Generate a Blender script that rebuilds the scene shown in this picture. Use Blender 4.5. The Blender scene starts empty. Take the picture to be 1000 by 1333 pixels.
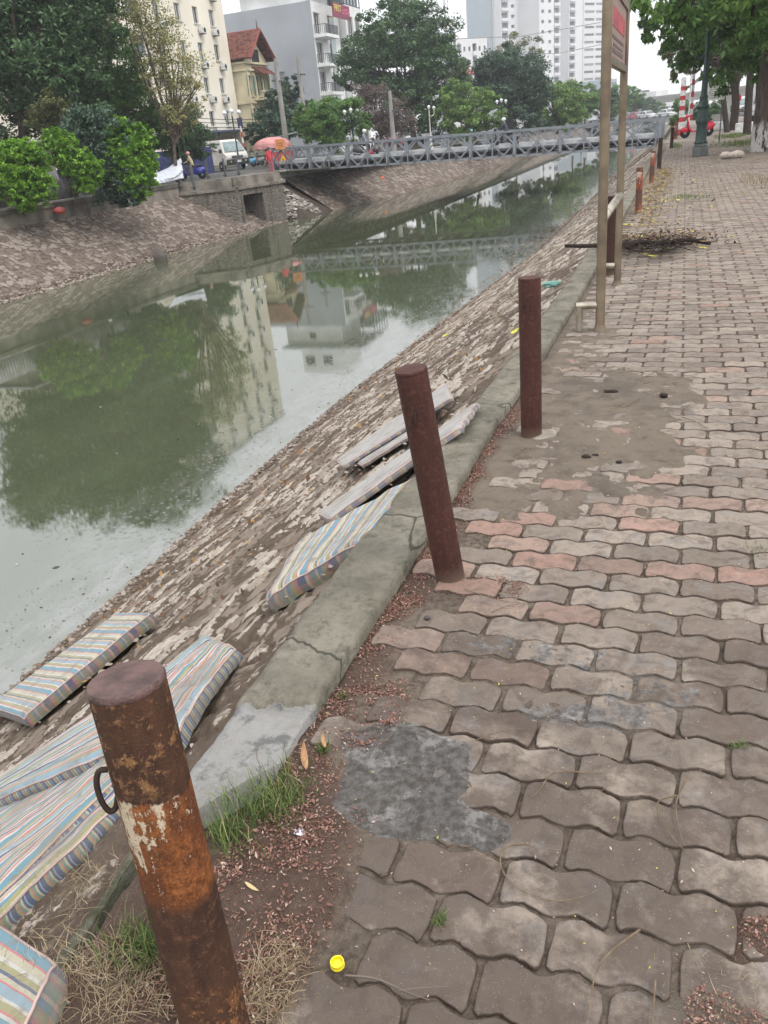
import bpy, bmesh, math, random
import numpy as np
from mathutils import Vector, Matrix
rnd = random.Random(7)
RNG = np.random.default_rng(11)
sc = bpy.context.scene
COL = sc.collection
PI = math.pi
R_ = math.radians
# ---------------------------------------------------------------- camera maths (survey of the place)
FPX = 1040.0
def _setup():
    r = R_(5.75)
    d = np.array([(893 - 500) / FPX, (666.5 - 137) / FPX, 1.0])
    p = math.atan(-math.sin(r) * d[0] + math.cos(r) * d[1])
    U = np.array([-math.sin(r) * math.cos(p), math.cos(r) * math.cos(p), -math.sin(p)])
    D = d / np.linalg.norm(d); D = D - U * (D @ U); D /= np.linalg.norm(D)
    R = np.cross(D, U)
    if R[0] < 0: R = -R
    return R, D, U
RR, DD, UU = _setup()
EYE = 1.6
def ray(x, y):
    c = np.array([(x - 500) / FPX, (666.5 - y) / FPX, 1.0])
    return np.array([c @ RR, c @ DD, c @ UU])
def at(x, y, dep):
    p = ray(x, y) * dep; return Vector((p[0], p[1], p[2] + EYE))
def gp(x, y, z=0.0):
    w = ray(x, y); t = (z - EYE) / w[2]; return Vector((w[0] * t, w[1] * t, z))
def onx(x, y, X):
    w = ray(x, y); t = X / w[0]; return Vector((X, w[1] * t, EYE + w[2] * t))
WATER = -2.4
SA, SB = (-1.22, -0.05), (-5.28, WATER)      # right embankment section
SLOPE = (SA[1] - SB[1]) / (SA[0] - SB[0])
SN = Vector((-SLOPE, 0, 1)).normalized()
def onslope(x, y, off=0.0):
    w = Vector(ray(x, y)); o = Vector((0, 0, EYE)); p0 = Vector((SA[0], 0, SA[1])) + SN * off
    t = (p0 - o).dot(SN) / w.dot(SN); return o + w * t
# ---------------------------------------------------------------- noise
def _hash(ix, iy, s):
    h = (ix.astype(np.int64) * 374761393 + iy.astype(np.int64) * 668265263 + s * 1442695041) & 0x7fffffff
    h = ((h ^ (h >> 13)) * 1274126177) & 0x7fffffff
    return ((h ^ (h >> 16)) & 0xffffff) / float(0xffffff)
def vnoise(x, y, s=0):
    x = np.asarray(x, float); y = np.asarray(y, float)
    ix = np.floor(x); iy = np.floor(y); fx = x - ix; fy = y - iy
    fx = fx * fx * (3 - 2 * fx); fy = fy * fy * (3 - 2 * fy)
    a = _hash(ix, iy, s); b = _hash(ix + 1, iy, s); c = _hash(ix, iy + 1, s); d = _hash(ix + 1, iy + 1, s)
    return (a * (1 - fx) + b * fx) * (1 - fy) + (c * (1 - fx) + d * fx) * fy
def fbm(x, y, s=0, o=4):
    v = 0; a = .5; t = 0
    for i in range(o):
        v = v + a * vnoise(np.asarray(x) * 2 ** i + 17.3 * i, np.asarray(y) * 2 ** i + 9.1 * i, s + i); t += a; a *= .5
    return v / t
def sst(a, b, x): 
    t = np.clip((x - a) / (b - a), 0, 1); return t * t * (3 - 2 * t)
def worley(x, y, s=0):
    """F1, F2-F1, cell random"""
    ix = np.floor(x); iy = np.floor(y)
    f1 = np.full(x.shape, 9.); f2 = np.full(x.shape, 9.); r = np.zeros(x.shape)
    for dx in (-1, 0, 1):
        for dy in (-1, 0, 1):
            cx = ix + dx; cy = iy + dy
            px = cx + .15 + .7 * _hash(cx, cy, s); py = cy + .15 + .7 * _hash(cx, cy, s + 5)
            d = np.hypot(x - px, y - py)
            n = d < f1
            f2 = np.where(n, f1, np.minimum(f2, d)); r = np.where(n, _hash(cx, cy, s + 9), r); f1 = np.where(n, d, f1)
    return f1, f2 - f1, r
# ---------------------------------------------------------------- materials
MATS = {}
def mat(name, col, rough=.7, metal=0., var=.12, vscale=6., bump=0., bscale=40., col2=None, spec=None, trans=0., alpha=1., coord='Object', detail=6, mixlo=.4, mixhi=.65, emis=None):
    if name in MATS: return MATS[name]
    m = bpy.data.materials.new(name); m.use_nodes = True; MATS[name] = m
    nt = m.node_tree; N = nt.nodes; L = nt.links; b = N['Principled BSDF']
    b.inputs['Roughness'].default_value = rough; b.inputs['Metallic'].default_value = metal
    if spec is None and rough > .68: spec = .15
    if spec is not None: b.inputs['Specular IOR Level'].default_value = spec
    if trans: b.inputs['Transmission Weight'].default_value = trans
    if alpha < 1: b.inputs['Alpha'].default_value = alpha
    tc = N.new('ShaderNodeTexCoord')
    n = N.new('ShaderNodeTexNoise'); n.inputs['Scale'].default_value = vscale; n.inputs['Detail'].default_value = detail
    L.new(tc.outputs[coord], n.inputs['Vector'])
    mr = N.new('ShaderNodeMapRange'); mr.inputs[1].default_value = mixlo; mr.inputs[2].default_value = mixhi
    L.new(n.outputs['Fac'], mr.inputs[0])
    mx = N.new('ShaderNodeMix'); mx.data_type = 'RGBA'
    c2 = col2 if col2 else tuple(c * (1 - var * 2) for c in col)
    mx.inputs[6].default_value = (*[min(1, c * (1 + var)) for c in col], 1) if not col2 else (*col, 1)
    mx.inputs[7].default_value = (*c2, 1)
    L.new(mr.outputs[0], mx.inputs[0]); L.new(mx.outputs[2], b.inputs['Base Color'])
    if emis:
        b.inputs['Emission Color'].default_value = (*col, 1); b.inputs['Emission Strength'].default_value = emis
    if bump:
        n2 = N.new('ShaderNodeTexNoise'); n2.inputs['Scale'].default_value = bscale; n2.inputs['Detail'].default_value = 5
        L.new(tc.outputs[coord], n2.inputs['Vector'])
        bp = N.new('ShaderNodeBump'); bp.inputs['Strength'].default_value = min(1, bump); bp.inputs['Distance'].default_value = .01 * max(1, bump)
        L.new(n2.outputs['Fac'], bp.inputs['Height']); L.new(bp.outputs['Normal'], b.inputs['Normal'])
    return m
class NG:
    """small helper to wire node graphs"""
    def __init__(s, name):
        s.m = bpy.data.materials.new(name); s.m.use_nodes = True; MATS[name] = s.m
        s.nt = s.m.node_tree; s.b = s.nt.nodes['Principled BSDF']; s.b.inputs['Specular IOR Level'].default_value = .5 if 'water' in name or 'tarpaulin' in name or 'foliage' in name else .16; s.out = s.nt.nodes['Material Output']
    def n(s, t, **k):
        o = s.nt.nodes.new(t)
        for a, v in k.items(): setattr(o, a, v)
        return o
    def l(s, a, b): s.nt.links.new(a, b)
    def setv(s, sock, v):
        if hasattr(v, 'is_linked') or isinstance(v, bpy.types.NodeSocket): s.l(v, sock)
        else: sock.default_value = v if not isinstance(v, tuple) or len(v) != 3 or sock.type != 'RGBA' else (*v, 1)
    def noise(s, vec, scale, detail=5, rough=.5, dist=0.):
        o = s.n('ShaderNodeTexNoise'); o.inputs['Scale'].default_value = scale; o.inputs['Detail'].default_value = detail
        o.inputs['Roughness'].default_value = rough; o.inputs['Distortion'].default_value = dist
        s.l(vec, o.inputs['Vector']); return o.outputs['Fac']
    def rng(s, v, a, b, c=0., d=1.):
        o = s.n('ShaderNodeMapRange'); s.setv(o.inputs[0], v)
        for i, x in enumerate((a, b, c, d)): o.inputs[i + 1].default_value = x
        return o.outputs[0]
    def mix(s, f, a, b, mode='MIX'):
        o = s.n('ShaderNodeMix'); o.data_type = 'RGBA'; o.blend_type = mode
        s.setv(o.inputs[0], f); s.setv(o.inputs[6], a); s.setv(o.inputs[7], b); return o.outputs[2]
    def math(s, op, a, b=0., c=None):
        o = s.n('ShaderNodeMath', operation=op); s.setv(o.inputs[0], a); s.setv(o.inputs[1], b)
        if c is not None: s.setv(o.inputs[2], c)
        return o.outputs[0]
    def attr(s, name, what='Fac'):
        o = s.n('ShaderNodeAttribute', attribute_name=name); return o.outputs[what]
    def coord(s, w='Object'): return s.n('ShaderNodeTexCoord').outputs[w]
    def map(s, vec, scale=(1, 1, 1), rot=(0, 0, 0), loc=(0, 0, 0)):
        o = s.n('ShaderNodeMapping'); s.l(vec, o.inputs[0]); o.inputs['Scale'].default_value = scale; o.inputs['Rotation'].default_value = rot; o.inputs['Location'].default_value = loc
        return o.outputs[0]
    def sep(s, v): o = s.n('ShaderNodeSeparateXYZ'); s.l(v, o.inputs[0]); return o.outputs
    def bump(s, h, st=.5, dist=.01, prev=None):
        o = s.n('ShaderNodeBump'); s.l(h, o.inputs['Height']); o.inputs['Strength'].default_value = st; o.inputs['Distance'].default_value = dist
        if prev is not None: s.l(prev, o.inputs['Normal'])
        return o.outputs['Normal']
    def ramp(s, v, stops, interp='LINEAR'):
        o = s.n('ShaderNodeValToRGB'); s.l(v, o.inputs[0]); r = o.color_ramp; r.interpolation = interp
        while len(r.elements) < len(stops): r.elements.new(1.)
        for e, (p, c) in zip(r.elements, stops): e.position = p; e.color = (*c, 1)
        return o.outputs[0]
# ---------------------------------------------------------------- mesh builder
class MB:
    def __init__(s): s.v = []; s.f = []; s.mi = []; s.M = None
    def add(s, vs, fs, mi=0, M=None):
        o = len(s.v)
        M = M if M is not None else s.M
        for q in vs: s.v.append(tuple(M @ Vector(q)) if M is not None else tuple(q))
        for q in fs: s.f.append(tuple(i + o for i in q)); s.mi.append(mi)
        return s
    def box(s, c, d, mi=0, rz=0., M=None, bev=0.):
        x, y, z = d[0] / 2, d[1] / 2, d[2] / 2
        if bev:
            vs = []; b = min(bev, x * .9, y * .9, z * .9)
            for zz, ins in ((-z, b), (-z + b, 0), (z - b, 0), (z, b)):
                for sx, sy in ((-1, -1), (1, -1), (1, 1), (-1, 1)):
                    vs.append((sx * (x - ins - (0 if ins else 0)), sy * (y - ins), zz))
            fs = [(3, 2, 1, 0), (12, 13, 14, 15)]
            for k in range(3):
                for i in range(4): fs.append((k * 4 + i, k * 4 + (i + 1) % 4, k * 4 + 4 + (i + 1) % 4, k * 4 + 4 + i))
        else:
            vs = [(-x, -y, -z), (x, -y, -z), (x, y, -z), (-x, y, -z), (-x, -y, z), (x, -y, z), (x, y, z), (-x, y, z)]
            fs = [(3, 2, 1, 0), (4, 5, 6, 7), (0, 1, 5, 4), (1, 2, 6, 5), (2, 3, 7, 6), (3, 0, 4, 7)]
        T = Matrix.Translation(c) @ Matrix.Rotation(rz, 4, 'Z')
        if M is not None: T = M @ T
        return s.add([tuple(T @ Vector(q)) for q in vs], fs, mi)
    def beam(s, a, b, w, h=None, mi=0, up=(0, 0, 1)):
        a = Vector(a); b = Vector(b); h = h or w; d = (b - a); L = d.length
        if L < 1e-6: return s
        d.normalize(); u = Vector(up)
        if abs(d.dot(u)) > .98: u = Vector((0, 1, 0))
        r = d.cross(u).normalized(); u = r.cross(d)
        vs = []
        for p in (a, b):
            for i, j in ((-1, -1), (1, -1), (1, 1), (-1, 1)): vs.append(tuple(p + r * (i * w / 2) + u * (j * h / 2)))
        return s.add(vs, [(3, 2, 1, 0), (4, 5, 6, 7), (0, 1, 5, 4), (1, 2, 6, 5), (2, 3, 7, 6), (3, 0, 4, 7)], mi)
    def tube(s, pts, r, n=10, mi=0, cap=True, flat=1.):
        pts = [Vector(p) for p in pts]; rs = r if isinstance(r, (list, tuple)) else [r] * len(pts)
        vs = []; fs = []; pu = None
        for i, p in enumerate(pts):
            d = (pts[min(i + 1, len(pts) - 1)] - pts[max(i - 1, 0)]).normalized()
            if pu is None: pu = d.orthogonal().normalized()
            u = (pu - d * pu.dot(d)).normalized(); w = d.cross(u); pu = u
            for k in range(n):
                a = 2 * PI * k / n; vs.append(tuple(p + (u * math.cos(a) + w * math.sin(a) * flat) * rs[i]))
        for i in range(len(pts) - 1):
            for k in range(n): fs.append((i * n + k, i * n + (k + 1) % n, (i + 1) * n + (k + 1) % n, (i + 1) * n + k))
        if cap:
            fs.append(tuple(range(n))[::-1]); fs.append(tuple((len(pts) - 1) * n + k for k in range(n)))
        return s.add(vs, fs, mi)
    def lathe(s, prof, n=20, mi=0, c=(0, 0, 0), M=None):
        vs = []; fs = []
        for r, z in prof:
            for k in range(n): a = 2 * PI * k / n; vs.append((c[0] + r * math.cos(a), c[1] + r * math.sin(a), c[2] + z))
        for i in range(len(prof) - 1):
            for k in range(n): fs.append((i * n + k, i * n + (k + 1) % n, (i + 1) * n + (k + 1) % n, (i + 1) * n + k))
        fs.append(tuple(range(n))[::-1]); fs.append(tuple((len(prof) - 1) * n + k for k in range(n)))
        return s.add(vs, fs, mi, M)
    def ball(s, c, r, mi=0, n=12, m=8, sc=(1, 1, 1), M=None):
        vs = []; fs = []
        for i in range(m + 1):
            t = PI * i / m
            for k in range(n):
                a = 2 * PI * k / n
                vs.append((c[0] + r * sc[0] * math.sin(t) * math.cos(a), c[1] + r * sc[1] * math.sin(t) * math.sin(a), c[2] - r * sc[2] * math.cos(t)))
        for i in range(m):
            for k in range(n): fs.append((i * n + k, i * n + (k + 1) % n, (i + 1) * n + (k + 1) % n, (i + 1) * n + k))
        return s.add(vs, fs, mi, M)
    def prism(s, poly, y0, y1, mi=0, M=None):
        """poly in XZ, extruded along Y"""
        n = len(poly); vs = [(p[0], y0, p[1]) for p in poly] + [(p[0], y1, p[1]) for p in poly]
        fs = [tuple(range(n)), tuple(range(2 * n - 1, n - 1, -1))] + [(i, i + n, (i + 1) % n + n, (i + 1) % n) for i in range(n)]
        return s.add(vs, fs, mi, M)
    def build(s, name, mats, parent=None, smooth=False, loc=None, angle=None, bevel=0.):
        me = bpy.data.meshes.new(name); me.from_pydata(s.v, [], s.f)
        ms = mats if isinstance(mats, (list, tuple)) else [mats]
        for m in ms: me.materials.append(m)
        if len(ms) > 1: me.polygons.foreach_set('material_index', s.mi)
        me.validate(); 
        if smooth: me.polygons.foreach_set('use_smooth', [True] * len(me.polygons))
        if smooth and angle: me.set_sharp_from_angle(angle=R_(angle))
        me.update()
        o = bpy.data.objects.new(name, me); COL.objects.link(o)
        if parent: o.parent = parent
        if loc is not None: o.location = loc
        if bevel:
            md = o.modifiers.new('bev', 'BEVEL'); md.width = bevel; md.segments = 2; md.limit_method = 'ANGLE'
        return o
def npmesh(name, V, F, m, parent=None, smooth=False, attrs=None, fattrs=None, mi=None):
    V = np.asarray(V, np.float32); F = np.asarray(F, np.int32); k = F.shape[1]
    me = bpy.data.meshes.new(name); me.vertices.add(len(V)); me.vertices.foreach_set('co', V.ravel())
    me.loops.add(F.size); me.loops.foreach_set('vertex_index', F.ravel())
    me.polygons.add(len(F)); me.polygons.foreach_set('loop_start', np.arange(0, F.size, k, dtype=np.int32))
    me.update(calc_edges=True)
    for mm in (m if isinstance(m, (list, tuple)) else [m]): me.materials.append(mm)
    if mi is not None: me.polygons.foreach_set('material_index', np.asarray(mi, np.int32))
    me.polygons.foreach_set('use_smooth', np.full(len(F), smooth))
    for n_, a in (attrs or {}).items():
        at_ = me.attributes.new(n_, 'FLOAT', 'POINT'); at_.data.foreach_set('value', np.asarray(a, np.float32).ravel())
    for n_, a in (fattrs or {}).items():
        at_ = me.attributes.new(n_, 'FLOAT', 'FACE'); at_.data.foreach_set('value', np.asarray(a, np.float32).ravel())
    o = bpy.data.objects.new(name, me); COL.objects.link(o)
    if parent: o.parent = parent
    return o
def grid_faces(nu, nv):
    i = np.arange(nu - 1)[:, None] * nv + np.arange(nv - 1)[None, :]
    i = i.ravel(); return np.stack([i, i + nv, i + nv + 1, i + 1], 1)
# ---------------------------------------------------------------- naming
def tag(o, label, cat, group=None):
    o['label'] = label; o['category'] = cat
    if group: o['group'] = group
    return o
def thing(name, label, cat, loc=(0, 0, 0), rz=0., group=None, rot=None):
    o = bpy.data.objects.new(name, None); COL.objects.link(o); o.empty_display_size = .2
    o.location = loc; o.rotation_euler = rot if rot else (0, 0, rz)
    return tag(o, label, cat, group)
def struct(o): o['kind'] = 'structure'; return o
def stuff(o, label=None, cat=None):
    o['kind'] = 'stuff'
    if label: o['label'] = label; o['category'] = cat
    return o
KIDS = {}
def dup(src, loc, rz=0., label=None, group=None, scale=None, rot=None):
    def cp(o, par):
        c = o.copy(); COL.objects.link(c)
        if par is not None: c.parent = par; c.matrix_parent_inverse = o.matrix_parent_inverse
        for ch in [k for k in o.children]: cp(ch, c)
        return c
    r = cp(src, None); r.location = loc; r.rotation_euler = rot if rot else (0, 0, rz)
    if scale: r.scale = (scale,) * 3 if not isinstance(scale, tuple) else scale
    if label: r['label'] = label
    if group: r['group'] = group
    return r
def rz_of(v): return math.atan2(v[1], v[0])
# ================================================================ camera, world, light
cam = bpy.data.cameras.new('camera'); co = bpy.data.objects.new('camera', cam); COL.objects.link(co)
Mx = Matrix(((RR[0], UU[0], 0, 0), (0, 0, 0, 0), (0, 0, 0, 0), (0, 0, 0, 1)))
# camera axes in world coordinates: world comps of camera x, y, forward
cx_ = Vector((RR[0], DD[0], UU[0])); cy_ = Vector((RR[1], DD[1], UU[1])); cf_ = Vector((RR[2], DD[2], UU[2]))
co.matrix_world = Matrix(((cx_.x, cy_.x, -cf_.x, 0), (cx_.y, cy_.y, -cf_.y, 0), (cx_.z, cy_.z, -cf_.z, EYE), (0, 0, 0, 1)))
cam.sensor_fit = 'VERTICAL'; cam.sensor_height = 24.; cam.lens = 24. * FPX / 1333.; cam.clip_start = .05; cam.clip_end = 6000
sc.camera = co
SUN_EL = R_(52)
w = bpy.data.worlds.new('World'); sc.world = w; w.use_nodes = True
nt = w.node_tree; bg = nt.nodes['Background']
sky = nt.nodes.new('ShaderNodeTexSky'); sky.sky_type = 'NISHITA'; sky.sun_disc = False; sky.sun_elevation = SUN_EL; sky.sun_rotation = R_(119)
sky.air_density = 1.5; sky.dust_density = 6
tc = nt.nodes.new('ShaderNodeTexCoord'); sp = nt.nodes.new('ShaderNodeSeparateXYZ'); nt.links.new(tc.outputs['Generated'], sp.inputs[0])
# overcast luminance: brighter towards the zenith
mr = nt.nodes.new('ShaderNodeMapRange'); mr.inputs[1].default_value = 0.; mr.inputs[2].default_value = .8; mr.inputs[3].default_value = 11.5; mr.inputs[4].default_value = 17.
nt.links.new(sp.outputs['Z'], mr.inputs[0])
cl = nt.nodes.new('ShaderNodeTexNoise'); cl.inputs['Scale'].default_value = 2.5; cl.inputs['Detail'].default_value = 5; nt.links.new(tc.outputs['Generated'], cl.inputs['Vector'])
cr = nt.nodes.new('ShaderNodeMapRange'); cr.inputs[1].default_value = .3; cr.inputs[2].default_value = .7; cr.inputs[3].default_value = .93; cr.inputs[4].default_value = 1.07
nt.links.new(cl.outputs['Fac'], cr.inputs[0])
mu = nt.nodes.new('ShaderNodeMath'); mu.operation = 'MULTIPLY'; nt.links.new(mr.outputs[0], mu.inputs[0]); nt.links.new(cr.outputs[0], mu.inputs[1])
cc = nt.nodes.new('ShaderNodeCombineColor')
for i, k in enumerate((.985, .995, 1.02)):
    m_ = nt.nodes.new('ShaderNodeMath'); m_.operation = 'MULTIPLY'; m_.inputs[1].default_value = k; nt.links.new(mu.outputs[0], m_.inputs[0]); nt.links.new(m_.outputs[0], cc.inputs[i])
mx = nt.nodes.new('ShaderNodeMix'); mx.data_type = 'RGBA'; mx.inputs[0].default_value = .88
nt.links.new(sky.outputs[0], mx.inputs[6]); nt.links.new(cc.outputs[0], mx.inputs[7]); nt.links.new(mx.outputs[2], bg.inputs['Color'])
bg.inputs['Strength'].default_value = .1
sl = bpy.data.lights.new('sun', 'SUN'); sl.energy = 1.3; sl.angle = R_(14); sl.color = (1, .97, .92)
so = bpy.data.objects.new('sun', sl); COL.objects.link(so)
sd = Vector((math.sin(R_(119)) * math.cos(SUN_EL), math.cos(R_(119)) * math.cos(SUN_EL), math.sin(SUN_EL)))
so.rotation_euler = sd.to_track_quat('Z', 'Y').to_euler(); so.location = (0, 0, 30)
vs = sc.view_settings; vs.view_transform = 'Standard'; vs.look = 'None'; vs.exposure = .36; vs.gamma = 1.; vs.use_curve_mapping = False
sc.cycles.max_bounces = 6; sc.cycles.diffuse_bounces = 3; sc.cycles.glossy_bounces = 3; sc.cycles.transmission_bounces = 4; sc.cycles.transparent_max_bounces = 8; sc.cycles.volume_bounces = 0
sc.cycles.use_adaptive_sampling = True; sc.cycles.caustics_reflective = False; sc.cycles.caustics_refractive = False

# ================================================================ setting materials
def m_soil():
    g = NG('soil_earth'); c = g.coord()
    n1 = g.noise(c, 3, 6, .6); n2 = g.noise(c, 40, 6, .7); n3 = g.noise(c, 260, 3, .6); n4 = g.noise(c, 9, 4)
    col = g.mix(g.rng(n1, .35, .65), (.12, .095, .072), (.185, .15, .118))
    col = g.mix(g.rng(n2, .40, .62), col, (.075, .056, .044)); col = g.mix(g.rng(g.noise(c, 1.6, 7, .7), .5, .68, 0, .6), col, (.26, .22, .175)); col = g.mix(g.rng(g.noise(c, 2.3, 6, .7), .52, .66, 0, .6), col, (.095, .08, .065))
    col = g.mix(g.math('MULTIPLY', g.attr('dry'), g.rng(n4, .3, .55)), col, (.175, .143, .112)); col = g.mix(g.math('MULTIPLY', g.attr('dry'), g.rng(g.noise(c, 1.3, 7, .75), .50, .60, 0, .7)), col, (.11, .092, .076))
    col = g.mix(g.math('MULTIPLY', g.attr('litter'), g.rng(n3, .3, .6, .3, .9)), col, (.085, .052, .040))
    cn = g.noise(c, 16, 7, .7); cf = g.rng(g.math('ADD', g.attr('cem'), g.math('MULTIPLY', g.math('SUBTRACT', cn, .5), 1.3)), .46, .53)
    cc = g.mix(g.rng(n2, .40, .60), (.048, .046, .045), (.15, .145, .14)); cc = g.mix(g.rng(g.noise(c, 9, 7, .8), .54, .62, 0, .75), cc, (.31, .30, .29)); col = g.mix(g.math('MULTIPLY', cf, .75), col, cc)
    col = g.mix(g.rng(n3, .68, .76), col, (.36, .32, .28))
    g.l(col, g.b.inputs['Base Color']); g.b.inputs['Roughness'].default_value = .93
    h = g.math('ADD', g.math('MULTIPLY', n2, .7), g.math('MULTIPLY', n3, .5)); g.l(g.bump(h, 1., .012), g.b.inputs['Normal']); return g.m
def m_paver():
    g = NG('paver_concrete'); c = g.coord()
    pc = g.attr('pc'); pk = g.attr('pink'); ed = g.attr('edge'); dk = g.attr('damp')
    n1 = g.noise(c, 5, 5, .6); n2 = g.noise(c, 30, 6, .65); n3 = g.noise(c, 420, 2, .5); n4 = g.noise(c, 12, 6, .7, 1.)
    col = g.mix(pc, (.152, .119, .096), (.285, .238, .195)); col = g.mix(g.rng(g.noise(c, 7, 7, .75), .52, .60, 0, .55), col, (.19, .185, .18))
    col = g.mix(g.math('MULTIPLY', pk, g.rng(n2, .25, .6, .35, 1.)), col, (.33, .185, .145))
    col = g.mix(g.rng(n4, .48, .66, 0, .75), col, (.105, .08, .066))
    col = g.mix(g.rng(n2, .56, .75, 0, .5), col, (.34, .30, .265))
    damp = g.math('MULTIPLY', dk, g.rng(g.noise(c, 2.6, 7, .7), .38, .50))
    col = g.mix(g.math('MULTIPLY', damp, .78), col, (.068, .050, .040))
    gr = g.rng(g.noise(c, 19, 7, .75), .54, .64, 0, .75); e2 = g.math('MAXIMUM', g.math('MULTIPLY', ed, g.rng(n2, .3, .6, .4, 1.)), g.math('MULTIPLY', gr, g.rng(ed, 0, .3, .35, 1.)))
    col = g.mix(e2, col, (.07, .052, .042))
    cn = g.noise(c, 16, 7, .7); cf = g.rng(g.math('ADD', g.attr('cem'), g.math('MULTIPLY', g.math('SUBTRACT', cn, .5), 1.3)), .46, .53)
    cc = g.mix(g.rng(n2, .40, .60), (.048, .046, .045), (.15, .145, .14)); cc = g.mix(g.rng(g.noise(c, 9, 7, .8), .54, .62, 0, .75), cc, (.31, .30, .29)); col = g.mix(g.math('MULTIPLY', cf, .75), col, cc)
    col = g.mix(g.rng(n3, .69, .75), col, (.42, .38, .34))
    col = g.mix(g.rng(n3, .34, .28), col, (.09, .075, .065))
    g.l(col, g.b.inputs['Base Color'])
    g.l(g.rng(damp, 0, 1, .86, .6), g.b.inputs['Roughness'])
    h = g.math('ADD', g.math('MULTIPLY', n3, .35), n2); g.l(g.bump(h, .5, .0028), g.b.inputs['Normal']); return g.m
def m_kerb():
    g = NG('kerb_concrete'); c = g.coord(); s = g.sep(c)
    n1 = g.noise(c, 4, 6, .65); n2 = g.noise(c, 28, 6, .65); n3 = g.noise(c, 220, 3)
    col = g.mix(g.rng(n1, .35, .62), (.15, .136, .108), (.25, .227, .185)); col = g.mix(g.rng(g.noise(c, 11, 7, .75), .52, .64, 0, .8), col, (.095, .09, .068))
    col = g.mix(g.rng(n2, .5, .75, 0, .7), col, (.105, .10, .07))
    col = g.mix(g.rng(n2, .38, .25, 0, .5), col, (.31, .29, .25))
    vk = g.n('ShaderNodeTexVoronoi'); vk.feature = 'DISTANCE_TO_EDGE'; vk.inputs['Scale'].default_value = .85; g.l(g.map(g.mix(.08, c, g.n('ShaderNodeTexNoise').outputs[1]), (1, 1, 1)), vk.inputs['Vector']); col = g.mix(g.rng(vk.outputs['Distance'], .006, .002, 0, .85), col, (.04, .037, .03))
    broke = g.rng(g.math('ADD', g.attr('broke'), g.math('MULTIPLY', g.math('SUBTRACT', n2, .5), .9)), .47, .53)
    col = g.mix(g.math('MULTIPLY', broke, g.rng(n2, .2, .6, .5, 1.)), col, (.29, .282, .27)); col = g.mix(g.math('MULTIPLY', broke, g.rng(g.noise(c, 9, 7, .75), .54, .62, 0, .8)), col, (.11, .11, .11))
    col = g.mix(g.math('MULTIPLY', g.attr('moss'), g.rng(n2, .35, .6, .35, 1.)), col, (.07, .075, .045))
    col = g.mix(g.rng(n3, .66, .74, 0, .6), col, (.42, .4, .36))
    g.l(col, g.b.inputs['Base Color']); g.b.inputs['Roughness'].default_value = .92
    g.l(g.bump(g.math('ADD', n2, g.math('MULTIPLY', n3, .5)), 1., .012), g.b.inputs['Normal']); return g.m
def m_stone(name, mortar, a, b, pale, sc_=1.):
    g = NG(name); c = g.coord()
    st = g.attr('stone'); rn = g.attr('rnd')
    n1 = g.noise(c, 1.1 * sc_, 5, .6); n2 = g.noise(c, 22 * sc_, 7, .7); n3 = g.noise(c, 120 * sc_, 4, .6); n4 = g.noise(c, 5 * sc_, 5, .65)
    col = g.mix(g.rng(n2, .35, .65), mortar, tuple(x * 1.5 for x in mortar))
    sto = g.mix(g.rng(rn, 0, 1), a, b)
    sto = g.mix(g.rng(n4, .45, .7, 0, .7), sto, tuple(x * .45 for x in a))
    sto = g.mix(g.math('MULTIPLY', g.rng(rn, .5, .75), g.rng(n2, .35, .58)), sto, pale)
    f = g.rng(g.math('ADD', g.math('MULTIPLY', st, g.rng(n4, .68, .52, .25 if sc_ == 1. else .75, 1.)), g.math('MULTIPLY', g.math('SUBTRACT', n2, .5), 1.1 if sc_ == 1. else .45)), .50, .60)
    col = g.mix(f, col, sto)
    col = g.mix(g.math('MULTIPLY', g.attr('mud'), g.rng(n2, .3, .55, .5, 1.)), col, (.105, .072, .05))
    col = g.mix(g.rng(n3, .62, .72, 0, .6), col, tuple(x * .6 for x in mortar))
    g.l(col, g.b.inputs['Base Color']); g.b.inputs['Roughness'].default_value = .9
    g.l(g.bump(g.math('ADD', n2, g.math('MULTIPLY', n3, .5)), .8, .012 / sc_ ** .5), g.b.inputs['Normal']); return g.m
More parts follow.
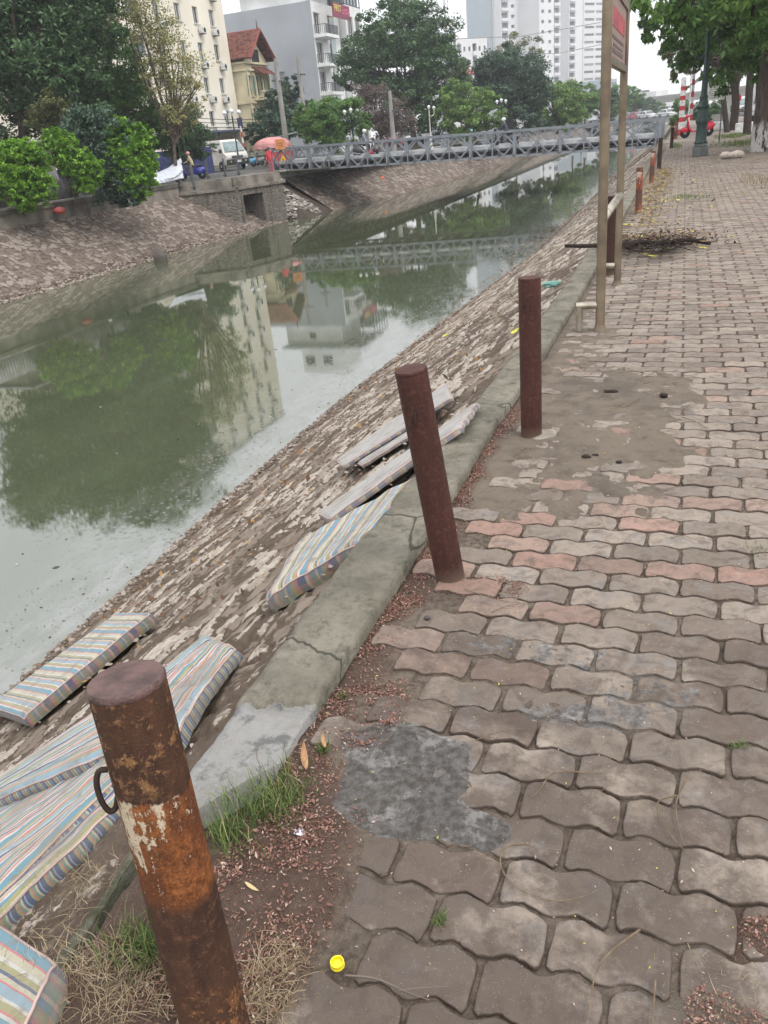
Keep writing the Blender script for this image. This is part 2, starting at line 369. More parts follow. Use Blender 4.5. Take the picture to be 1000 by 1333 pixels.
def m_water():
    g = NG('canal_water'); c = g.coord(); s = g.sep(c)
    # scum drifts along the right bank: x from about -7.5 (Y small) narrowing with distance
    n1 = g.noise(g.map(c, (1, .35, 1)), .9, 5, .6); n2 = g.noise(c, 13, 4, .65); n3 = g.noise(g.map(c, (1, .4, 1)), 5, 6, .65)
    vo = g.n('ShaderNodeTexVoronoi'); vo.inputs['Scale'].default_value = 11; g.l(c, vo.inputs['Vector'])
    edge = g.math('ADD', s[0], g.math('MULTIPLY', g.math('SUBTRACT', n1, .5), 2.6))
    near = g.rng(edge, -6.7, -5.6)
    far = g.rng(edge, -8.6, -6.2)
    b0 = g.mix(g.rng(n1, .3, .7), (.060, .070, .040), (.078, .088, .052))
    spots = g.math('MULTIPLY', g.rng(vo.outputs['Distance'], .42, .2), g.rng(n2, .42, .56))
    foam = g.math('MULTIPLY', near, g.rng(n3, .40, .60))
    sp2 = g.math('MULTIPLY', far, spots)
    col = g.mix(g.math('MULTIPLY', foam, .38), b0, (.235, .24, .24))
    col = g.mix(g.math('MULTIPLY', sp2, .45), col, (.085, .085, .07))
    speck = g.math('MULTIPLY', g.rng(g.noise(c, 3.5, 4, .7), .69, .72), g.rng(n1, .35, .6))
    col = g.mix(speck, col, (.045, .045, .03))
    g.l(col, g.b.inputs['Base Color'])
    g.b.inputs['IOR'].default_value = 2.5
    r = g.math('ADD', g.math('MULTIPLY', foam, .07), .01); r = g.math('ADD', r, g.math('MULTIPLY', sp2, .25)); g.l(r, g.b.inputs['Roughness'])
    bn = g.bump(g.noise(g.map(c, (1, .55, 1), (0, 0, .5)), 1.3, 3, .5), .035, .02)
    bn2 = g.bump(n2, .03, .004, bn); g.l(bn2, g.b.inputs['Normal']); return g.m
M_soil = m_soil(); M_pav = m_paver(); M_kerb = m_kerb(); M_water = m_water()
M_stR = m_stone('right_bank_masonry', (.088, .066, .050), (.19, .148, .115), (.29, .24, .195), (.45, .40, .34))
M_stL = m_stone('left_bank_masonry', (.075, .058, .048), (.15, .118, .098), (.22, .178, .150), (.29, .25, .215), .75)

# ================================================================ soil heightfield, paving, kerb
KY = [-2, 1.4, 2.9, 4.5, 6.1, 9, 46]; KI = [-.985, -.98, -.95, -.93, -.88, -.86, -.95]; KO = [-1.25, -1.23, -1.22, -1.15, -1.11, -1.08, -1.16]
def ki(y): return np.interp(y, KY, KI)
def ko(y): return np.interp(y, KY, KO)
def ell(x, y, cx, cy, rx, ry, s=0, j=.35, fx=5.):
    d = np.hypot((x - cx) / rx, (y - cy) / ry) + (fbm(x * fx, y * fx, 30 + s, 4) - .5) * 2 * j
    return 1 - sst(.75, 1.1, d)
def cover(x, y):
    """0..1 where loose earth lies over the paving"""
    c = ell(x, y, -.35, 4.55, .62, 1.25, 1, .5, 3.)
    c = np.maximum(c, ell(x, y, -.72, 4.0, .28, .8, 2, .3, 4.))
    c = np.maximum(c, .9 * ell(x, y, -.68, 6.4, .32, 1.3, 3, .5, 4.))
    c = np.maximum(c, .8 * ell(x, y, -.2, 11.3, .7, .6, 4, .5, 3.))
    c = np.maximum(c, ell(x, y, .30, 1.30, .10, .07, 5, .3, 14.))
    c = np.maximum(c, ell(x, y, .16, 1.10, .10, .055, 6, .4, 14.))
    c = np.maximum(c, .9 * ell(x, y, .6, 13.5, .5, .25, 7, .5, 4.))
    c = np.maximum(c, .9 * ell(x, y, -.5, 22, .4, 6, 8, .4, 1.))
    c = np.maximum(c, ell(x, y, 2.9, 33, 1.0, 9, 9, .4, 1.))
    c = np.maximum(c, .7 * ell(x, y, 1.6, 29, 1.3, 3, 10, .5, 1.))
    return c
def cem(x, y):
    c = ell(x, y, -.66, 1.66, .22, .13, 51, .35, 7.)
    c = np.maximum(c, ell(x, y, -.60, 1.44, .20, .10, 52, .3, 8.)); c = np.maximum(c, ell(x, y, -.62, 1.55, .19, .13, 58, .3, 8.)); c = np.maximum(c, ell(x, y, -.42, 1.44, .11, .07, 53, .3, 9.))
    c = np.maximum(c, .55 * ell(x, y, -.20, 1.93, .22, .08, 54, .6, 7.)); c = np.maximum(c, .45 * ell(x, y, -.40, 2.22, .3, .10, 55, .7, 6.))
    return np.maximum(c, .45 * ell(x, y, -.05, 2.05, .2, .1, 56, .7, 6.))
def LL(y): return np.interp(y, [0, 1.35, 1.62, 3.0, 3.4, 10], [-.68, -.68, -.85, -.85, -.86, -.90])
def PLIM(y): return float(np.interp(y, [0, 1.3, 1.6, 3.1, 3.4, 10], [-.60, -.64, -.80, -.80, -.70, -.72]))
def soil_z(x, y):
    x = np.asarray(x, float); y = np.asarray(y, float)
    z = -.0085 + (fbm(x * 14, y * 14, 3) - .5) * .013 + (fbm(x * 70, y * 70, 8, 3) - .5) * .005
    z = z + cover(x, y) * (.0108 + (fbm(x * 9, y * 9, 12) - .5) * .014 + (fbm(x * 2.2, y * 2.2, 13) - .5) * .016)
    side = 1 - sst(-.06, .06, x - LL(y) + (fbm(x * 6, y * 6, 21) - .5) * .14)
    z = z + side * (.008 * (fbm(x * 25, y * 25, 14) - .3) - .006)
    nearm = 1 - sst(1.15, 1.75, y + (fbm(x * 5, y * 5, 22) - .5) * .5)
    z = z + side * nearm * (.035 + .03 * (fbm(x * 11, y * 11, 25) - .5))
    cm = cem(x, y); z = z + cm * (.0125 + .010 * (fbm(x * 26, y * 26, 44) - .5))
    # behind the first bollard the earth laps over the kerb
    z = z + (1 - sst(-1.12, -.86, x)) * nearm * .022
    return z
def axis(segs):
    out = []
    for a, b, s in segs: out += list(np.arange(a, b, s))
    return np.array(out + [segs[-1][1]])
ys = axis([(.15, 3.6, .0125), (3.6, 8, .03), (8, 18, .08), (18, 46, .3)])
xs = axis([(-1.14, 1.2, .0125), (1.2, 3.2, .08), (3.2, 4.4, .2)])
Y, X = np.meshgrid(ys, xs, indexing='ij')
Z = soil_z(X, Y)
inK = X < ki(Y) - .004
lap = 1 - sst(.85, 1.35, Y + (fbm(X * 9, Y * 9, 40) - .5) * .3)
Z = np.where(inK, np.where(lap > .25, Z, -.06), Z)
dry = np.clip(cover(X, Y) + ell(X, Y, -.78, 4.3, .18, .9, 6) + .5 * (Y > 6), 0, 1)
lit = np.clip((1 - sst(-.06, .06, X - LL(Y) + (fbm(X * 6, Y * 6, 21) - .5) * .14)) * (1 - sst(4.6, 6.5, Y)) + ell(X, Y, .30, 1.30, .13, .09, 5, .3, 14.) + ell(X, Y, -.6, 2.6, .22, .1, 7), 0, 1)
struct(npmesh('soil', np.stack([X, Y, Z], -1).reshape(-1, 3), grid_faces(len(ys), len(xs))[:, ::-1], M_soil, smooth=True, attrs=dict(dry=dry, litter=lit, cem=cem(X, Y))))
# pavers --------------------------------------------------------
PL, PW, JT = .257, .1253, .0085
def amp(u, A=.0122):
    # trapezoid wave, two periods per paver length
    t = (u / (PL / 2)) % 1.
    return A * (np.clip(np.abs(t - .5) * 4 - 1, -1, 1))
def paver_outline(detail):
    # local coordinates centred, u in [-PL/2, PL/2], boundary curves shared between rows
    n = 22 if detail else 8
    h = PL / 2 - JT / 2
    us = np.linspace(-h, h, n + 1)
    top = [(u + 0., PW / 2 - JT / 2 + amp(u + PL / 4 + .006)) for u in us]
    bot = [(u, -PW / 2 + JT / 2 + amp(u + PL / 4 + .006)) for u in us]
    right = [(h + .009, .018), (h - .004, -.02)]
    left = [(-h - .004, -.02), (-h + .009, .018)]
    pts = bot + [(h - .004, -.022), (h + .009, .018)] + top[::-1] + [(-h + .009, .018), (-h - .004, -.022)]
    p = np.array(pts)
    # soften the corners
    q = p.copy()
    for _ in range(1): q = .5 * q + .25 * (np.roll(q, 1, 0) + np.roll(q, -1, 0))
    return q
def build_pavers():
    Vs = []; Fs = []; A = {k: [] for k in ('pc', 'pink', 'edge', 'damp', 'cem')}; off = 0
    outl = {d: paver_outline(d) for d in (True, False)}
    nrow = int(46 / PW); y0 = 2.092
    r0 = int((y0 - .2) / .1313) + 1
    for r in range(-r0, nrow - r0):
        yc = y0 + r * (PW if r >= 0 else .1313); ysc = 1. if r >= 0 else 1.045
        x0 = -.046 + (PL / 2 if r % 2 else 0) - PL * 3
        det = yc < 7.5
        xm = .9 + yc * .065 if yc < 30 else 3.1
        k = 0
        while True:
            xc = x0 + k * PL - PL / 2; k += 1
            if xc > min(xm + .8, 3.2): break
            lim = PLIM(yc) + .03 * math.sin(yc * 5) + .03 * math.sin(yc * 13 + 1)
            if xc - PL * .3 < lim - .05 and xc < 0 and xc - PL / 2 < lim - .16: continue
            if det:
                cv = float(cover(np.array([xc]), np.array([yc]))[0])
            o = outl[det]; n = len(o)
            h1, h2, h3, h4 = [rnd.random() for _ in range(4)]
            ang = (h1 - .5) * .035; ca, sa = math.cos(ang), math.sin(ang)
            sx = .985 + .02 * h2; 
            jit = np.array([[ (rnd.random() - .5) * .005, (rnd.random() - .5) * .004] for _ in range(n)]) if det else 0
            if det:
                nz_ = np.zeros((n, 2))
                for _ in range(rnd.choice((0, 1, 1, 2, 3))):
                    ci = rnd.randrange(n); dd_ = np.minimum(np.abs(np.arange(n) - ci), n - np.abs(np.arange(n) - ci)); nz_ -= o * (np.exp(-(dd_ / 1.8) ** 2) * rnd.uniform(.012, .035))[:, None]
                jit0 = jit; jit = jit + nz_
            q = (o + jit) * sx * np.array([1., ysc])
            q0 = o * sx * np.array([1., ysc]) if det else q
            xy = np.stack([q[:, 0] * ca - q[:, 1] * sa + xc + (h3 - .5) * .004, q[:, 0] * sa + q[:, 1] * ca + yc + (h4 - .5) * .003], 1)
            xy0 = np.stack([q0[:, 0] * ca - q0[:, 1] * sa + xc, q0[:, 0] * sa + q0[:, 1] * ca + yc], 1)
            zt = (rnd.random() - .5) * .006; tx = (rnd.random() - .5) * .025; ty = (rnd.random() - .5) * .035
            ctr = np.array([xc, yc])
            rings = [(1., -.03, 1.), (1.0, -.007, 1.), (.992, -.0022, .9), (.976, -.0008, .4), (.958, -.0001, .1), (.925, 0, 0), (.88, 0, 0), (.5, 0, 0)] if det else [(1., -.03, 1.), (.99, -.003, .7), (.95, 0, .0), (.91, 0, 0)]
            V = []; ed = []
            for s_, z_, e_ in rings:
                P = ctr + (xy0 - ctr) * s_ if s_ < .93 else ctr + (xy - ctr) * np.array([1 - (1 - s_) * .55, s_])
                zz = zt + z_ + (P[:, 0] - xc) * tx + (P[:, 1] - yc) * ty
                V.append(np.column_stack([P, zz])); ed += [e_] * n
            V.append(np.array([[xc, yc, zt + .0006]])); ed.append(0)
            V = np.concatenate(V); nv = len(V)
            F = []
            for i in range(len(rings) - 1):
                a = np.arange(n) + i * n; b = (np.arange(n) + 1) % n + i * n
                F.append(np.stack([a, b, b + n, a + n], 1))
            a = np.arange(n) + (len(rings) - 1) * n; b = (np.arange(n) + 1) % n + (len(rings) - 1) * n
            F.append(np.stack([a, b, np.full(n, nv - 1), np.full(n, nv - 1)], 1))
            F = np.concatenate(F)
            Vs.append(V); Fs.append(F + off); off += nv
            pkp = .42 if (2.4 < yc < 3.8 and xc < .2) else (.07 if yc < 8 else .02)
            A['pink'].append(np.full(nv, rnd.uniform(.3, .75) * (1 if yc > 2.3 else .5) if rnd.random() < pkp else 0.))
            A['pc'].append(np.full(nv, min(1., rnd.random() ** .8 + min(.3, yc * .035)))); A['edge'].append(np.array(ed))
            dm = min(1, max(0, 1.75 - yc / 1.6)) + .35 * (rnd.random() < .3)
            A['cem'].append(cem(V[:, 0], V[:, 1]))
            A['damp'].append(np.full(nv, min(1, dm + .12)))
    V = np.concatenate(Vs); F = np.concatenate(Fs)
    # centre fans are triangles: split off
    tri = F[:, 2] == F[:, 3]
    me = bpy.data.meshes.new('pavement')
    faces = [tuple(f[:3]) if t else tuple(f) for f, t in zip(F.tolist(), tri)]
    me.from_pydata(V.tolist(), [], faces); me.materials.append(M_pav)
    me.polygons.foreach_set('use_smooth', [True] * len(faces))
    for k_, a in A.items():
        x_ = me.attributes.new(k_, 'FLOAT', 'POINT'); x_.data.foreach_set('value', np.concatenate(a).astype(np.float32))
    o = bpy.data.objects.new('pavement', me); COL.objects.link(o); struct(o)
build_pavers()
# kerb ----------------------------------------------------------
ys = axis([(.1, 4, .012), (4, 10, .04), (10, 46, .2)])
prof = []
nt_ = 26
def kerb():
    V = []; rows = []
    Yk = ys; n = len(Yk)
    us = np.concatenate([[-.02, -.01, 0], np.linspace(.03, .97, nt_), [1., 1.01, 1.02]])
    YY, U_ = np.meshgrid(Yk, us, indexing='ij')
    inner = ki(YY) + (fbm(YY * 9, YY * 0 + 3, 5) - .5) * .016 + (fbm(YY * 45, YY * 0 + 3, 6) - .5) * .006
    outer = ko(YY) + (fbm(YY * 7, YY * 0 + 8, 7) - .5) * .03
    uc = np.clip(U_, 0, 1)
    # broken piece nearer than 1.72
    yb = 1.735 + (uc - .5) * .06 + (fbm(uc * 6, uc * 0, 9) - .5) * .06
    br = 1 - sst(-.006, .006, YY - yb)
    inner2 = inner - br * (.0 + .30 * np.clip((1.52 - YY) / .45, 0, .75))
    XX = outer + (inner2 - outer) * uc
    zt = .042 + (fbm(XX * 8, YY * 4, 11) - .5) * .012 + (fbm(XX * 60, YY * 60, 12, 3) - .5) * .004
    zt = np.where(YY > 6, zt - .012 * np.clip((YY - 6) / 3, 0, 1), zt)
    zt = zt - br * (.014 + .03 * (1 - uc) * 0 + .012 * fbm(XX * 14, YY * 14, 13)) - br * .03 * np.clip((1.4 - YY) / .5, 0, 1)
    zt = zt - .004 * (1 - uc) - .012 * np.exp(-((uc - 0) / .06) ** 2)
    zt = np.where(U_ < -.015, -.35, np.where(U_ < 0, -.06, zt)); zt = np.where(U_ > 1.005, -.12, np.where((U_ >= 1.0) , np.minimum(zt, .02), zt))
    V = np.stack([XX, YY, zt], -1).reshape(-1, 3)
    moss = np.clip((1 - sst(1.0, 1.5, YY)) * 1. + .22 * fbm(XX * 3, YY * 1.3, 31) * (YY > 1.7) , 0, 1)
    struct(npmesh('kerb', V, grid_faces(n, len(us))[:, ::-1], M_kerb, smooth=True, attrs=dict(broke=(br * (YY > 1.15)).ravel(), moss=moss.ravel())))
kerb()
# right embankment ----------------------------------------------
def bank(name, m, ys, us, crest, foot, zc, zf, cell, seed, amp_, mudline=None, sy=1.6):
    YY, U_ = np.meshgrid(ys, us, indexing='ij')
    cx = np.interp(YY, crest[0], crest[1]); fx = np.interp(YY, foot[0], foot[1])
    XX = cx + (fx - cx) * U_; zb = zc + (zf - zc) * U_
    Ls = np.hypot(fx - cx, zf - zc)
    a = U_ * Ls / cell; b = YY / (cell * sy)
    wx = (fbm(a * .8, b * .8, seed + 50) - .5) * .9; wy = (fbm(a * .8 + 40, b * .8, seed + 60) - .5) * .9
    f1, e, r = worley((a + wx).ravel(), (b + wy).ravel(), seed)
    f1 = f1.reshape(a.shape); e = e.reshape(a.shape); r = r.reshape(a.shape)
    stone = sst(.03, .22, e) 
    lump = (fbm(a * 1.5, b * 1.5, seed + 3) - .5)
    z = zb + amp_ * (stone * (.5 + .8 * r) + lump * 1.1 + (fbm(a * 6, b * 6, seed + 4, 3) - .5) * .5) - amp_ * .8
    mud = np.zeros_like(z) if mudline is None else sst(mudline - .16, mudline + .12, U_ + (fbm(a * .6, b * .5, seed + 7) - .5) * .35)
    z = z + mud * (fbm(a * 2, b * 2, seed + 8) - .5) * amp_ * 1.5
    if seed == 3: stone = stone * (1 - .5 * (1 - sst(1.6, 3.0, YY + (fbm(a * .5, b * .5, 66) - .5) * 2)))
    st2 = stone * (1 - (.8 if seed == 3 else .35) * sst(.5, .75, fbm(a * .5, b * .4, seed + 77)))
    return struct(npmesh(name, np.stack([XX, YY, z], -1).reshape(-1, 3), grid_faces(len(ys), len(us)), m, smooth=True, attrs=dict(stone=st2.ravel(), rnd=r.ravel(), mud=mud.ravel())))
cy = [-5, 1.4, 2.9, 4.5, 6.1, 9, 46, 500]; cxr = [-1.235, -1.225, -1.21, -1.14, -1.10, -1.07, -1.15, -1.15]
Lr = math.hypot(4.4, 2.78)
bank('embankment', M_stR, axis([(.2, 7, .015), (7, 14, .035), (14, 46, .12)]), axis([(0, 1, .0046)]), (cy, cxr), ([-5, 8, 12, 17, 27, 46, 500], [-5.55, -5.85, -5.85, -5.6, -4.95, -4.9, -5.0]), -.05, -2.74, .13, 3, .026, .80, 1.9)
bank('embankment', M_stR, axis([(46, 120, .5), (120, 500, 5)]), axis([(0, 1, .02)]), (cy, cxr), ([-5, 8, 46, 500], [-5.5, -5.7, -4.9, -5.0]), 0.01, -2.72, .3, 4, .03, .82, 1.5)
# water ---------------------------------------------------------
me = bpy.data.meshes.new('river_water'); me.from_pydata([(-40, -30, WATER), (-2, -30, WATER), (-2, 900, WATER), (-40, 900, WATER)], [], [(0, 1, 2, 3)]); me.materials.append(M_water)
o = bpy.data.objects.new('river_water', me); COL.objects.link(o); struct(o)
# left bank slope -----------------------------------------------
bank('far_embankment', M_stL, axis([(12, 44.5, .05)]), axis([(0, 1, .013)]), ([0, 60], [-25.5, -25.5]), ([0, 43, 60], [-21.75, -21.75, -21.5]), -.38, -2.68, .25, 8, .045, .9, 1.2)
bank('far_embankment', M_stL, axis([(50.2, 80, .12), (80, 200, .6), (200, 500, 4)]), axis([(0, 1, .02)]), ([0, 50, 62, 110, 500], [-24.2, -24.2, -22.3, -21.4, -21.]), ([0, 50, 62, 110, 500], [-20.4, -20.4, -18.4, -17.3, -17.]), -.15, -2.68, .34, 9, .04, .9, 1.2)
# grounds
M_grass = mat('verge_ground', (.10, .085, .06), .95, var=.3, vscale=1.5, bump=.6, bscale=30, col2=(.06, .075, .03))
M_asph = mat('asphalt', (.10, .098, .095), .9, var=.15, vscale=2, bump=.4, bscale=80)
def sheet(name, x0, y0, x1, y1, z, m, sub=1):
    b = MB(); b.add([(x0, y0, z), (x1, y0, z), (x1, y1, z), (x0, y1, z)], [(0, 1, 2, 3)]); return struct(b.build(name, m))
sheet('ground', -1.1, -30, 3000, 3000, -.07, M_grass)
sheet('ground', -3000, -100, -25.4, 49.9, .12, M_grass); sheet('ground', -3000, 49.9, -20.9, 3000, .12, M_grass)
sheet('road', -43, -20, -26.2, 49.9, .16, M_asph); sheet('road', -43, 49.9, -25.6, 300, .165, M_asph)
sheet('road', 5.2, -20, 14, 500, -.05, M_asph)
sheet('pavement', 3.2, 14, 5.2, 60, -.02, mat('plain_paving', (.25, .21, .18), .9, vscale=3, bump=.5, bscale=30))
sheet('pavement', -.9, 46.1, 5.1, 140, -.012, MATS['plain_paving'])
b = MB(); b.box((5.2, 200, -.02), (.18, 440, .14)); struct(b.build('road_kerb', mat('kerb_grey', (.4, .39, .37), .9)))
b = MB()
for y in range(-10, 300, 6): b.box((9.6, y, -.045), (.12, 2.5, .004))
struct(b.build('lane_marking', mat('road_paint', (.7, .7, .68), .7)))
# ================================================================ foreground things
def m_rust(name, base, dark, orange=None, bands=None, pale=(.55, .45, .33), rough=.75):
    g = NG(name); c = g.coord(); s = g.sep(c)
    st = g.map(c, (1, 1, .35))
    n1 = g.noise(st, 14, 7, .7); n2 = g.noise(c, 60, 7, .75); n3 = g.noise(st, 9, 7, .7); n4 = g.noise(c, 260, 4, .7); n5 = g.noise(g.map(c, (1, 1, .12)), 26, 5, .7)
    col = g.mix(g.rng(n1, .40, .60), base, dark)
    col = g.mix(g.rng(n2, .54, .62, 0, .7), col, tuple(x * 1.8 for x in base))
    col = g.mix(g.rng(n4, .60, .68, 0, .6), col, tuple(x * 2.4 for x in base)); col = g.mix(g.rng(n5, .56, .66, 0, .55), col, dark)
    col = g.mix(g.rng(s[2], .07, .0, 0, .6), col, (.16, .12, .09))
    if bands:
        z = g.math('ADD', s[2], g.math('MULTIPLY', g.math('SUBTRACT', n3, .5), .11)); z = g.math('ADD', z, g.math('MULTIPLY', s[0], .15))
        lo, hi = bands
        f = g.math('MULTIPLY', g.rng(z, lo, lo + .03), g.rng(z, hi, hi - .006))
        oc = g.mix(g.rng(n2, .42, .58), orange, tuple(x * .42 for x in orange))
        oc = g.mix(g.rng(n1, .56, .46, 0, .85), oc, (.10, .038, .02)); oc = g.mix(g.rng(n4, .58, .66, 0, .7), oc, tuple(min(1, x * 1.6) for x in orange))
        oc = g.mix(g.rng(n5, .53, .63, 0, .8), oc, (.11, .04, .02))
        pz = g.rng(z, lo + .02, hi); px = g.rng(s[0], .035, -.05, .0, 1.)
        pf = g.rng(g.math('ADD', g.math('ADD', g.math('MULTIPLY', n5, .55), g.math('MULTIPLY', n2, .45)), g.math('ADD', g.math('MULTIPLY', pz, .10), g.math('MULTIPLY', px, .05))),   .60, .635)
        oc = g.mix(pf, oc, pale)
        col = g.mix(f, col, oc)
        f2 = g.math('MULTIPLY', g.rng(z, lo - .14, lo - .24), g.rng(g.math('ADD', g.math('MULTIPLY', n1, .5), g.math('MULTIPLY', n2, .5)), .49, .55))
        col = g.mix(g.math('MULTIPLY', f2, .85), col, tuple(x * .8 for x in orange)); col = g.mix(g.math('MULTIPLY', f2, g.rng(n4, .52, .6)), col, (.36, .24, .12))
        f3 = g.math('MULTIPLY', g.rng(z, hi + .0, hi + .03), g.rng(g.math('ADD', g.math('MULTIPLY', n1, .5), g.math('MULTIPLY', n2, .5)), .51, .56))
        col = g.mix(g.math('MULTIPLY', f3, .8), col, (.26, .13, .055)); col = g.mix(g.math('MULTIPLY', f3, g.rng(n4, .55, .62)), col, (.40, .29, .16))
    g.l(col, g.b.inputs['Base Color']); g.b.inputs['Roughness'].default_value = rough; g.b.inputs['Metallic'].default_value = .0
    g.l(g.bump(g.math('ADD', n2, g.math('MULTIPLY', n4, .5)), .9, .005), g.b.inputs['Normal']); return g.m
M_r0 = m_rust('heavy_rust', (.085, .042, .026), (.040, .023, .018), (.29, .105, .038), (.495, .717))
M_r1 = m_rust('red_brown_rust', (.075, .031, .024), (.050, .023, .019), rough=.6)
M_r2 = m_rust('dark_brown_rust', (.058, .030, .022), (.036, .022, .018), rough=.7)
M_r3 = m_rust('flaking_rust', (.12, .06, .045), (.07, .04, .032), (.42, .13, .07), (.36, .66), pale=(.5, .4, .34))
M_steel = mat('dark_rod', (.05, .035, .03), .7, .3, bump=.4)
def bollard(name, label, base, top, r, m, group, ring=None, cap=None, smear=True):
    base = Vector(base); top = Vector(top); ax = top - base; L = ax.length
    t = thing(name, label, 'bollard', base, group=group)
    t.rotation_mode = 'QUATERNION'; t.rotation_quaternion = Vector((0, 0, 1)).rotation_difference(ax.normalized())
    b = MB(); pr = [(r, -.08)]
    for i in range(1, 24): pr.append((r * (1 + (rnd.random() - .5) * .008), L * i / 24))
    pr += [(r, L - .012), (r * .985, L - .006)]
    b.lathe(pr, 40); b.build('tube', m, t, smooth=True, angle=40)
    c = MB(); c.lathe([(r * 1.0, L - .0055), (r * 1.015, L - .004), (r * 1.015, L + .002), (r * .97, L + .0065), (r * .6, L + .008), (r * .2, L + .009)], 40)
    c.build('cap', cap or m, t, smooth=True, angle=50)
    if ring:
        z, ang, kind = ring
        b = MB(); d = Vector((math.cos(ang), math.sin(ang), 0)); s = Vector((-d.y, d.x, 0))
        if kind == 'loop':
            pts = [d * (r + .0) + Vector((0, 0, z)), d * (r + .013) + Vector((0, 0, z + .002)), d * (r + .021) + Vector((0, 0, z - .018)), d * (r + .021) + Vector((0, 0, z - .05)), d * (r + .014) + Vector((0, 0, z - .072)), d * (r + .004) + Vector((0, 0, z - .07)), d * (r - .003) + s * .003 + Vector((0, 0, z - .05))]
            b.tube(smooth_path(pts, 5), .0048, 8)
        else:
            pts = [d * (r + .001) + s * .012 + Vector((0, 0, z)), d * (r + .009) + s * .012 + Vector((0, 0, z - .02)), d * (r + .009) + s * .006 + Vector((0, 0, z - .045)), d * (r + .007) - s * .006 + Vector((0, 0, z - .046)), d * (r + .004) - s * .010 + Vector((0, 0, z - .02))]
            b.tube(smooth_path(pts, 4), .0025, 6)
        b.build('hook' if kind != 'loop' else 'ring', M_steel, t, smooth=True)
    return t
def smooth_path(pts, k=6):
    pts = [Vector(p) for p in pts]; P = [pts[0]] + pts + [pts[-1]]; out = []
    for i in range(1, len(P) - 2):
        for j in range(k):
            t = j / k; a, b, c, d = P[i - 1], P[i], P[i + 1], P[i + 2]
            out.append(.5 * ((2 * b) + (c - a) * t + (2 * a - 5 * b + 4 * c - d) * t * t + (3 * b - a - 3 * c + d) * t ** 3))
    out.append(pts[-1]); return out
BG = 'steel tube bollards along the kerb'
top0 = at(165, 888, 1.215); b0 = gp(306, 1430)
bollard('bollard', 'nearest bollard, orange rust band and flaking pale paint, ring on its side', b0, top0, .0585, M_r0, BG, ring=((top0 - b0).length - .135, R_(222), 'loop'), cap=mat('cap_rust', (.10, .055, .048), .6, var=.25, vscale=25, bump=.5, bscale=120))
b1 = gp(586, 750); t1 = at(535, 482, 2.80)
bollard('bollard', 'second nearest bollard, smooth red brown, leaning to the left', b1, t1, .0575, M_r1, BG, ring=(.72, R_(-95), 'hook'))
bollard('bollard', 'upright dark red brown bollard with a small hook, standing just before the steel sign frame', gp(692, 567), gp(692, 567) + Vector((0, 0, .865)), .058, M_r1, BG, ring=(.76, R_(-110), 'hook'))
for (x, y, h, r, m, lb) in [(793, 357, .80, .058, M_r2, 'dark brown bollard half hidden behind the steel sign frame'),
                        (831, 277, .72, .055, M_r3, 'thin bollard with flaking orange paint, first beyond the sign frame'),
                        (848, 238, .70, .055, M_r3, 'orange rusted bollard beside the drift of yellow leaves'),
                        (858, 220, .82, .060, M_r2, 'blackish bollard at the end of the truss bridge'),
                        (874, 193, .80, .07, M_r2, 'distant dark bollard left of the lamp post'),
                        (879, 181, .85, .11, M_r3, 'farthest rusty bollard beside the red and white pole')]:
    p = gp(x, y); bollard('bollard', lb, p, p + Vector((rnd.uniform(-.02, .02), 0, h)), r, m, BG)
# mortar collar at the third bollard
b = MB(); V = []
def collar(px, py, rx, ry, s, h=.012, name='cement_patch', m=None, n=34, rings=9, rough=.006):
    c = gp(px, py); V = []; 
    for i in range(rings + 1):
        t = i / rings
        for k in range(n):
            a = 2 * PI * k / n; j = .75 + .5 * float(fbm(np.array([math.cos(a) * 1.3 + s]), np.array([math.sin(a) * 1.3]), 5)[0])
            x = c.x + math.cos(a) * rx * t * j; y = c.y + math.sin(a) * ry * t * j
            z = h * (1 - t ** 3) * (.6 + .8 * float(fbm(np.array([x * 18]), np.array([y * 18]), 6)[0])) + (float(fbm(np.array([x * 70]), np.array([y * 70]), 7)[0]) - .5) * rough - (.02 if i == rings else 0) + .003
            V.append((x, y, z))
    F = [(i * n + k, i * n + (k + 1) % n, (i + 1) * n + (k + 1) % n, (i + 1) * n + k) for i in range(rings) for k in range(n)]
    b = MB(); b.add(V, [f[::-1] for f in F]); return struct(b.build(name, m, smooth=True))
M_cem = mat('pale_cement', (.30, .265, .22), .92, vscale=14, bump=.8, bscale=70, col2=(.20, .17, .14))
g = NG('dark_cement'); c_ = g.coord(); n1 = g.noise(c_, 12, 7, .7); n2 = g.noise(c_, 55, 7, .75); n3 = g.noise(c_, 200, 3)
col = g.mix(g.rng(n1, .38, .62), (.085, .084, .086), (.155, .152, .152)); col = g.mix(g.rng(n2, .55, .68), col, (.34, .34, .335)); col = g.mix(g.rng(n2, .42, .3), col, (.035, .033, .033)); col = g.mix(g.rng(n1, .36, .26), col, (.14, .11, .09))
g.l(col, g.b.inputs['Base Color']); g.b.inputs['Roughness'].default_value = .88; g.l(g.bump(g.math('ADD', n2, g.math('MULTIPLY', n3, .3)), 1., .008), g.b.inputs['Normal']); M_dcem = g.m
collar(705, 566, .10, .09, 1.3, .012, m=M_cem)
collar(815, 374, .13, .16, 3.7, .010, m=M_cem)
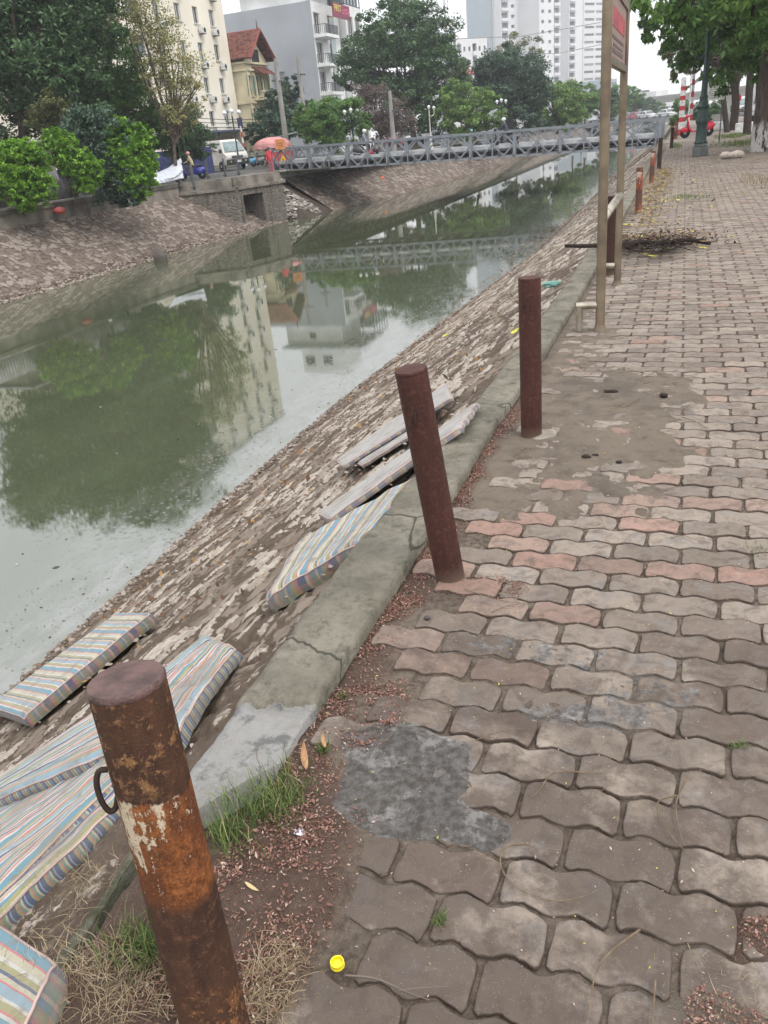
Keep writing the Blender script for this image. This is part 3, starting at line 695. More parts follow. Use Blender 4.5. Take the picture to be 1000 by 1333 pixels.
# ---------------------------------------------------------------- steel sign frame
M_ss = mat('weathered_steel', (.235, .185, .125), .4, .65, vscale=5, col2=(.14, .105, .075), bump=.15, bscale=90)
M_ss2 = mat('bright_steel_pipe', (.47, .43, .36), .35, .8, vscale=8, col2=(.30, .25, .19))
M_bd = mat('faded_sign_board', (.22, .14, .12), .6, vscale=6, col2=(.28, .19, .16))
p1 = gp(781, 430); p2 = gp(803.5, 371)
t = thing('sign_frame', 'tall brassy steel sign frame on two posts with a faded red board', 'sign frame', p1)
d = (p2 - p1); d.z = 0; ln = d.length; u = d.normalized(); s = Vector((-u.y, u.x, 0))
r = .037
for k, (o, h, rr) in enumerate([(Vector((0, 0, 0)), 3.3, .037), (d, 2.52, .035)]):
    b = MB(); b.lathe([(rr + .02, 0), (rr + .006, .03), (rr, .06), (rr, h * .5), (rr, h)], 20, c=(o.x, o.y, 0)); b.build('post', M_ss, t, smooth=True, angle=40)
    q = o - Vector((.165, 0.02, 0)) if k == 0 else o - Vector((.15, 0.0, 0))
    zz = .20 if k == 0 else .19
    b = MB()
    b.tube([Vector((q.x, q.y, 0)), Vector((q.x, q.y, zz))], .028, 16, cap=False)
    b.tube([Vector((q.x - .026, q.y, zz + .004)), Vector((o.x - .03, o.y, zz + .004))], .029, 16)
    b.build('foot_bracket', M_ss2, t, smooth=True, angle=50)
zr = at(797, 280, 1); 
b = MB(); b.tube([Vector((0, 0, .86)) + u * .03, d + Vector((0, 0, .86)) - u * .03], .036, 14); b.build('rail', M_ss2, t, smooth=True)
b = MB(); zb = 1.93; zt = 2.46
mid = d * .5; ang = math.atan2(u.y, u.x)
b.box((mid.x, mid.y, (zb + zt) / 2), (ln - .07, .02, zt - zb), 0, ang); bd = b.build('sign_board', M_bd, t)
b = MB()
for z_, hh in ((zb + .02, .05), (zt - .02, .06)): b.box((mid.x, mid.y, z_), (ln - .06, .05, hh), 0, ang)
for f in (.04, .96): q = d * f; b.box((q.x, q.y, (zb + zt) / 2), (.04, .05, zt - zb - .1), 0, ang)
b.build('board_frame', M_ss, t)
b = MB()
for zc_, hh, w_ in ((2.25, .13, .78), (2.12, .02, .7), (2.07, .015, .6), (2.03, .03, .66)):
    for sd_ in (1, -1):
        q = mid + s * (.012 * sd_); b.box((q.x, q.y, zc_), (ln * w_ * .9, .003, hh), 0 if hh > .1 else 1, ang)
b.build('board_print', [mat('faded_red_print', (.36, .05, .06), .6, var=.2), mat('dark_print', (.10, .07, .06), .6)], bd)
b = MB(); b.tube([Vector((0, 0, zb)) + u * .25, Vector((.004, 0, zb - .13)) + u * .2], [.008, .004], 6); b.build('strap', mat('dark_strap', (.05, .04, .04), .8), t)
# ---------------------------------------------------------------- striped mattresses on the slope
def stripe_mat(name, cols, period, wash=0., plaid=False):
    g = NG(name); uv = g.n('ShaderNodeUVMap').outputs[0]; s = g.sep(uv)
    c = g.coord(); n = g.noise(c, 9, 4); wob = g.math('MULTIPLY', g.math('SUBTRACT', n, .5), .006)
    def rampof(sock):
        v = g.math('FRACT', g.math('DIVIDE', g.math('ADD', sock, wob), period))
        st = []; p = 0; tot = sum(w for w, _ in cols)
        for w, cc in cols: st.append((p / tot, cc)); p += w
        return g.ramp(v, st, 'CONSTANT')
    col = rampof(s[1])
    if plaid: col = g.mix(.55, col, rampof(g.math('ADD', s[0], .03)), 'MULTIPLY'); col = g.mix(.25, col, rampof(s[0]))
    dirt = g.noise(c, 4, 6, .65)
    if wash: col = g.mix(wash, col, (.36, .335, .33))
    col = g.mix(g.rng(dirt, .48, .66, 0, .6), col, (.20, .17, .135)); col = g.mix(g.rng(g.noise(c, 11, 7, .78), .52, .62, 0, .6), col, (.15, .12, .09)); col = g.mix(.12, col, (.2, .18, .15))
    wv = g.noise(g.map(uv, (260, 260, 1)), 1, 2)
    col = g.mix(g.rng(wv, .4, .6, 0, .18), col, (.12, .12, .12))
    g.l(col, g.b.inputs['Base Color']); g.b.inputs['Roughness'].default_value = .95
    g.b.inputs['Sheen Weight'].default_value = .15
    g.l(g.bump(g.math('ADD', g.noise(c, 30, 4), g.math('MULTIPLY', wv, .3)), .35, .006), g.b.inputs['Normal']); return g.m
TE = (.10, .24, .31); CR = (.44, .40, .29); PK = (.50, .14, .15); OL = (.30, .28, .13); NV = (.07, .09, .17); WH = (.50, .48, .44); GR = (.15, .25, .20); MB_ = (.22, .32, .38)
C1 = [(3, TE), (.6, PK), (2, CR), (1, WH), (1.5, OL), (.8, NV), (1.2, CR), (.5, PK), (2.4, MB_), (.8, WH), (1.8, OL), (.5, PK), (1, WH)]
C2 = [(1.6, MB_), (.5, WH), (1, NV), (.8, CR), (.6, PK), (.8, WH), (1.4, TE), (1.2, OL), (.6, CR), (.6, NV), (.8, WH), (.9, PK), (1., OL)]
S1 = stripe_mat('striped_ticking', C1, .20); S1b = stripe_mat('plaid_border', [(2, NV), (.6, PK), (1.4, OL), (1, TE), (.6, CR), (1.5, GR), (.4, PK), (.8, CR)], .16, plaid=True)
S2 = stripe_mat('narrow_striped_cloth', C2, .155, .0); S2b = stripe_mat('dark_striped_edge', [(2, NV), (1, OL), (.4, PK), (1.2, GR), (.8, CR), (1, NV), (.6, MB_)], .05, .05)
S3 = stripe_mat('washed_out_ticking', C1, .16, .62); S3b = stripe_mat('washed_out_border', [(2, NV), (1, CR), (1, OL), (.5, PK), (1, NV)], .09, .45)
def slab(t, corners, thick, m, mside, fold=.008, ff=(3, 8), seed=0, axis='u', nm='cover', edge=.02, sag=0., nu=70, nv=28, piping=True):
    """corners A,B (one short end), C,D: A->D and B->C are the long sides"""
    A, B, C, D = [Vector(c) for c in corners]
    L = ((D - A).length + (C - B).length) / 2; W = ((B - A).length + (C - D).length) / 2
    us = np.linspace(0, 1, nu); vs_ = np.linspace(0, 1, nv); uu, vv = np.meshgrid(us, vs_, indexing='ij')
    Aa, Bb, Cc, Dd = [np.array(q) for q in (A, B, C, D)]
    P = ((1 - uu) * (1 - vv))[..., None] * Aa + ((1 - uu) * vv)[..., None] * Bb + (uu * vv)[..., None] * Cc + (uu * (1 - vv))[..., None] * Dd
    N_ = np.array((B - A).cross(D - A).normalized()); 
    if N_[2] < 0: N_ = -N_
    du = np.minimum(uu, 1 - uu) * L; dv = np.minimum(vv, 1 - vv) * W
    rnd_ = -edge * (np.exp(-du / (edge * .6)) + np.exp(-dv / (edge * .6)))
    f = (fbm(uu * ff[0] + seed, vv * ff[1] + seed, seed, 4) - .5) * 2 * fold + (fbm(uu * 14, vv * 10, seed + 3) - .5) * fold * .4
    P = P + (rnd_ + f - sag * np.sin(PI * uu) * 0)[..., None] * N_
    # wavering outline
    ol = (fbm(uu * 5 + seed, vv * 5, seed + 9) - .5) * .025
    ud = np.array((D - A).normalized()); vd = np.array((B - A).normalized()); P = P + ol[..., None] * vd
    F = grid_faces(nu, nv)
    nrm = np.cross(ud, vd); flip = nrm @ N_ > 0
    top = npmesh(nm, P.reshape(-1, 3), F if not flip else F[:, ::-1], m, t, True)
    uvv = np.stack([vv.ravel() * W, uu.ravel() * L], 1) if axis == 'u' else np.stack([uu.ravel() * L, vv.ravel() * W], 1)
    setuv(top, uvv)
    # border: outline ring dropped by the thickness
    idx = [(i, 0) for i in range(nu)] + [(nu - 1, j) for j in range(1, nv)] + [(i, nv - 1) for i in range(nu - 2, -1, -1)] + [(0, j) for j in range(nv - 2, 0, -1)]
    ring = np.array([P[i, j] for i, j in idx]); n = len(ring); cen = ring.mean(0)
    outd = ring - cen; outd /= np.linalg.norm(outd, axis=1)[:, None]
    per = np.concatenate([[0], np.cumsum(np.linalg.norm(np.diff(ring, axis=0), axis=1))])
    K = 6; V = []; UV = []
    for k in range(K + 1):
        tt = k / K; bulge = math.sin(PI * min(1, tt * 1.0)) * .010 * (thick / .06)
        V.append(ring - N_ * thick * tt + outd * bulge); UV.append(np.stack([np.full(n, tt * thick), per], 1))
    V = np.concatenate(V); UV = np.concatenate(UV)
    a = np.arange(n); b_ = (a + 1) % n; F = np.concatenate([np.stack([a + k * n, b_ + k * n, b_ + (k + 1) * n, a + (k + 1) * n], 1) for k in range(K)])
    sd_ = npmesh('border', V, F, mside, t, True); setuv(sd_, UV)
    if piping:
        b = MB(); b.tube([Vector(q) + Vector(N_) * .001 for q in ring[::2]] + [Vector(ring[0])], .0035, 6); b.build('piping', mat('piping_cord', (.45, .33, .30), .9), sd_, smooth=True)
def setuv(o, uv):
    me = o.data; l = me.uv_layers.new(name='UVMap'); li = np.empty(len(me.loops), np.int32); me.loops.foreach_get('vertex_index', li)
    l.data.foreach_set('uv', np.asarray(uv, np.float32)[li].ravel())
def matt(label, px, off, thick, m, ms, **k):
    t = thing(k.pop('name', 'foam_mattress'), label, k.pop('cat', 'mattress'), group='striped mattresses thrown on the stone bank')
    offs = off if isinstance(off, (list, tuple)) else [off] * 4
    cs = [onslope(x, y, o) for (x, y), o in zip(px, offs)]
    slab(t, cs, thick, m, ms, **k); return t
matt('small striped mattress lying flat at the water edge', [(152, 797), (194, 796), (28, 931), (-16, 918)], .085, .075, S1, S1b, seed=1, fold=.006, edge=.014)
matt('striped mattress with a sharp corner pushed against the kerb behind the leaning bollard', [(343, 773), (488, 690), (552, 612), (391, 700)], [.10, .05, .05, .09], .075, S1, S1b, seed=2, fold=.012, axis='v', edge=.018)
matt('washed out whitish mattress half under the one behind the leaning bollard', [(413, 667), (428, 674), (598, 552), (621, 521)], [.06, .06, .09, .07], .032, S3, S3b, seed=3, fold=.007, axis='v', edge=.012)
matt('folded dirty white mattress lowest on the slope behind the leaning bollard', [(437, 598), (446, 606), (588, 516), (580, 498)], .07, .022, S3, S3b, seed=4, fold=.009, axis='v', edge=.010)
matt('thin grey folded edge under the dirty white mattress', [(460, 600), (470, 604), (545, 560), (540, 552)], .03, .02, S3, S3b, seed=14, fold=.006, axis='v', edge=.010, nu=40, nv=12)
matt('striped mattress at the photo edge pressed against the kerb', [(-70, 1160), (68, 1250), (-10, 1400), (-190, 1300)], .09, .08, S1, S1b, seed=5, fold=.006, edge=.012)
matt('upper sheet of the long striped cover draped behind the nearest bollard', [(212, 862), (172, 962), (-60, 1064), (-60, 1050)], [.10, .10, .12, .12], .04, S2, S2b, seed=6, fold=.018, axis='v', edge=.010, ff=(2, 12), name='striped_cover', cat='mattress cover')
matt('broad middle sheet of the long striped cover behind the nearest bollard', [(175, 935), (205, 960), (-40, 1196), (-60, 1075)], [.07, .07, .09, .07], .06, S2, S2b, seed=7, fold=.026, axis='v', edge=.016, ff=(2, 14), name='striped_cover', cat='mattress cover')
matt('lowest rolled edge of the long striped cover behind the nearest bollard', [(190, 960), (218, 975), (-30, 1216), (-34, 1180)], [.05, .05, .06, .06], .05, S2, S2b, seed=8, fold=.022, axis='v', edge=.02, ff=(2, 9), name='striped_cover', cat='mattress cover')
matt('bunched tail of the long striped cover above the nearest bollard', [(266, 826), (304, 840), (205, 985), (130, 925)], [.07, .06, .08, .09], .05, S2, S2b, seed=9, fold=.03, axis='v', edge=.018, ff=(1.5, 16), name='striped_cover', cat='mattress cover')
# ---------------------------------------------------------------- scatter helpers
def slope_z(x, y): return (x + 1.22) * SLOPE - .05
def leaves(name, P, size, asp, m, tilt=.35, tone=None, curl=.25, lab=None, cat=None, seed=1, kindstuff=True):
    rg = np.random.default_rng(seed); n = len(P); th = rg.uniform(0, 2 * PI, n); sz = size * rg.uniform(.45, 1.0, n) * (1 + .9 * (rg.uniform(0, 1, n) > .9))
    a = np.stack([np.cos(th), np.sin(th), rg.normal(0, tilt, n)], 1); a /= np.linalg.norm(a, axis=1)[:, None]
    b = np.stack([-np.sin(th), np.cos(th), rg.normal(0, tilt, n)], 1); nz = np.cross(a, b)
    h = sz[:, None]; w = sz[:, None] * asp
    V = np.stack([P - a * h / 2, P - b * w / 2 + nz * h * curl * .3, P + a * h / 2 + nz * h * curl * .5, P + b * w / 2 + nz * h * curl * .3], 1).reshape(-1, 3)
    F = np.arange(4 * n).reshape(-1, 4)
    o = npmesh(name, V, F, m, fattrs=dict(tone=rg.uniform(0, 1, n) if tone is None else tone))
    return stuff(o, lab, cat) if kindstuff else o
def leafmat(name, stops, rough=.6, trans=.25, bump=False):
    g = NG(name); t = g.attr('tone'); c = g.coord(); col = g.ramp(t, stops)
    n = g.noise(c, 3, 3); col = g.mix(g.rng(n, .4, .7, 0, .25), col, tuple(x * .6 for x in stops[0][1]))
    g.l(col, g.b.inputs['Base Color']); g.b.inputs['Roughness'].default_value = rough
    if trans:
        tr = g.n('ShaderNodeBsdfTranslucent'); g.l(col, tr.inputs['Color']); mx = g.n('ShaderNodeMixShader'); mx.inputs[0].default_value = trans
        g.l(g.b.outputs[0], mx.inputs[1]); g.l(tr.outputs[0], mx.inputs[2]); g.l(mx.outputs[0], g.out.inputs['Surface'])
    return g.m
M_lit = leafmat('litter_husks', [(0, (.075, .04, .03)), (.35, (.16, .078, .058)), (.7, (.26, .14, .11)), (.93, (.36, .23, .18)), (1, (.52, .44, .34))], .8, 0)
rg = np.random.default_rng(5)
def cand(n, x0, x1, y0, y1): return rg.uniform(x0, x1, n), rg.uniform(y0, y1, n)
x, y = cand(250000, -1.02, -.40, .35, 6.0)
ed = ki(y)
wgt = (x > ed + .004) * (1 - sst(-.05, .05, x - LL(y) + (fbm(x * 6, y * 6, 21) - .5) * .14)) * (1 - .85 * sst(3.6, 5.5, y))
wgt = np.maximum(wgt, .9 * ell(x, y, -.66, 2.60, .24, .09, 7)) ; wgt = np.maximum(wgt, .9 * (x > ed) * ell(x, y, -.80, 1.82, .10, .2, 12))
wgt *= sst(.34, .56, fbm(x * 7, y * 7, 70)) * .85 + .15; wgt *= np.where(y < 1.5, .55, 1.)
k = rg.uniform(0, 1, len(x)) < wgt; x, y = x[k], y[k]
leaves('leaf_litter', np.stack([x, y, soil_z(x, y) + rg.uniform(.001, .009, len(x))], 1), .0108, .40, M_lit, lab='reddish brown husks and leaf litter filling the gap between kerb and paving', cat='leaf litter')
x, y = cand(6500, .1, .5, .95, 1.45); k = rg.uniform(0, 1, len(x)) < np.maximum(ell(x, y, .30, 1.30, .10, .07, 5, .3, 14.), ell(x, y, .16, 1.10, .10, .055, 6, .4, 14.)); x, y = x[k], y[k]
leaves('leaf_litter', np.stack([x, y, soil_z(x, y) + rg.uniform(.002, .010, len(x))], 1), .0095, .42, M_lit, lab='patch of brown leaf litter on the paving at the right edge', cat='leaf litter', seed=2)
# sprinkled husks and tiny yellow leaflets on the paving
x, y = cand(1500, -.7, 1.0, .8, 6); leaves('scattered_husks', np.stack([x, y, np.full(len(x), .006)], 1), .008, .4, leafmat('pale_husks', [(0, (.16, .11, .08)), (1, (.50, .42, .36))], .8, 0), tilt=.15, lab='tiny pale husks sprinkled over the paving', cat='husks', seed=3)
x, y = cand(520, -.95, 1.1, .8, 9); leaves('fallen_leaflets', np.stack([x, y, np.full(len(x), .007)], 1), .0085, .42, leafmat('yellow_leaflet', [(0, (.42, .40, .06)), (.5, (.60, .55, .08)), (1, (.70, .62, .18))], .5, .2), tilt=.12, lab='tiny yellow leaflets sprinkled over the paving', cat='leaflets', seed=4)
M_yl = leafmat('yellow_fallen_leaves', [(0, (.12, .06, .03)), (.4, (.22, .13, .05)), (.75, (.36, .25, .06)), (1, (.52, .44, .10))], .6, .1)
x = np.concatenate([rg.normal(-.50, .15, 1100), rg.normal(-.2, .5, 500), rg.normal(.8, 1.0, 260)]); y = np.concatenate([rg.uniform(13.0, 26, 1100), rg.uniform(12, 27, 500), rg.uniform(16, 34, 260)])
k = x > ki(y) + .02
leaves('fallen_leaves', np.stack([x, y, np.full(len(x), .012) + rg.uniform(0, .03, len(x))], 1)[k], .07, .45, M_yl, tilt=.3, lab='drift of yellow and brown leaves along the kerb past the sign frame', cat='fallen leaves', seed=5)
x = rg.normal(-.35, .42, 2200); y = 11.45 + rg.normal(0, .42, 2200); k = x > -1.0
leaves('fallen_leaves', np.stack([x, y, np.full(len(x), .03) + rg.uniform(0, .05, len(x))], 1)[k], .06, .45, leafmat('brown_twig_litter', [(0, (.03, .02, .015)), (.6, (.10, .06, .04)), (.9, (.22, .14, .07)), (1, (.55, .50, .12))], .8, 0), tilt=.4, lab='dark twiggy litter heaped around the fallen branch', cat='fallen leaves', seed=6)
# litter and debris on the stone slope
x = -1.3 - 3.9 * rg.uniform(0, 1, 5200) ** .7; y = rg.uniform(3, 46, 5200) ** 1.0; z = -.0 + (x + 1.16) * .595 + .012
k = fbm(x * 1.2, y * .5, 90) > .46
leaves('slope_litter', np.stack([x, y, z + .012], 1)[k], .05, .45, leafmat('slope_leaves', [(0, (.08, .045, .03)), (.6, (.20, .11, .06)), (1, (.34, .20, .07))], .8, 0), tilt=.5, lab='brown leaves caught on the stone bank beside the water', cat='leaf litter', seed=7)

# specks of scum and floating leaves on the canal
x = rg.normal(-6.2, .6, 5200); y = rg.uniform(4, 34, 5200); k = (x < -5.35) & (fbm(x * 1.7, y * .9, 95) > .54)
leaves('floating_scum', np.stack([x, y, np.full(len(x), WATER + .004)], 1)[k], .022, .6, leafmat('scum_specks', [(0, (.03, .03, .022)), (.7, (.09, .085, .06)), (.9, (.2, .19, .16)), (1, (.45, .45, .42))], .7, 0), tilt=.03, curl=.05, lab='specks of scum and leaves drifting by the near bank', cat='scum', seed=21)
x = rg.uniform(-20, -6, 900); y = 6 + 34 * rg.uniform(0, 1, 900) ** 1.2
leaves('floating_scum', np.stack([x, y, np.full(len(x), WATER + .004)], 1), .05, .6, MATS['scum_specks'], tilt=.03, curl=.05, lab='few dark specks floating on the open canal', cat='scum', seed=22)
# rubble along the water's edge and loose crumbs on the slope
def stones(name, P, size, m, seed=1, lab=None, cat=None, flat=.6, tone=True):
    rg = np.random.default_rng(seed); n = len(P)
    base = np.array([(0, 0, -1), (1, 0, 0), (.3, .95, 0), (-.8, .6, 0), (-.8, -.6, 0), (.3, -.95, 0), (0, 0, 1), (.55, .3, .7), (-.4, .4, .75), (0, -.5, .7)], float)
    fc = np.array([(0, 2, 1), (0, 3, 2), (0, 4, 3), (0, 5, 4), (0, 1, 5), (1, 2, 7), (2, 8, 7), (2, 3, 8), (3, 4, 8), (4, 9, 8), (4, 5, 9), (5, 1, 9), (1, 7, 9), (7, 8, 6), (8, 9, 6), (9, 7, 6)])
    V = np.repeat(base[None], n, 0) * (1 + rg.normal(0, .18, (n, 10, 1))); V[..., 2] *= flat; V[..., 0] *= rg.uniform(.7, 1.5, (n, 1))
    th = rg.uniform(0, 2 * PI, n); c, s = np.cos(th), np.sin(th)
    X = V[..., 0] * c[:, None] - V[..., 1] * s[:, None]; Y = V[..., 0] * s[:, None] + V[..., 1] * c[:, None]
    sz = (size * rg.uniform(.4, 1.5, n))[:, None]
    V = np.stack([X * sz, Y * sz, V[..., 2] * sz], -1) + P[:, None, :]
    F = (fc[None] + (np.arange(n) * 10)[:, None, None]).reshape(-1, 3)
    o = npmesh(name, V.reshape(-1, 3), F, m, fattrs=dict(tone=np.repeat(rg.uniform(0, 1, n), 16)))
    return stuff(o, lab, cat)
M_rub = leafmat('rubble_stone', [(0, (.10, .075, .06)), (.5, (.20, .155, .125)), (1, (.38, .33, .29))], .9, 0)
fr = lambda y: -1.2 - (np.interp(y, [-5, 8, 12, 17, 27, 46], [4.33, 4.63, 4.63, 4.4, 3.8, 3.75])) * .88
y = rg.uniform(2.5, 40, 5200); x = fr(y) + rg.normal(.10, .20, 5200); z = WATER + np.maximum(-.02, (x - fr(y)) * .59) + .005
stones('shore_rubble', np.stack([x, y, z], 1), .022, M_rub, 1, 'small brown stones and silt along the near water line', 'rubble')
y = rg.uniform(.8, 12, 1500); x = rg.uniform(-5, -1.3, 1500); z = (x + 1.2) * .595 + .004
stones('slope_crumbs', np.stack([x, y, z], 1), .012, M_rub, 2, 'loose crumbs of mortar scattered on the stone bank', 'rubble')
y = rg.uniform(12, 45, 2600); x = -22.05 + rg.normal(.05, .16, 2600); z = np.full(2600, WATER + .0) + np.maximum(0, -22.0 - x) * .55
stones('far_shore_rubble', np.stack([x, y, z], 1), .05, M_rub, 3, 'stones along the far water line below the bushes', 'rubble')
x = rg.uniform(-25, -20.3, 2600); y = rg.uniform(46.2, 51.5, 2600); hh = np.maximum(0, 1 - np.hypot((x + 23.6) / 2.6, (y - 48.3) / 2.8)) * 1.9
k = hh > .03
stones('rubble_heap', np.stack([x, y, WATER + hh - .05 + rg.uniform(0, .1, 2600)], 1)[k], .11, leafmat('pale_rubble', [(0, (.12, .10, .085)), (.5, (.28, .25, .22)), (1, (.52, .49, .45))], .9, 0), 4, 'heap of pale rubble under the far end of the bridge', 'rubble')
# ---------------------------------------------------------------- grass
def blades(name, P, h, m, seed, label=None, cat='grass', spread=.95, w=.0035, flat=0., kind=True, group=None, origin=None):
    rg = np.random.default_rng(seed); n = len(P); th = rg.uniform(0, 2 * PI, n); ln = h * rg.uniform(.45, 1.25, n); lean = rg.uniform(.1, 1, n) * spread
    d = np.stack([np.cos(th), np.sin(th), np.zeros(n)], 1); s = np.stack([-np.sin(th), np.cos(th), np.zeros(n)], 1)
    V = []; spread_ = 1
    for i, t in enumerate((0, .35, .7, 1.)):
        out = lean * t ** 1.6 * ln; up = ln * t * (1 - flat) * np.sqrt(np.maximum(.05, 1 - (lean * t) ** 2 * .8))
        c = P + d * out[:, None] + np.array([0, 0, 1]) * up[:, None] + s * (rg.normal(0, .05, n) * ln * t)[:, None]
        wd = w * (1 - t * .85)
        V += [c - s * wd, c + s * wd]
    V = np.stack(V, 1)
    if origin is not None: V = V - np.array(origin)
    V = V.reshape(-1, 3)
    q = np.array([(0, 1, 3, 2), (2, 3, 5, 4), (4, 5, 7, 6)]); F = (q[None] + (np.arange(n) * 8)[:, None, None]).reshape(-1, 4)
    o = npmesh(name, V, F, m, smooth=True, fattrs=dict(tone=np.repeat(rg.uniform(0, 1, n), 3)))
    if origin is not None: o.location = origin
    if kind: stuff(o, label, cat)
    else: tag(o, label, cat, group)
    return o
M_gr = leafmat('grass_blades', [(0, (.06, .10, .03)), (.5, (.11, .18, .05)), (.8, (.18, .23, .08)), (1, (.38, .34, .17))], .6, .25)
M_st = leafmat('dry_straw', [(0, (.14, .10, .06)), (.5, (.28, .21, .13)), (1, (.42, .34, .23))], .8, .1)
def pts_at(px, py, rx, ry, n, seed, z=None):
    c = gp(px, py); rg = np.random.default_rng(seed); x = c.x + rg.normal(0, rx, n); y = c.y + rg.normal(0, ry, n)
    zz = soil_z(x, y) if z is None else np.full(n, z)
    return np.stack([x, y, zz], 1), (c.x, c.y, 0.)
GG = 'grass tufts growing at the kerb and in the paving joints'
for (px, py, rx, ry, n, h, w, m, lb) in [
    (352, 1052, .05, .06, 420, .07, .0018, M_gr, 'larger grass tuft growing over the broken kerb end'),
    (300, 1100, .030, .030, 150, .06, .002, M_gr, 'small grass clump between the broken kerb and the nearest bollard'),
    (196, 1252, .04, .035, 260, .062, .0018, M_gr, 'bright green tuft left of the nearest bollard'),
    (573, 1200, .012, .020, 90, .03, .0014, M_gr, 'tiny weed in the paving joint right of the yellow bottle cap'),
    (962, 972, .025, .012, 60, .028, .0014, M_gr, 'tiny weed in the paving joint at the right edge'),
    (985, 716, .03, .03, 60, .03, .0016, M_gr, 'sparse weed in the paving joint at the far right'),
    (420, 975, .015, .02, 80, .03, .0016, M_gr, 'thin weeds along the inner side of the kerb'),
    (445, 905, .01, .012, 40, .025, .0014, M_gr, 'few blades beside the kerb above the broken piece'),
    (897, 257, .22, .35, 300, .06, .006, M_gr, 'low grass patch on the paving past the leaf drift'),
    (880, 190, .12, 1.6, 300, .10, .01, M_gr, 'strip of grass between the far bollards'),
    (952, 178, .35, 1.2, 700, .16, .012, M_gr, 'green grass mound at the foot of the double trunk'),
    (965, 187, .55, 1.3, 700, .14, .012, M_gr, 'olive grass mound left of the whitewashed trunk'),
    (992, 238, .25, .9, 160, .11, .009, M_st, 'dry tussock at the right edge of the paving')]:
    big = rx >= .1 or ry > .2; q_ = .45 if rx < .03 else 1.; P, o_ = pts_at(px, py, rx * q_, ry * q_, n, int(px) + 3); blades('grass' if big else 'grass_tuft', P, h, m, int(px), lb, 'grass', kind=big, group=GG, origin=o_, w=w)
P1, _ = pts_at(150, 1290, .10, .05, 700, 31); P2, _ = pts_at(355, 1290, .035, .05, 420, 33); P3, _ = pts_at(110, 1180, .03, .06, 120, 35)
P = np.concatenate([P1, P2, P3]); P[:, 2] += .004
blades('dry_grass', P, .075, M_st, 8, 'matted dry straw on the earth around the nearest bollard', spread=1.0, w=.0011, flat=.72)
P, _ = pts_at(985, 1290, .08, .05, 200, 36); blades('dry_grass', P, .05, M_st, 9, 'dry straw in the litter patch at the lower right', spread=1.0, w=.001, flat=.75)
P, _ = pts_at(900, 1265, .03, .04, 100, 37); 
# ---------------------------------------------------------------- twigs and vines
M_tw = mat('dry_vine', (.13, .095, .06), .8, vscale=40, col2=(.20, .15, .10)); M_tw2 = mat('grey_twig', (.16, .13, .11), .85)
def twig(label, px, r, m=M_tw, lift=.009, name='twig', taper=.35, group='twigs and vine stems lying on the paving', cat='twig', fn=gp):
    P = [fn(x, y) for x, y in px]; P = [p + Vector((0, 0, lift + (rnd.random() * .006 if fn is gp else 0.01))) for p in P]
    sp_ = smooth_path(P, 6); n = len(sp_); o0 = sp_[0].copy()
    b = MB(); b.tube([p - o0 for p in sp_], [r * 1.3 * (1 - (1 - taper) * i / n) for i in range(n)], 6); o = b.build(name, m, smooth=True, loc=o0); return tag(o, label, cat, group)
twig('long thin vine looping over the third row of pavers', [(755, 1010), (720, 1012), (700, 1035), (678, 1050)], .0019)
twig('vine curl hooking right beside the looping vine', [(752, 1012), (785, 1012), (790, 1028), (775, 1035)], .0012)
twig('round curled vine stem lying on a paver in the middle', [(690, 1103), (660, 1108), (652, 1130), (672, 1160), (720, 1177), (760, 1172), (778, 1163)], .0017)
twig('short vine tail left of the round curled stem', [(616, 1108), (634, 1124), (656, 1128)], .0012)
twig('upright forked vine stem right of the round curl', [(894, 1017), (880, 1050), (884, 1085), (891, 1105)], .0018)
twig('long vine stem crossing the forked one', [(882, 1040), (856, 1050), (862, 1075), (890, 1110), (922, 1134)], .0016)
twig('curved stem below the round curl', [(833, 1215), (795, 1245), (775, 1275), (766, 1333)], .002)
twig('short straight stick at the bottom edge of the paving', [(853, 1280), (851, 1310), (849, 1345)], .002)
twig('grey twig right of the yellow bottle cap', [(450, 1275), (490, 1280), (530, 1295), (560, 1306)], .0018, M_tw2)
twig('short pale stem near the grey twig', [(520, 1294), (550, 1290), (585, 1288)], .0009, M_tw2)
twig('thin curved stem on the pavers beside the cement patch', [(620, 968), (650, 957), (690, 952)], .0012)
twig('stem lying by the foot of the leaning bollard', [(605, 770), (650, 784), (690, 790)], .0015)
twig('stem pointing up from the litter past the leaning bollard', [(640, 800), (660, 792), (684, 788)], .0014)
twig('thin curled stem on the pavers at the right', [(873, 703), (890, 700), (905, 706), (925, 710)], .0015)
twig('long dry stem across the earth patch', [(755, 481), (790, 481), (800, 478)], .003, M_tw2); twig('bent dry stem in the earth patch', [(812, 532), (830, 522), (835, 517)], .002, M_tw2)
twig('dark stem at the right of the earth patch', [(888, 546), (905, 552), (925, 563)], .0025, M_tw2); twig('thin branch lying flat in the earth patch', [(872, 538), (890, 534), (908, 529)], .0025, M_tw2)
twig('stem above the earth patch', [(828, 496), (850, 488), (868, 470)], .002, M_tw2)
twig('thin wire sticking up from the broken kerb', [(340, 985), (338, 1003), (344, 1018)], .0012, M_tw2, lift=.045)
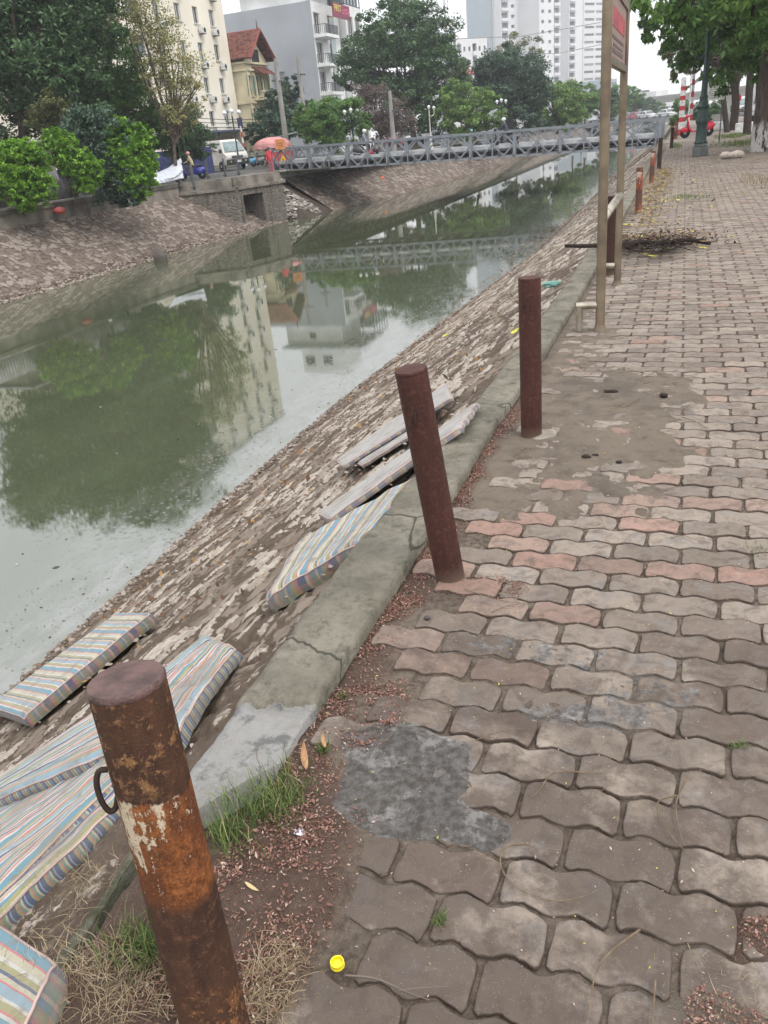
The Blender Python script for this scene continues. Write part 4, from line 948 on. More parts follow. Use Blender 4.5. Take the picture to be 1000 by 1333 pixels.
# small forked stem above
def blob(name, label, cat, p, s, m, seed=0, amp_=.25, sub=3, group=None, kind=None):
    bm = bmesh.new(); bmesh.ops.create_icosphere(bm, subdivisions=sub, radius=1)
    for v in bm.verts:
        q = v.co; f = 1 + (float(fbm(np.array([q.x * 1.6 + seed * 3.1]), np.array([q.y * 1.6 + q.z * 1.3 + seed]), seed)[0]) - .5) * 2 * amp_ + (float(fbm(np.array([q.x * 5 + seed]), np.array([q.y * 5 + q.z * 4]), seed + 3)[0]) - .5) * amp_
        v.co = Vector((q.x * s[0], q.y * s[1], q.z * s[2])) * f
    me = bpy.data.meshes.new(name); bm.to_mesh(me); bm.free(); me.materials.append(m); me.polygons.foreach_set('use_smooth', [True] * len(me.polygons))
    o = bpy.data.objects.new(name, me); COL.objects.link(o); o.location = p
    return tag(o, label, cat, group)
M_cl = mat('dark_clod', (.045, .035, .03), .9, bump=1., bscale=150)
blob('mud_clod', 'dark round clod on the right of the earth patch', 'clod', gp(864, 517) + Vector((0, 0, .012)), (.024, .02, .016), M_cl, 1)
blob('mud_clod', 'dark oval clod on the near side of the earth patch', 'clod', gp(763, 597) + Vector((0, 0, .01)), (.024, .018, .013), M_cl, 2)
blob('mud_clod', 'crumbly clod beside the dark oval one', 'clod', gp(775, 594) + Vector((0, 0, .006)), (.02, .014, .008), M_cl, 3)
blob('mud_clod', 'flat crumbled clod on the left of the earth patch', 'clod', gp(795, 511) + Vector((0, 0, .008)), (.04, .024, .011), M_cl, 4, .4)
blob('mud_clod', 'small crumb right of the dark oval clod', 'clod', gp(806, 603) + Vector((0, 0, .006)), (.015, .014, .009), M_cl, 5)
blob('rock', 'dark rock lying in the shallow water at the near bank', 'rock', gp(441, 535, WATER + .05), (.16, .11, .10), mat('wet_rock', (.06, .05, .045), .6, bump=.6), 6)
blob('rock', 'pale rock left of the pair near the whitewashed trunk', 'rock', gp(945, 207) + Vector((0, 0, .1)), (.20, .15, .11), mat('pale_rock', (.42, .36, .31), .9, bump=.6, bscale=20), 7)
blob('rock', 'pale rock right of the pair near the whitewashed trunk', 'rock', gp(959, 206) + Vector((0, 0, .1)), (.22, .15, .12), MATS['pale_rock'], 8)
blob('pebble', 'little grey pebble on the litter by the leaning bollard', 'pebble', gp(556, 806) + Vector((0, 0, .006)), (.012, .01, .008), MATS['wet_rock'], 9)
blob('concrete_lump', 'concrete lump standing at the far water line', 'lump', gp(209, 337, WATER + .1), (.32, .25, .35), mat('dark_lump', (.10, .09, .08), .9, bump=.6, bscale=10), 10, .15)
blob('foam_scrap', 'white foam scrap floating near the scum', 'litter', gp(388, 585, WATER), (.045, .04, .025), mat('white_foam', (.7, .7, .68), .7), 11, group='white scraps afloat on the canal')
blob('foam_scrap', 'white foam scrap floating by the near bank', 'litter', gp(533, 457, WATER), (.10, .07, .035), MATS['white_foam'], 12, group='white scraps afloat on the canal')
blob('plastic_bag', 'red plastic bag lying at the top of the far stone bank', 'bag', onx(78, 274, -25.1) , (.28, .22, .14), mat('red_plastic', (.50, .09, .07), .4), 13, .3)
blob('cloth_scrap', 'small teal rag lying on the stone bank below the sign frame', 'rag', onslope(718, 370, .03), (.10, .16, .03), mat('teal_rag', (.16, .30, .26), .9, bump=.6), 14, .4)
# yellow bottle cap
c = gp(440, 1259); M_cap = mat('yellow_plastic', (.75, .62, .02), .35, var=.05)
t = thing('bottle_cap', 'upturned bright yellow plastic bottle cap on the paving', 'bottle cap', c + Vector((0, 0, .007)))
b = MB(); n = 60; 
def ribbed(b, r, z0, z1, ri, n=72):
    vs = []; fs = []
    for (rr, z, rib) in ((r * .96, z0, 1), (r, z0 + .001, 1), (r, z1, 1), (ri, z1, 0), (ri, z0 + .002, 0)):
        for k in range(n): q = rr * (1 + (.025 if rib and k % 2 else 0)); a = 2 * PI * k / n; vs.append((q * math.cos(a), q * math.sin(a), z))
    for i in range(4):
        for k in range(n): fs.append((i * n + k, i * n + (k + 1) % n, (i + 1) * n + (k + 1) % n, (i + 1) * n + k))
    fs.append(tuple(range(n))[::-1]); fs.append(tuple(4 * n + k for k in range(n))); b.add(vs, fs)
ribbed(b, .0145, 0, .0115, .0125); b.build('shell', M_cap, t)
b = MB(); b.lathe([(.0092, .0030), (.0092, .0052)], 40); b.build('liner_ring', M_cap, t)
b = MB(); b.lathe([(.0126, .0030), (.0126, .0036)], 40); b.build('floor', M_cap, t)
b = MB(); b.lathe([(.0155, -.0005), (.0155, .0022), (.0147, .0024), (.0147, -.0003)], 50); b.build('tamper_band', M_cap, t)
# larger single leaves
M_bl = mat('tan_leaf', (.38, .21, .10), .6, vscale=60, col2=(.28, .15, .07)); M_yg = mat('yellow_green_leaf', (.50, .46, .06), .5, vscale=50)
def leaf1(label, p, L, W, rz, m, tilt=(.2, .1), curl=.25, name='dry_leaf', cat='leaf', group='large single leaves'):
    V = []; F = []; n = 10
    for i in range(n + 1):
        t = i / n; w = W / 2 * math.sin(PI * min(1, t ** .8)) ** .8 * (1 if t < 1 else 0); x = (t - .5) * L
        zc = curl * L * (t - .5) ** 2 * 2
        for s, k in ((-1, 1), (-.5, .4), (0, 0), (.5, .4), (1, 1)): V.append((x, s * w, zc + k * w * .45))
    for i in range(n):
        for k in range(4): a = i * 5 + k; F.append((a, a + 1, a + 6, a + 5))
    b = MB(); b.add(V, F); o = b.build(name, m, smooth=True, loc=p); o.rotation_euler = (tilt[0], tilt[1], rz); return tag(o, label, cat, group)
leaf1('large curled tan leaf standing against the broken kerb end', gp(397, 995) + Vector((0, 0, .03)), .085, .022, R_(115), M_bl, (.5, -.5))
leaf1('second smaller tan leaf just right of the large curled one', gp(422, 972) + Vector((0, 0, .02)), .05, .014, R_(120), M_bl, (.3, -.3))
leaf1('narrow straw coloured leaf in the litter right of the nearest bollard', gp(330, 1163) + Vector((0, 0, .02)), .045, .009, R_(-15), mat('straw_leaf', (.48, .38, .2), .6), (.1, .1))
leaf1('yellow green leaf on the litter beside the kerb', gp(430, 893) + Vector((0, 0, .02)), .026, .016, R_(60), M_yg, (.4, .2))
leaf1('yellow green leaf on the stone bank near the hooked bollard', onslope(671, 432, .03), .10, .05, R_(50), M_yg, (.1, -.4))
leaf1('yellow leaf on the stone bank by the water', onslope(581, 437, .03), .12, .07, R_(20), M_yg, (.1, -.4))
for i, (x_, y_, s_) in enumerate([(865, 328, .14), (850, 338, .13), (915, 327, .12), (812, 296, .15), (838, 335, .1)]):
    leaf1(['broad yellow leaf before the fallen branch heap', 'flat yellow leaf nearest the fallen branch heap', 'yellow leaf at the right end of the fallen branch', 'large yellow leaf left of the branch heap behind the posts', 'small yellow leaf amid the branch litter'][i], gp(x_, y_) + Vector((0, 0, .03)), s_, s_ * .5, R_(10 * i), M_yg, (.1, .1))
# crumpled paper
b = MB(); pc = gp(391, 1090)
V = []; 
for i in range(7):
    for j in range(7): V.append(((i - 3) * .0045, (j - 3) * .0038, .012 + rnd.random() * .012))
F = [(i * 7 + j, i * 7 + j + 1, (i + 1) * 7 + j + 1, (i + 1) * 7 + j) for i in range(6) for j in range(6)]
b.add(V, F); o = b.build('paper_scrap', mat('white_paper', (.68, .66, .70), .8, vscale=60, col2=(.45, .40, .55)), loc=pc); tag(o, 'crumpled white wrapper in the litter by the grass tuft', 'paper scrap')
# fallen branch
M_bk = mat('dark_wet_bark', (.035, .026, .022), .85, vscale=15, bump=.8, bscale=50)
t = thing('fallen_branch', 'long dark fallen branch lying across kerb and paving', 'branch', gp(820, 318))
o0 = gp(820, 318)
def seg(px, r, h): return [gp(x, y, hh) - o0 for (x, y), hh in zip(px, h)]
b = MB(); b.tube(smooth_path(seg([(736, 320), (765, 320), (800, 318), (835, 316), (870, 316), (895, 312), (925, 317)], 0, [.16, .16, .12, .1, .12, .1, .05]), 5), [.02 + .012 * math.sin(i * .1) for i in range(31)], 8); b.build('stem', M_bk, t, smooth=True)
for i in range(44):
    a = rnd.uniform(800, 905); b = MB(); y0 = 318
    b.tube(smooth_path(seg([(a, y0), (a + rnd.uniform(-15, 15), y0 + rnd.uniform(-9, 9)), (a + rnd.uniform(-34, 34), y0 + rnd.uniform(-12, 16))], 0, [.08, rnd.uniform(.05, .22), rnd.uniform(.01, .12)]), 5), [.010, .009, .008, .008, .007, .006, .006, .005, .004, .003, .003], 5); b.build('side_twig', M_bk, t, smooth=True)
# ================================================================ trees
LG = {
 'dark': [(0, (0.034, 0.074, 0.028)), (.5, (0.066, 0.131, 0.048)), (1, (0.116, 0.211, 0.078))],
 'bluish': [(0, (0.032, 0.065, 0.042)), (.5, (0.060, 0.114, 0.068)), (1, (0.113, 0.186, 0.111))],
 'mid': [(0, (0.050, 0.113, 0.028)), (.5, (0.092, 0.189, 0.045)), (1, (0.168, 0.293, 0.077))],
 'lime': [(0, (0.078, 0.171, 0.020)), (.5, (0.155, 0.327, 0.027)), (1, (0.310, 0.528, 0.054))],
 'green': [(0, (0.059, 0.138, 0.030)), (.5, (0.111, 0.227, 0.047)), (1, (0.208, 0.356, 0.081))],
 'yellow': [(0, (0.172, 0.184, 0.057)), (.5, (0.299, 0.299, 0.103)), (1, (0.460, 0.414, 0.196))],
 'olive': [(0, (0.078, 0.098, 0.039)), (.5, (0.143, 0.163, 0.058)), (1, (0.247, 0.247, 0.104))],
 'ygreen': [(0, (0.089, 0.162, 0.041)), (.5, (0.164, 0.276, 0.061)), (1, (0.283, 0.421, 0.108))],
 'brown': [(0, (0.084, 0.063, 0.056)), (.5, (0.154, 0.112, 0.098)), (1, (0.238, 0.182, 0.161))],
}
LM = {k: leafmat('foliage_' + k, v, .55, .22) for k, v in LG.items()}
M_bark = mat('grey_brown_bark', (.12, .095, .075), .9, vscale=6, bump=1., bscale=18, col2=(.06, .045, .036))
M_bark2 = mat('dark_bark', (.06, .048, .04), .9, vscale=6, bump=1., bscale=18)
def crown(name, blobs, n, size, m, parent, seed, clump=.22, cn=None, droop=0., asp=.45, fill=.35, up=.5, tonebias=0.):
    """leaves gathered in clumps spread through the blobs (local coordinates)"""
    n = int(n * 2.3); size = size * 1.25; rg = np.random.default_rng(seed); vol = np.array([b[1][0] * b[1][1] * b[1][2] for b in blobs]) ** .7; vol /= vol.sum()
    V = []; T = []; anchors = []
    for (c, r), w in zip(blobs, vol):
        k = max(4, int((cn or n / 110) * w)); d = rg.normal(0, 1, (k, 3)); d /= np.linalg.norm(d, axis=1)[:, None]
        rad = 1 - fill * rg.uniform(0, 1, k) ** 1.5; rad *= .8 + .35 * rg.uniform(0, 1, k)
        cc = np.array(c) + d * rad[:, None] * np.array(r); anchors += [Vector(q) for q in cc[:: max(1, k // 8)]]
        per = max(3, int(n * w / k)); cr = clump * min(r) * rg.uniform(.55, 1.35, k)
        o = rg.normal(0, 1, (k, per, 3)); o /= np.linalg.norm(o, axis=2)[..., None]; o *= (rg.uniform(0, 1, (k, per, 1)) ** .5)
        o[..., 2] *= .62
        P = cc[:, None] + o * cr[:, None, None]
        P[..., 2] -= droop * (np.hypot(o[..., 0], o[..., 1]) ** 2) * cr[:, None]
        V.append(P.reshape(-1, 3)); ct = rg.uniform(-.36, .36, k)
        T.append(np.clip(.5 + np.repeat(ct, per) + rg.normal(0, .2, k * per) + tonebias, 0, 1))
    P = np.concatenate(V); T = np.concatenate(T); N = len(P)
    nrm = rg.normal(0, 1, (N, 3)); nrm[:, 2] = np.abs(nrm[:, 2]) + up; nrm /= np.linalg.norm(nrm, axis=1)[:, None]
    a = np.cross(nrm, rg.normal(0, 1, (N, 3))); a /= np.linalg.norm(a, axis=1)[:, None]; a[:, 2] -= droop * .8; b = np.cross(nrm, a)
    s = (size * rg.uniform(.6, 1.4, N))[:, None]
    Q = np.stack([P - a * s * .5, P - b * s * asp * .5 + nrm * s * .08, P + a * s * .5, P + b * s * asp * .5 + nrm * s * .08], 1).reshape(-1, 3)
    npmesh('crown', Q, np.arange(4 * N).reshape(-1, 4), m, parent, fattrs=dict(tone=T)); return anchors
def limbs(parent, base, anchors, r, m, seed, fork=.45, maxn=14, lean=(0, 0), name='trunk', paint=None, trunk_top=None):
    rg = random.Random(seed); b = MB(); base = Vector(base); cen = sum(anchors, Vector()) / len(anchors)
    f = Vector(trunk_top) if trunk_top else base.lerp(Vector((cen.x, cen.y, cen.z)), fork) + Vector((lean[0], lean[1], 0))
    mid = base.lerp(f, .5) + Vector((rg.uniform(-1, 1) * r, rg.uniform(-1, 1) * r, 0))
    pts = smooth_path([base - Vector((0, 0, .15)), base + Vector((0, 0, .1)), mid, f], 6); n = len(pts)
    b.tube(pts, [r * (1.45 if i == 0 else 1.25 if i < 3 else 1.) * (1 - .35 * i / n) for i in range(n)], 12)
    o = b.build(name, m, parent, smooth=True)
    an = anchors[:]; rg.shuffle(an); b = MB()
    for a in an[:maxn]:
        m1 = f.lerp(a, .5) + Vector((rg.uniform(-.1, .1), rg.uniform(-.1, .1), rg.uniform(.0, .15))) * (a - f).length
        pts = smooth_path([f - (f - mid) * .1, m1, a], 5); n = len(pts)
        b.tube(pts, [r * .5 * (1 - .9 * i / n) for i in range(n)], 6)
    b.build('branches', m, parent, smooth=True); return o
def tree(name, label, base, blobs, n, size, lm, seed, r=.2, bark=None, group=None, cat='tree', **k):
    base = Vector(base); t = thing(name, label, cat, base, group=group)
    lk = {q: k.pop(q) for q in list(k) if q in ('fork', 'maxn', 'lean', 'trunk_top')}
    bl = [(Vector(c) - base, rr if isinstance(rr, tuple) else (rr, rr, rr)) for c, rr in blobs]
    an = crown('crown', bl, n, size, LM[lm], t, seed, **k)
    limbs(t, (0, 0, 0), an, r, bark or M_bark, seed, **lk); return t
def ground_under(x, y, dep, z=.12):
    p = at(x, y, dep); return Vector((p.x, p.y, z))
def px(dep, l): return [(at(x, y, dep + (q[0] if q else 0)), r * dep / FPX) for x, y, r, *q in l]
TL = 'trees along the far bank'
# great trees on the left, trunk behind the bushes; their tops reach above the picture (the canal mirrors them)
tree('big_tree', 'very dark dense tree at the upper left corner, taller than the picture', ground_under(20, 190, 39), px(39, [(25, 60, 95), (-60, 10, 110), (60, -60, 95), (110, 20, 60), (-20, 120, 80), (90, 110, 50), (0, -100, 75), (-120, -40, 90), (50, -80, 50)]), 42000, .19, 'dark', 1, r=.35, group=TL, clump=.26)
tree('big_tree', 'large dark green tree in front of the cream apartment block', ground_under(140, 190, 46), px(46, [(128, 88, 62), (85, 25, 60), (166, 132, 42), (150, 150, 52), (90, 130, 60), (200, 168, 30), (100, -20, 55), (60, 60, 60)]), 46000, .16, 'mid', 2, r=.3, group=TL, clump=.22)
tree('light_tree', 'airy yellow green tree against the cream apartment wall', ground_under(228, 215, 43), px(43, [(212, 50, 38), (190, 28, 36), (238, 90, 32), (222, 128, 34), (256, 125, 18), (230, 158, 22), (172, 15, 28), (205, 90, 30)]), 4600, .12, 'yellow', 3, r=.13, group=TL, clump=.42, cn=200, maxn=30, fork=.35, fill=.8)
tree('small_tree', 'small dark round tree behind the white tarpaulin', ground_under(232, 218, 54), px(54, [(235, 175, 34), (215, 168, 30), (255, 180, 22), (240, 192, 24)]), 12000, .12, 'dark', 4, r=.14, group=TL, clump=.3)
tree('small_tree', 'blue green bushy tree between the two lime bushes', ground_under(125, 235, 37), px(35, [(130, 178, 38), (110, 172, 30), (160, 190, 30), (135, 225, 34), (165, 245, 24), (100, 205, 26)]), 12000, .12, 'bluish', 5, r=.12, group=TL, clump=.3, droop=.3)
tree('small_tree', 'scraggy olive tree above the middle lime bush', ground_under(72, 190, 41), px(38, [(75, 145, 26), (60, 158, 22), (90, 158, 18)]), 2600, .12, 'olive', 6, r=.08, group=TL, clump=.4, fill=.7)
SG = 'lime green bushes hanging over the far wall'
def bush(label, l, dep, n, seed, lm='lime', size=.11):
    bl = px(dep, l); c = sum((b[0] for b in bl), Vector()) / len(bl); base = Vector((c.x - .4, c.y, .12))
    t = thing('bush', label, 'bush', base, group=SG); an = crown('foliage', [(b[0] - base, (b[1],) * 3) for b in bl], n, size, LM[lm], t, seed, clump=.17, droop=.35, cn=int(n * 2.3 / 42), up=.9)
    limbs(t, (0, 0, 0), an, .05, M_bark, seed, fork=.3)
    for c_ in t.children:
        if c_.name.startswith('crown'): c_.name = 'foliage'
bush('round lime green bush at the left edge of the far bank', [(30, 215, 32), (12, 235, 26), (48, 240, 22), (30, 255, 20), (20, 200, 18)], 31.5, 15000, 21)
bush('middle lime green bush slanting down over the wall', [(80, 195, 22), (98, 212, 22), (118, 222, 18), (70, 180, 14), (110, 240, 14)], 33, 9000, 22)
bush('tallest lime green bush with upright sprays next to the tarpaulin', [(170, 205, 30), (160, 180, 24), (185, 180, 18), (178, 235, 24), (150, 215, 22), (192, 212, 14)], 35, 17000, 23)
# between the buildings and the bridge
tree('conifer', 'dark layered conifer in front of the grey building', ground_under(375, 190, 82), px(82, [(375, 118, 17), (362, 132, 18), (390, 134, 18), (376, 148, 24), (380, 104, 9)]), 6000, .24, 'bluish', 7, r=.12, group=TL, clump=.3)
tree('small_tree', 'dark shrubby tree left of the pale spreading tree', ground_under(345, 205, 66), px(66, [(350, 168, 24), (335, 178, 16), (372, 160, 22), (362, 178, 18)]), 6500, .18, 'bluish', 8, r=.1, group=TL, clump=.28)
tree('small_tree', 'light green spreading tree above the left end of the bridge', ground_under(428, 195, 60), px(60, [(430, 155, 30), (405, 160, 24), (455, 156, 24), (425, 172, 26), (470, 160, 14), (395, 152, 16)]), 11000, .15, 'green', 9, r=.13, group=TL, clump=.28)
tree('bare_tree', 'brownish half bare tree beside the large round tree', ground_under(492, 195, 70), px(70, [(485, 140, 26), (510, 150, 24), (470, 128, 18), (505, 168, 22), (530, 160, 16), (490, 120, 16)]), 5200, .15, 'brown', 10, r=.12, group=TL, clump=.4, cn=200, maxn=30, fill=.8)
tree('big_tree', 'largest round dark green tree in the middle of the far bank', ground_under(540, 188, 84), px(84, [(520, 75, 62), (480, 80, 42), (565, 100, 48), (545, 60, 50), (500, 45, 38), (455, 95, 22), (575, 140, 34), (535, 140, 42), (590, 85, 20), (490, 110, 32), (540, 35, 26)]), 30000, .27, 'dark', 11, r=.38, group=TL, clump=.24, tonebias=.08)
tree('small_tree', 'fresh green low tree left of the second dark round tree', ground_under(620, 185, 80), px(78, [(615, 140, 28), (595, 130, 24), (640, 150, 20), (605, 158, 26), (632, 128, 16), (580, 150, 18)]), 10000, .2, 'ygreen', 12, r=.14, group=TL, clump=.26)
tree('big_tree', 'second dark round tree in front of the white towers', ground_under(668, 180, 92), px(92, [(668, 110, 44), (645, 105, 32), (693, 120, 28), (660, 85, 24), (675, 145, 32), (640, 92, 20)]), 18000, .26, 'bluish', 13, r=.3, group=TL, clump=.25, tonebias=.05)
tree('light_tree', 'thin lacy treetop behind the second dark round tree', ground_under(672, 180, 112), px(112, [(668, 60, 18), (655, 70, 14), (690, 66, 16)]), 900, .25, 'olive', 14, r=.12, group=TL, clump=.5, fill=.9)
tree('small_tree', 'pale yellow green tree right of the second dark round tree', ground_under(728, 172, 98), px(98, [(725, 135, 28), (710, 145, 22), (742, 142, 20), (718, 118, 16), (735, 152, 20), (700, 155, 14)]), 12000, .23, 'ygreen', 15, r=.16, group=TL, clump=.25, tonebias=.1)
for i, (x, y, r_, d, lb) in enumerate([(762, 128, 17, 130, 'grey green tree behind the nearer sign post'), (783, 126, 16, 150, 'hazy tree between the two sign posts'), (808, 124, 15, 165, 'hazy tree just right of the farther sign post'), (826, 129, 12, 190, 'hazy smaller tree above the white cars'), (746, 118, 12, 140, 'hazy tree below the white tower'), (844, 134, 9, 240, 'faint far tree under the flyover'), (858, 140, 9, 240, 'faint far tree at the end of the canal'), (600, 108, 12, 130, 'hazy tree under the red pagoda roof'), (795, 136, 13, 170, 'low hazy tree behind the road bridge')]):
    tree('distant_tree', lb, ground_under(x, y + 25, d), px(d, [(x, y, r_), (x - r_ * .7, y + 5, r_ * .75), (x + r_ * .7, y + 4, r_ * .75), (x, y + 12, r_ * .9)]), 3800, .32, 'dark' if i % 2 else 'green', 40 + i, r=.2, group='hazy trees in the distance', clump=.3, tonebias=.1)
# right-hand avenue -----------------------------------------------
TR = 'avenue trees right of the paving'
M_wb = NG('whitewashed_bark'); g = M_wb; c_ = g.coord(); s_ = g.sep(c_); n1 = g.noise(g.map(c_, (1, 1, .3)), 9, 6, .65); n2 = g.noise(c_, 40, 5)
col = g.mix(g.rng(n1, .35, .65), (.12, .092, .075), (.05, .038, .032)); wf = g.math('MULTIPLY', g.rng(g.math('ADD', s_[2], g.math('MULTIPLY', n1, .7)), 1.25, 1.0), g.rng(n1, .62, .5)); col = g.mix(wf, col, (.48, .45, .43))
g.l(col, g.b.inputs['Base Color']); g.b.inputs['Roughness'].default_value = .92; g.l(g.bump(g.math('ADD', n1, g.math('MULTIPLY', n2, .4)), 1., .04), g.b.inputs['Normal'])
def avenue(label, x, y, r, blobs, n, size, lm, seed, tt=None, bark=None, **k):
    base = Vector((x, y, 0)); t = thing('avenue_tree', label, 'tree', base, group=TR)
    an = crown('crown', [(Vector(c) - base, (rr, rr, rr)) for c, rr in blobs], n, size, LM[lm], t, seed, **k)
    limbs(t, (0, 0, 0), an, r, bark or M_wb.m, seed, trunk_top=tt, maxn=16)
avenue('nearest avenue tree at the right edge with whitewashed foot', 2.40, 31.5, .36, px(29, [(960, 30, 75), (900, 0, 62), (1010, -20, 90), (935, 34, 20), (985, 60, 30), (868, 16, 20), (1040, 60, 60), (850, -20, 40)]) , 15000, .15, 'mid', 61, tt=(.1, .2, 4.2), clump=.2, droop=.6, tonebias=.05)
avenue('double trunked avenue tree left of the others', 2.75, 57, .28, px(60, [(915, 42, 40), (940, 68, 30), (885, 68, 20), (905, 70, 16), (960, 66, 26), (878, 45, 18), (925, 10, 46), (868, 75, 9), (880, 100, 8), (890, 118, 7)]), 8000, .15, 'green', 62, tt=(-.5, .1, 3.5), bark=M_bark2, clump=.22, droop=.7)
avenue('thin dark avenue tree behind the double trunked one', 2.95, 47.5, .22, px(46, [(975, 58, 32), (990, 30, 40), (1005, 85, 16)]), 8000, .2, 'mid', 63, tt=(-.1, .2, 4), bark=M_bark2, clump=.22, droop=.7)
avenue('leaning avenue tree with two stems right of the lamp post', 2.28, 54, .18, px(55, [(900, 80, 14), (915, 74, 12), (880, 92, 10), (872, 70, 14)]), 2200, .16, 'olive', 64, tt=(-.7, .3, 4), bark=M_bark2, clump=.25, droop=.7)
avenue('near tree overhead whose bright leaves hang into the top right', 4.6, 22, .35, px(23.5, [(905, 10, 32), (870, 12, 20), (888, 24, 14), (955, 10, 32), (845, -8, 22), (925, -40, 70), (1000, 10, 50), (1060, -20, 90), (840, 15, 8)]), 9500, .14, 'green', 65, tt=(.3, .3, 9.), clump=.3, droop=.5, tonebias=.2)
avenue('slim dark avenue tree farthest along the row', 3.3, 66, .2, px(68, [(965, 70, 26), (945, 82, 14)]), 3000, .2, 'mid', 66, tt=(.1, .2, 4), bark=M_bark2, clump=.25, droop=.7)
avenue('slim dark avenue tree between the thin one and the whitewashed one', 3.0, 40, .17, px(40, [(990, 50, 36), (1005, 90, 16)]), 6000, .18, 'mid', 67, tt=(-.1, .2, 4), bark=M_bark2, clump=.22, droop=.7)
for i, (x, y, r_, d, lb, lm) in enumerate([(905, 150, 14, 90, 'dark shrub behind the red scooter', 'dark'), (925, 150, 12, 85, 'dark shrub under the white notice board', 'dark'), (940, 140, 12, 95, 'shrub under the blue sign', 'mid'), (885, 135, 9, 110, 'small green shrub left of the striped pillar', 'green'), (882, 155, 7, 75, 'low bush at the kerb left of the striped pillar', 'green')]):
    q = px(d, [(x, y, r_), (x - r_ * .5, y + 4, r_ * .8), (x + r_ * .5, y + 5, r_ * .8)]); b_ = Vector((q[0][0].x, q[0][0].y, 0))
    tree('roadside_shrub', lb, b_, q, 2600, .2, lm, 70 + i, r=.08, group='shrubs beyond the scooter', cat='shrub', clump=.35)
# ================================================================ buildings
M_glass = mat('window_glass', (.10, .12, .13), .15, spec=.6, var=.2, vscale=.8); M_dglass = mat('dark_window', (.05, .055, .06), .2, var=.2, vscale=.8)
M_frame = mat('window_frame_white', (.6, .6, .58), .6); M_alu = mat('aluminium_frame', (.45, .46, .47), .4, .5)
M_cream = mat('cream_render', (.80, .75, .64), .9, var=.08, vscale=.25, bump=.15, bscale=12, col2=(.72, .66, .55)); M_villa = mat('yellow_render', (.60, .54, .38), .9, var=.1, vscale=.6, bump=.2, bscale=15)
M_greyw = mat('blue_grey_render', (.36, .385, .42), .9, var=.06, vscale=.2, bump=.1, bscale=10); M_white = mat('white_render', (.72, .73, .72), .85, var=.06, vscale=.4)
M_roof = mat('red_roof_tiles', (.15, .06, .045), .85, var=.3, vscale=3, bump=.8, bscale=10); M_acw = mat('ac_white', (.6, .6, .57), .6, var=.15, vscale=4); M_dark = mat('near_black', (.03, .03, .03), .7); M_rail = mat('dark_railing', (.07, .075, .08), .5)
def facade(b, O, U, W, H, ops, N, depth=.18, mi=0):
    """wall with real openings; ops = (u0, z0, u1, z1). returns nothing, adds reveals"""
    O = Vector(O); U = Vector(U).normalized(); N = Vector(N).normalized()
    us = sorted({0., W} | {round(o[0], 3) for o in ops} | {round(o[2], 3) for o in ops}); zs = sorted({0., H} | {round(o[1], 3) for o in ops} | {round(o[3], 3) for o in ops})
    def P(u, z, d=0): return tuple(O + U * u + Vector((0, 0, z)) - N * d)
    flip = U.cross(Vector((0, 0, 1))).dot(N) < 0
    def q(vs): b.add(vs[::-1] if flip else vs, [(0, 1, 2, 3)], mi)
    for i in range(len(us) - 1):
        for j in range(len(zs) - 1):
            uc, zc = (us[i] + us[i + 1]) / 2, (zs[j] + zs[j + 1]) / 2
            if any(o[0] < uc < o[2] and o[1] < zc < o[3] for o in ops): continue
            q([P(us[i], zs[j]), P(us[i + 1], zs[j]), P(us[i + 1], zs[j + 1]), P(us[i], zs[j + 1])])
    for u0, z0, u1, z1 in ops:
        q([P(u0, z0), P(u0, z1), P(u0, z1, depth), P(u0, z0, depth)][::-1]); q([P(u1, z0), P(u1, z0, depth), P(u1, z1, depth), P(u1, z1)][::-1])
        q([P(u0, z1), P(u1, z1), P(u1, z1, depth), P(u0, z1, depth)][::-1]); q([P(u0, z0), P(u0, z0, depth), P(u1, z0, depth), P(u1, z0)][::-1])
def boxwalls(b, O, U, W, D, H, N, skip_front=True, mi=0):
    """remaining faces of a box whose front starts at O and runs along U; depth goes against N"""
    O = Vector(O); U = Vector(U).normalized(); N = Vector(N).normalized(); Z = Vector((0, 0, H))
    a, b_, c, d = O, O + U * W, O + U * W - N * D, O - N * D
    for p, q in ((b_, c), (c, d), (d, a)): b.add([tuple(p), tuple(q), tuple(q + Z), tuple(p + Z)], [(0, 1, 2, 3)], mi)
    b.add([tuple(x + Z) for x in (a, b_, c, d)], [(0, 1, 2, 3)], mi)
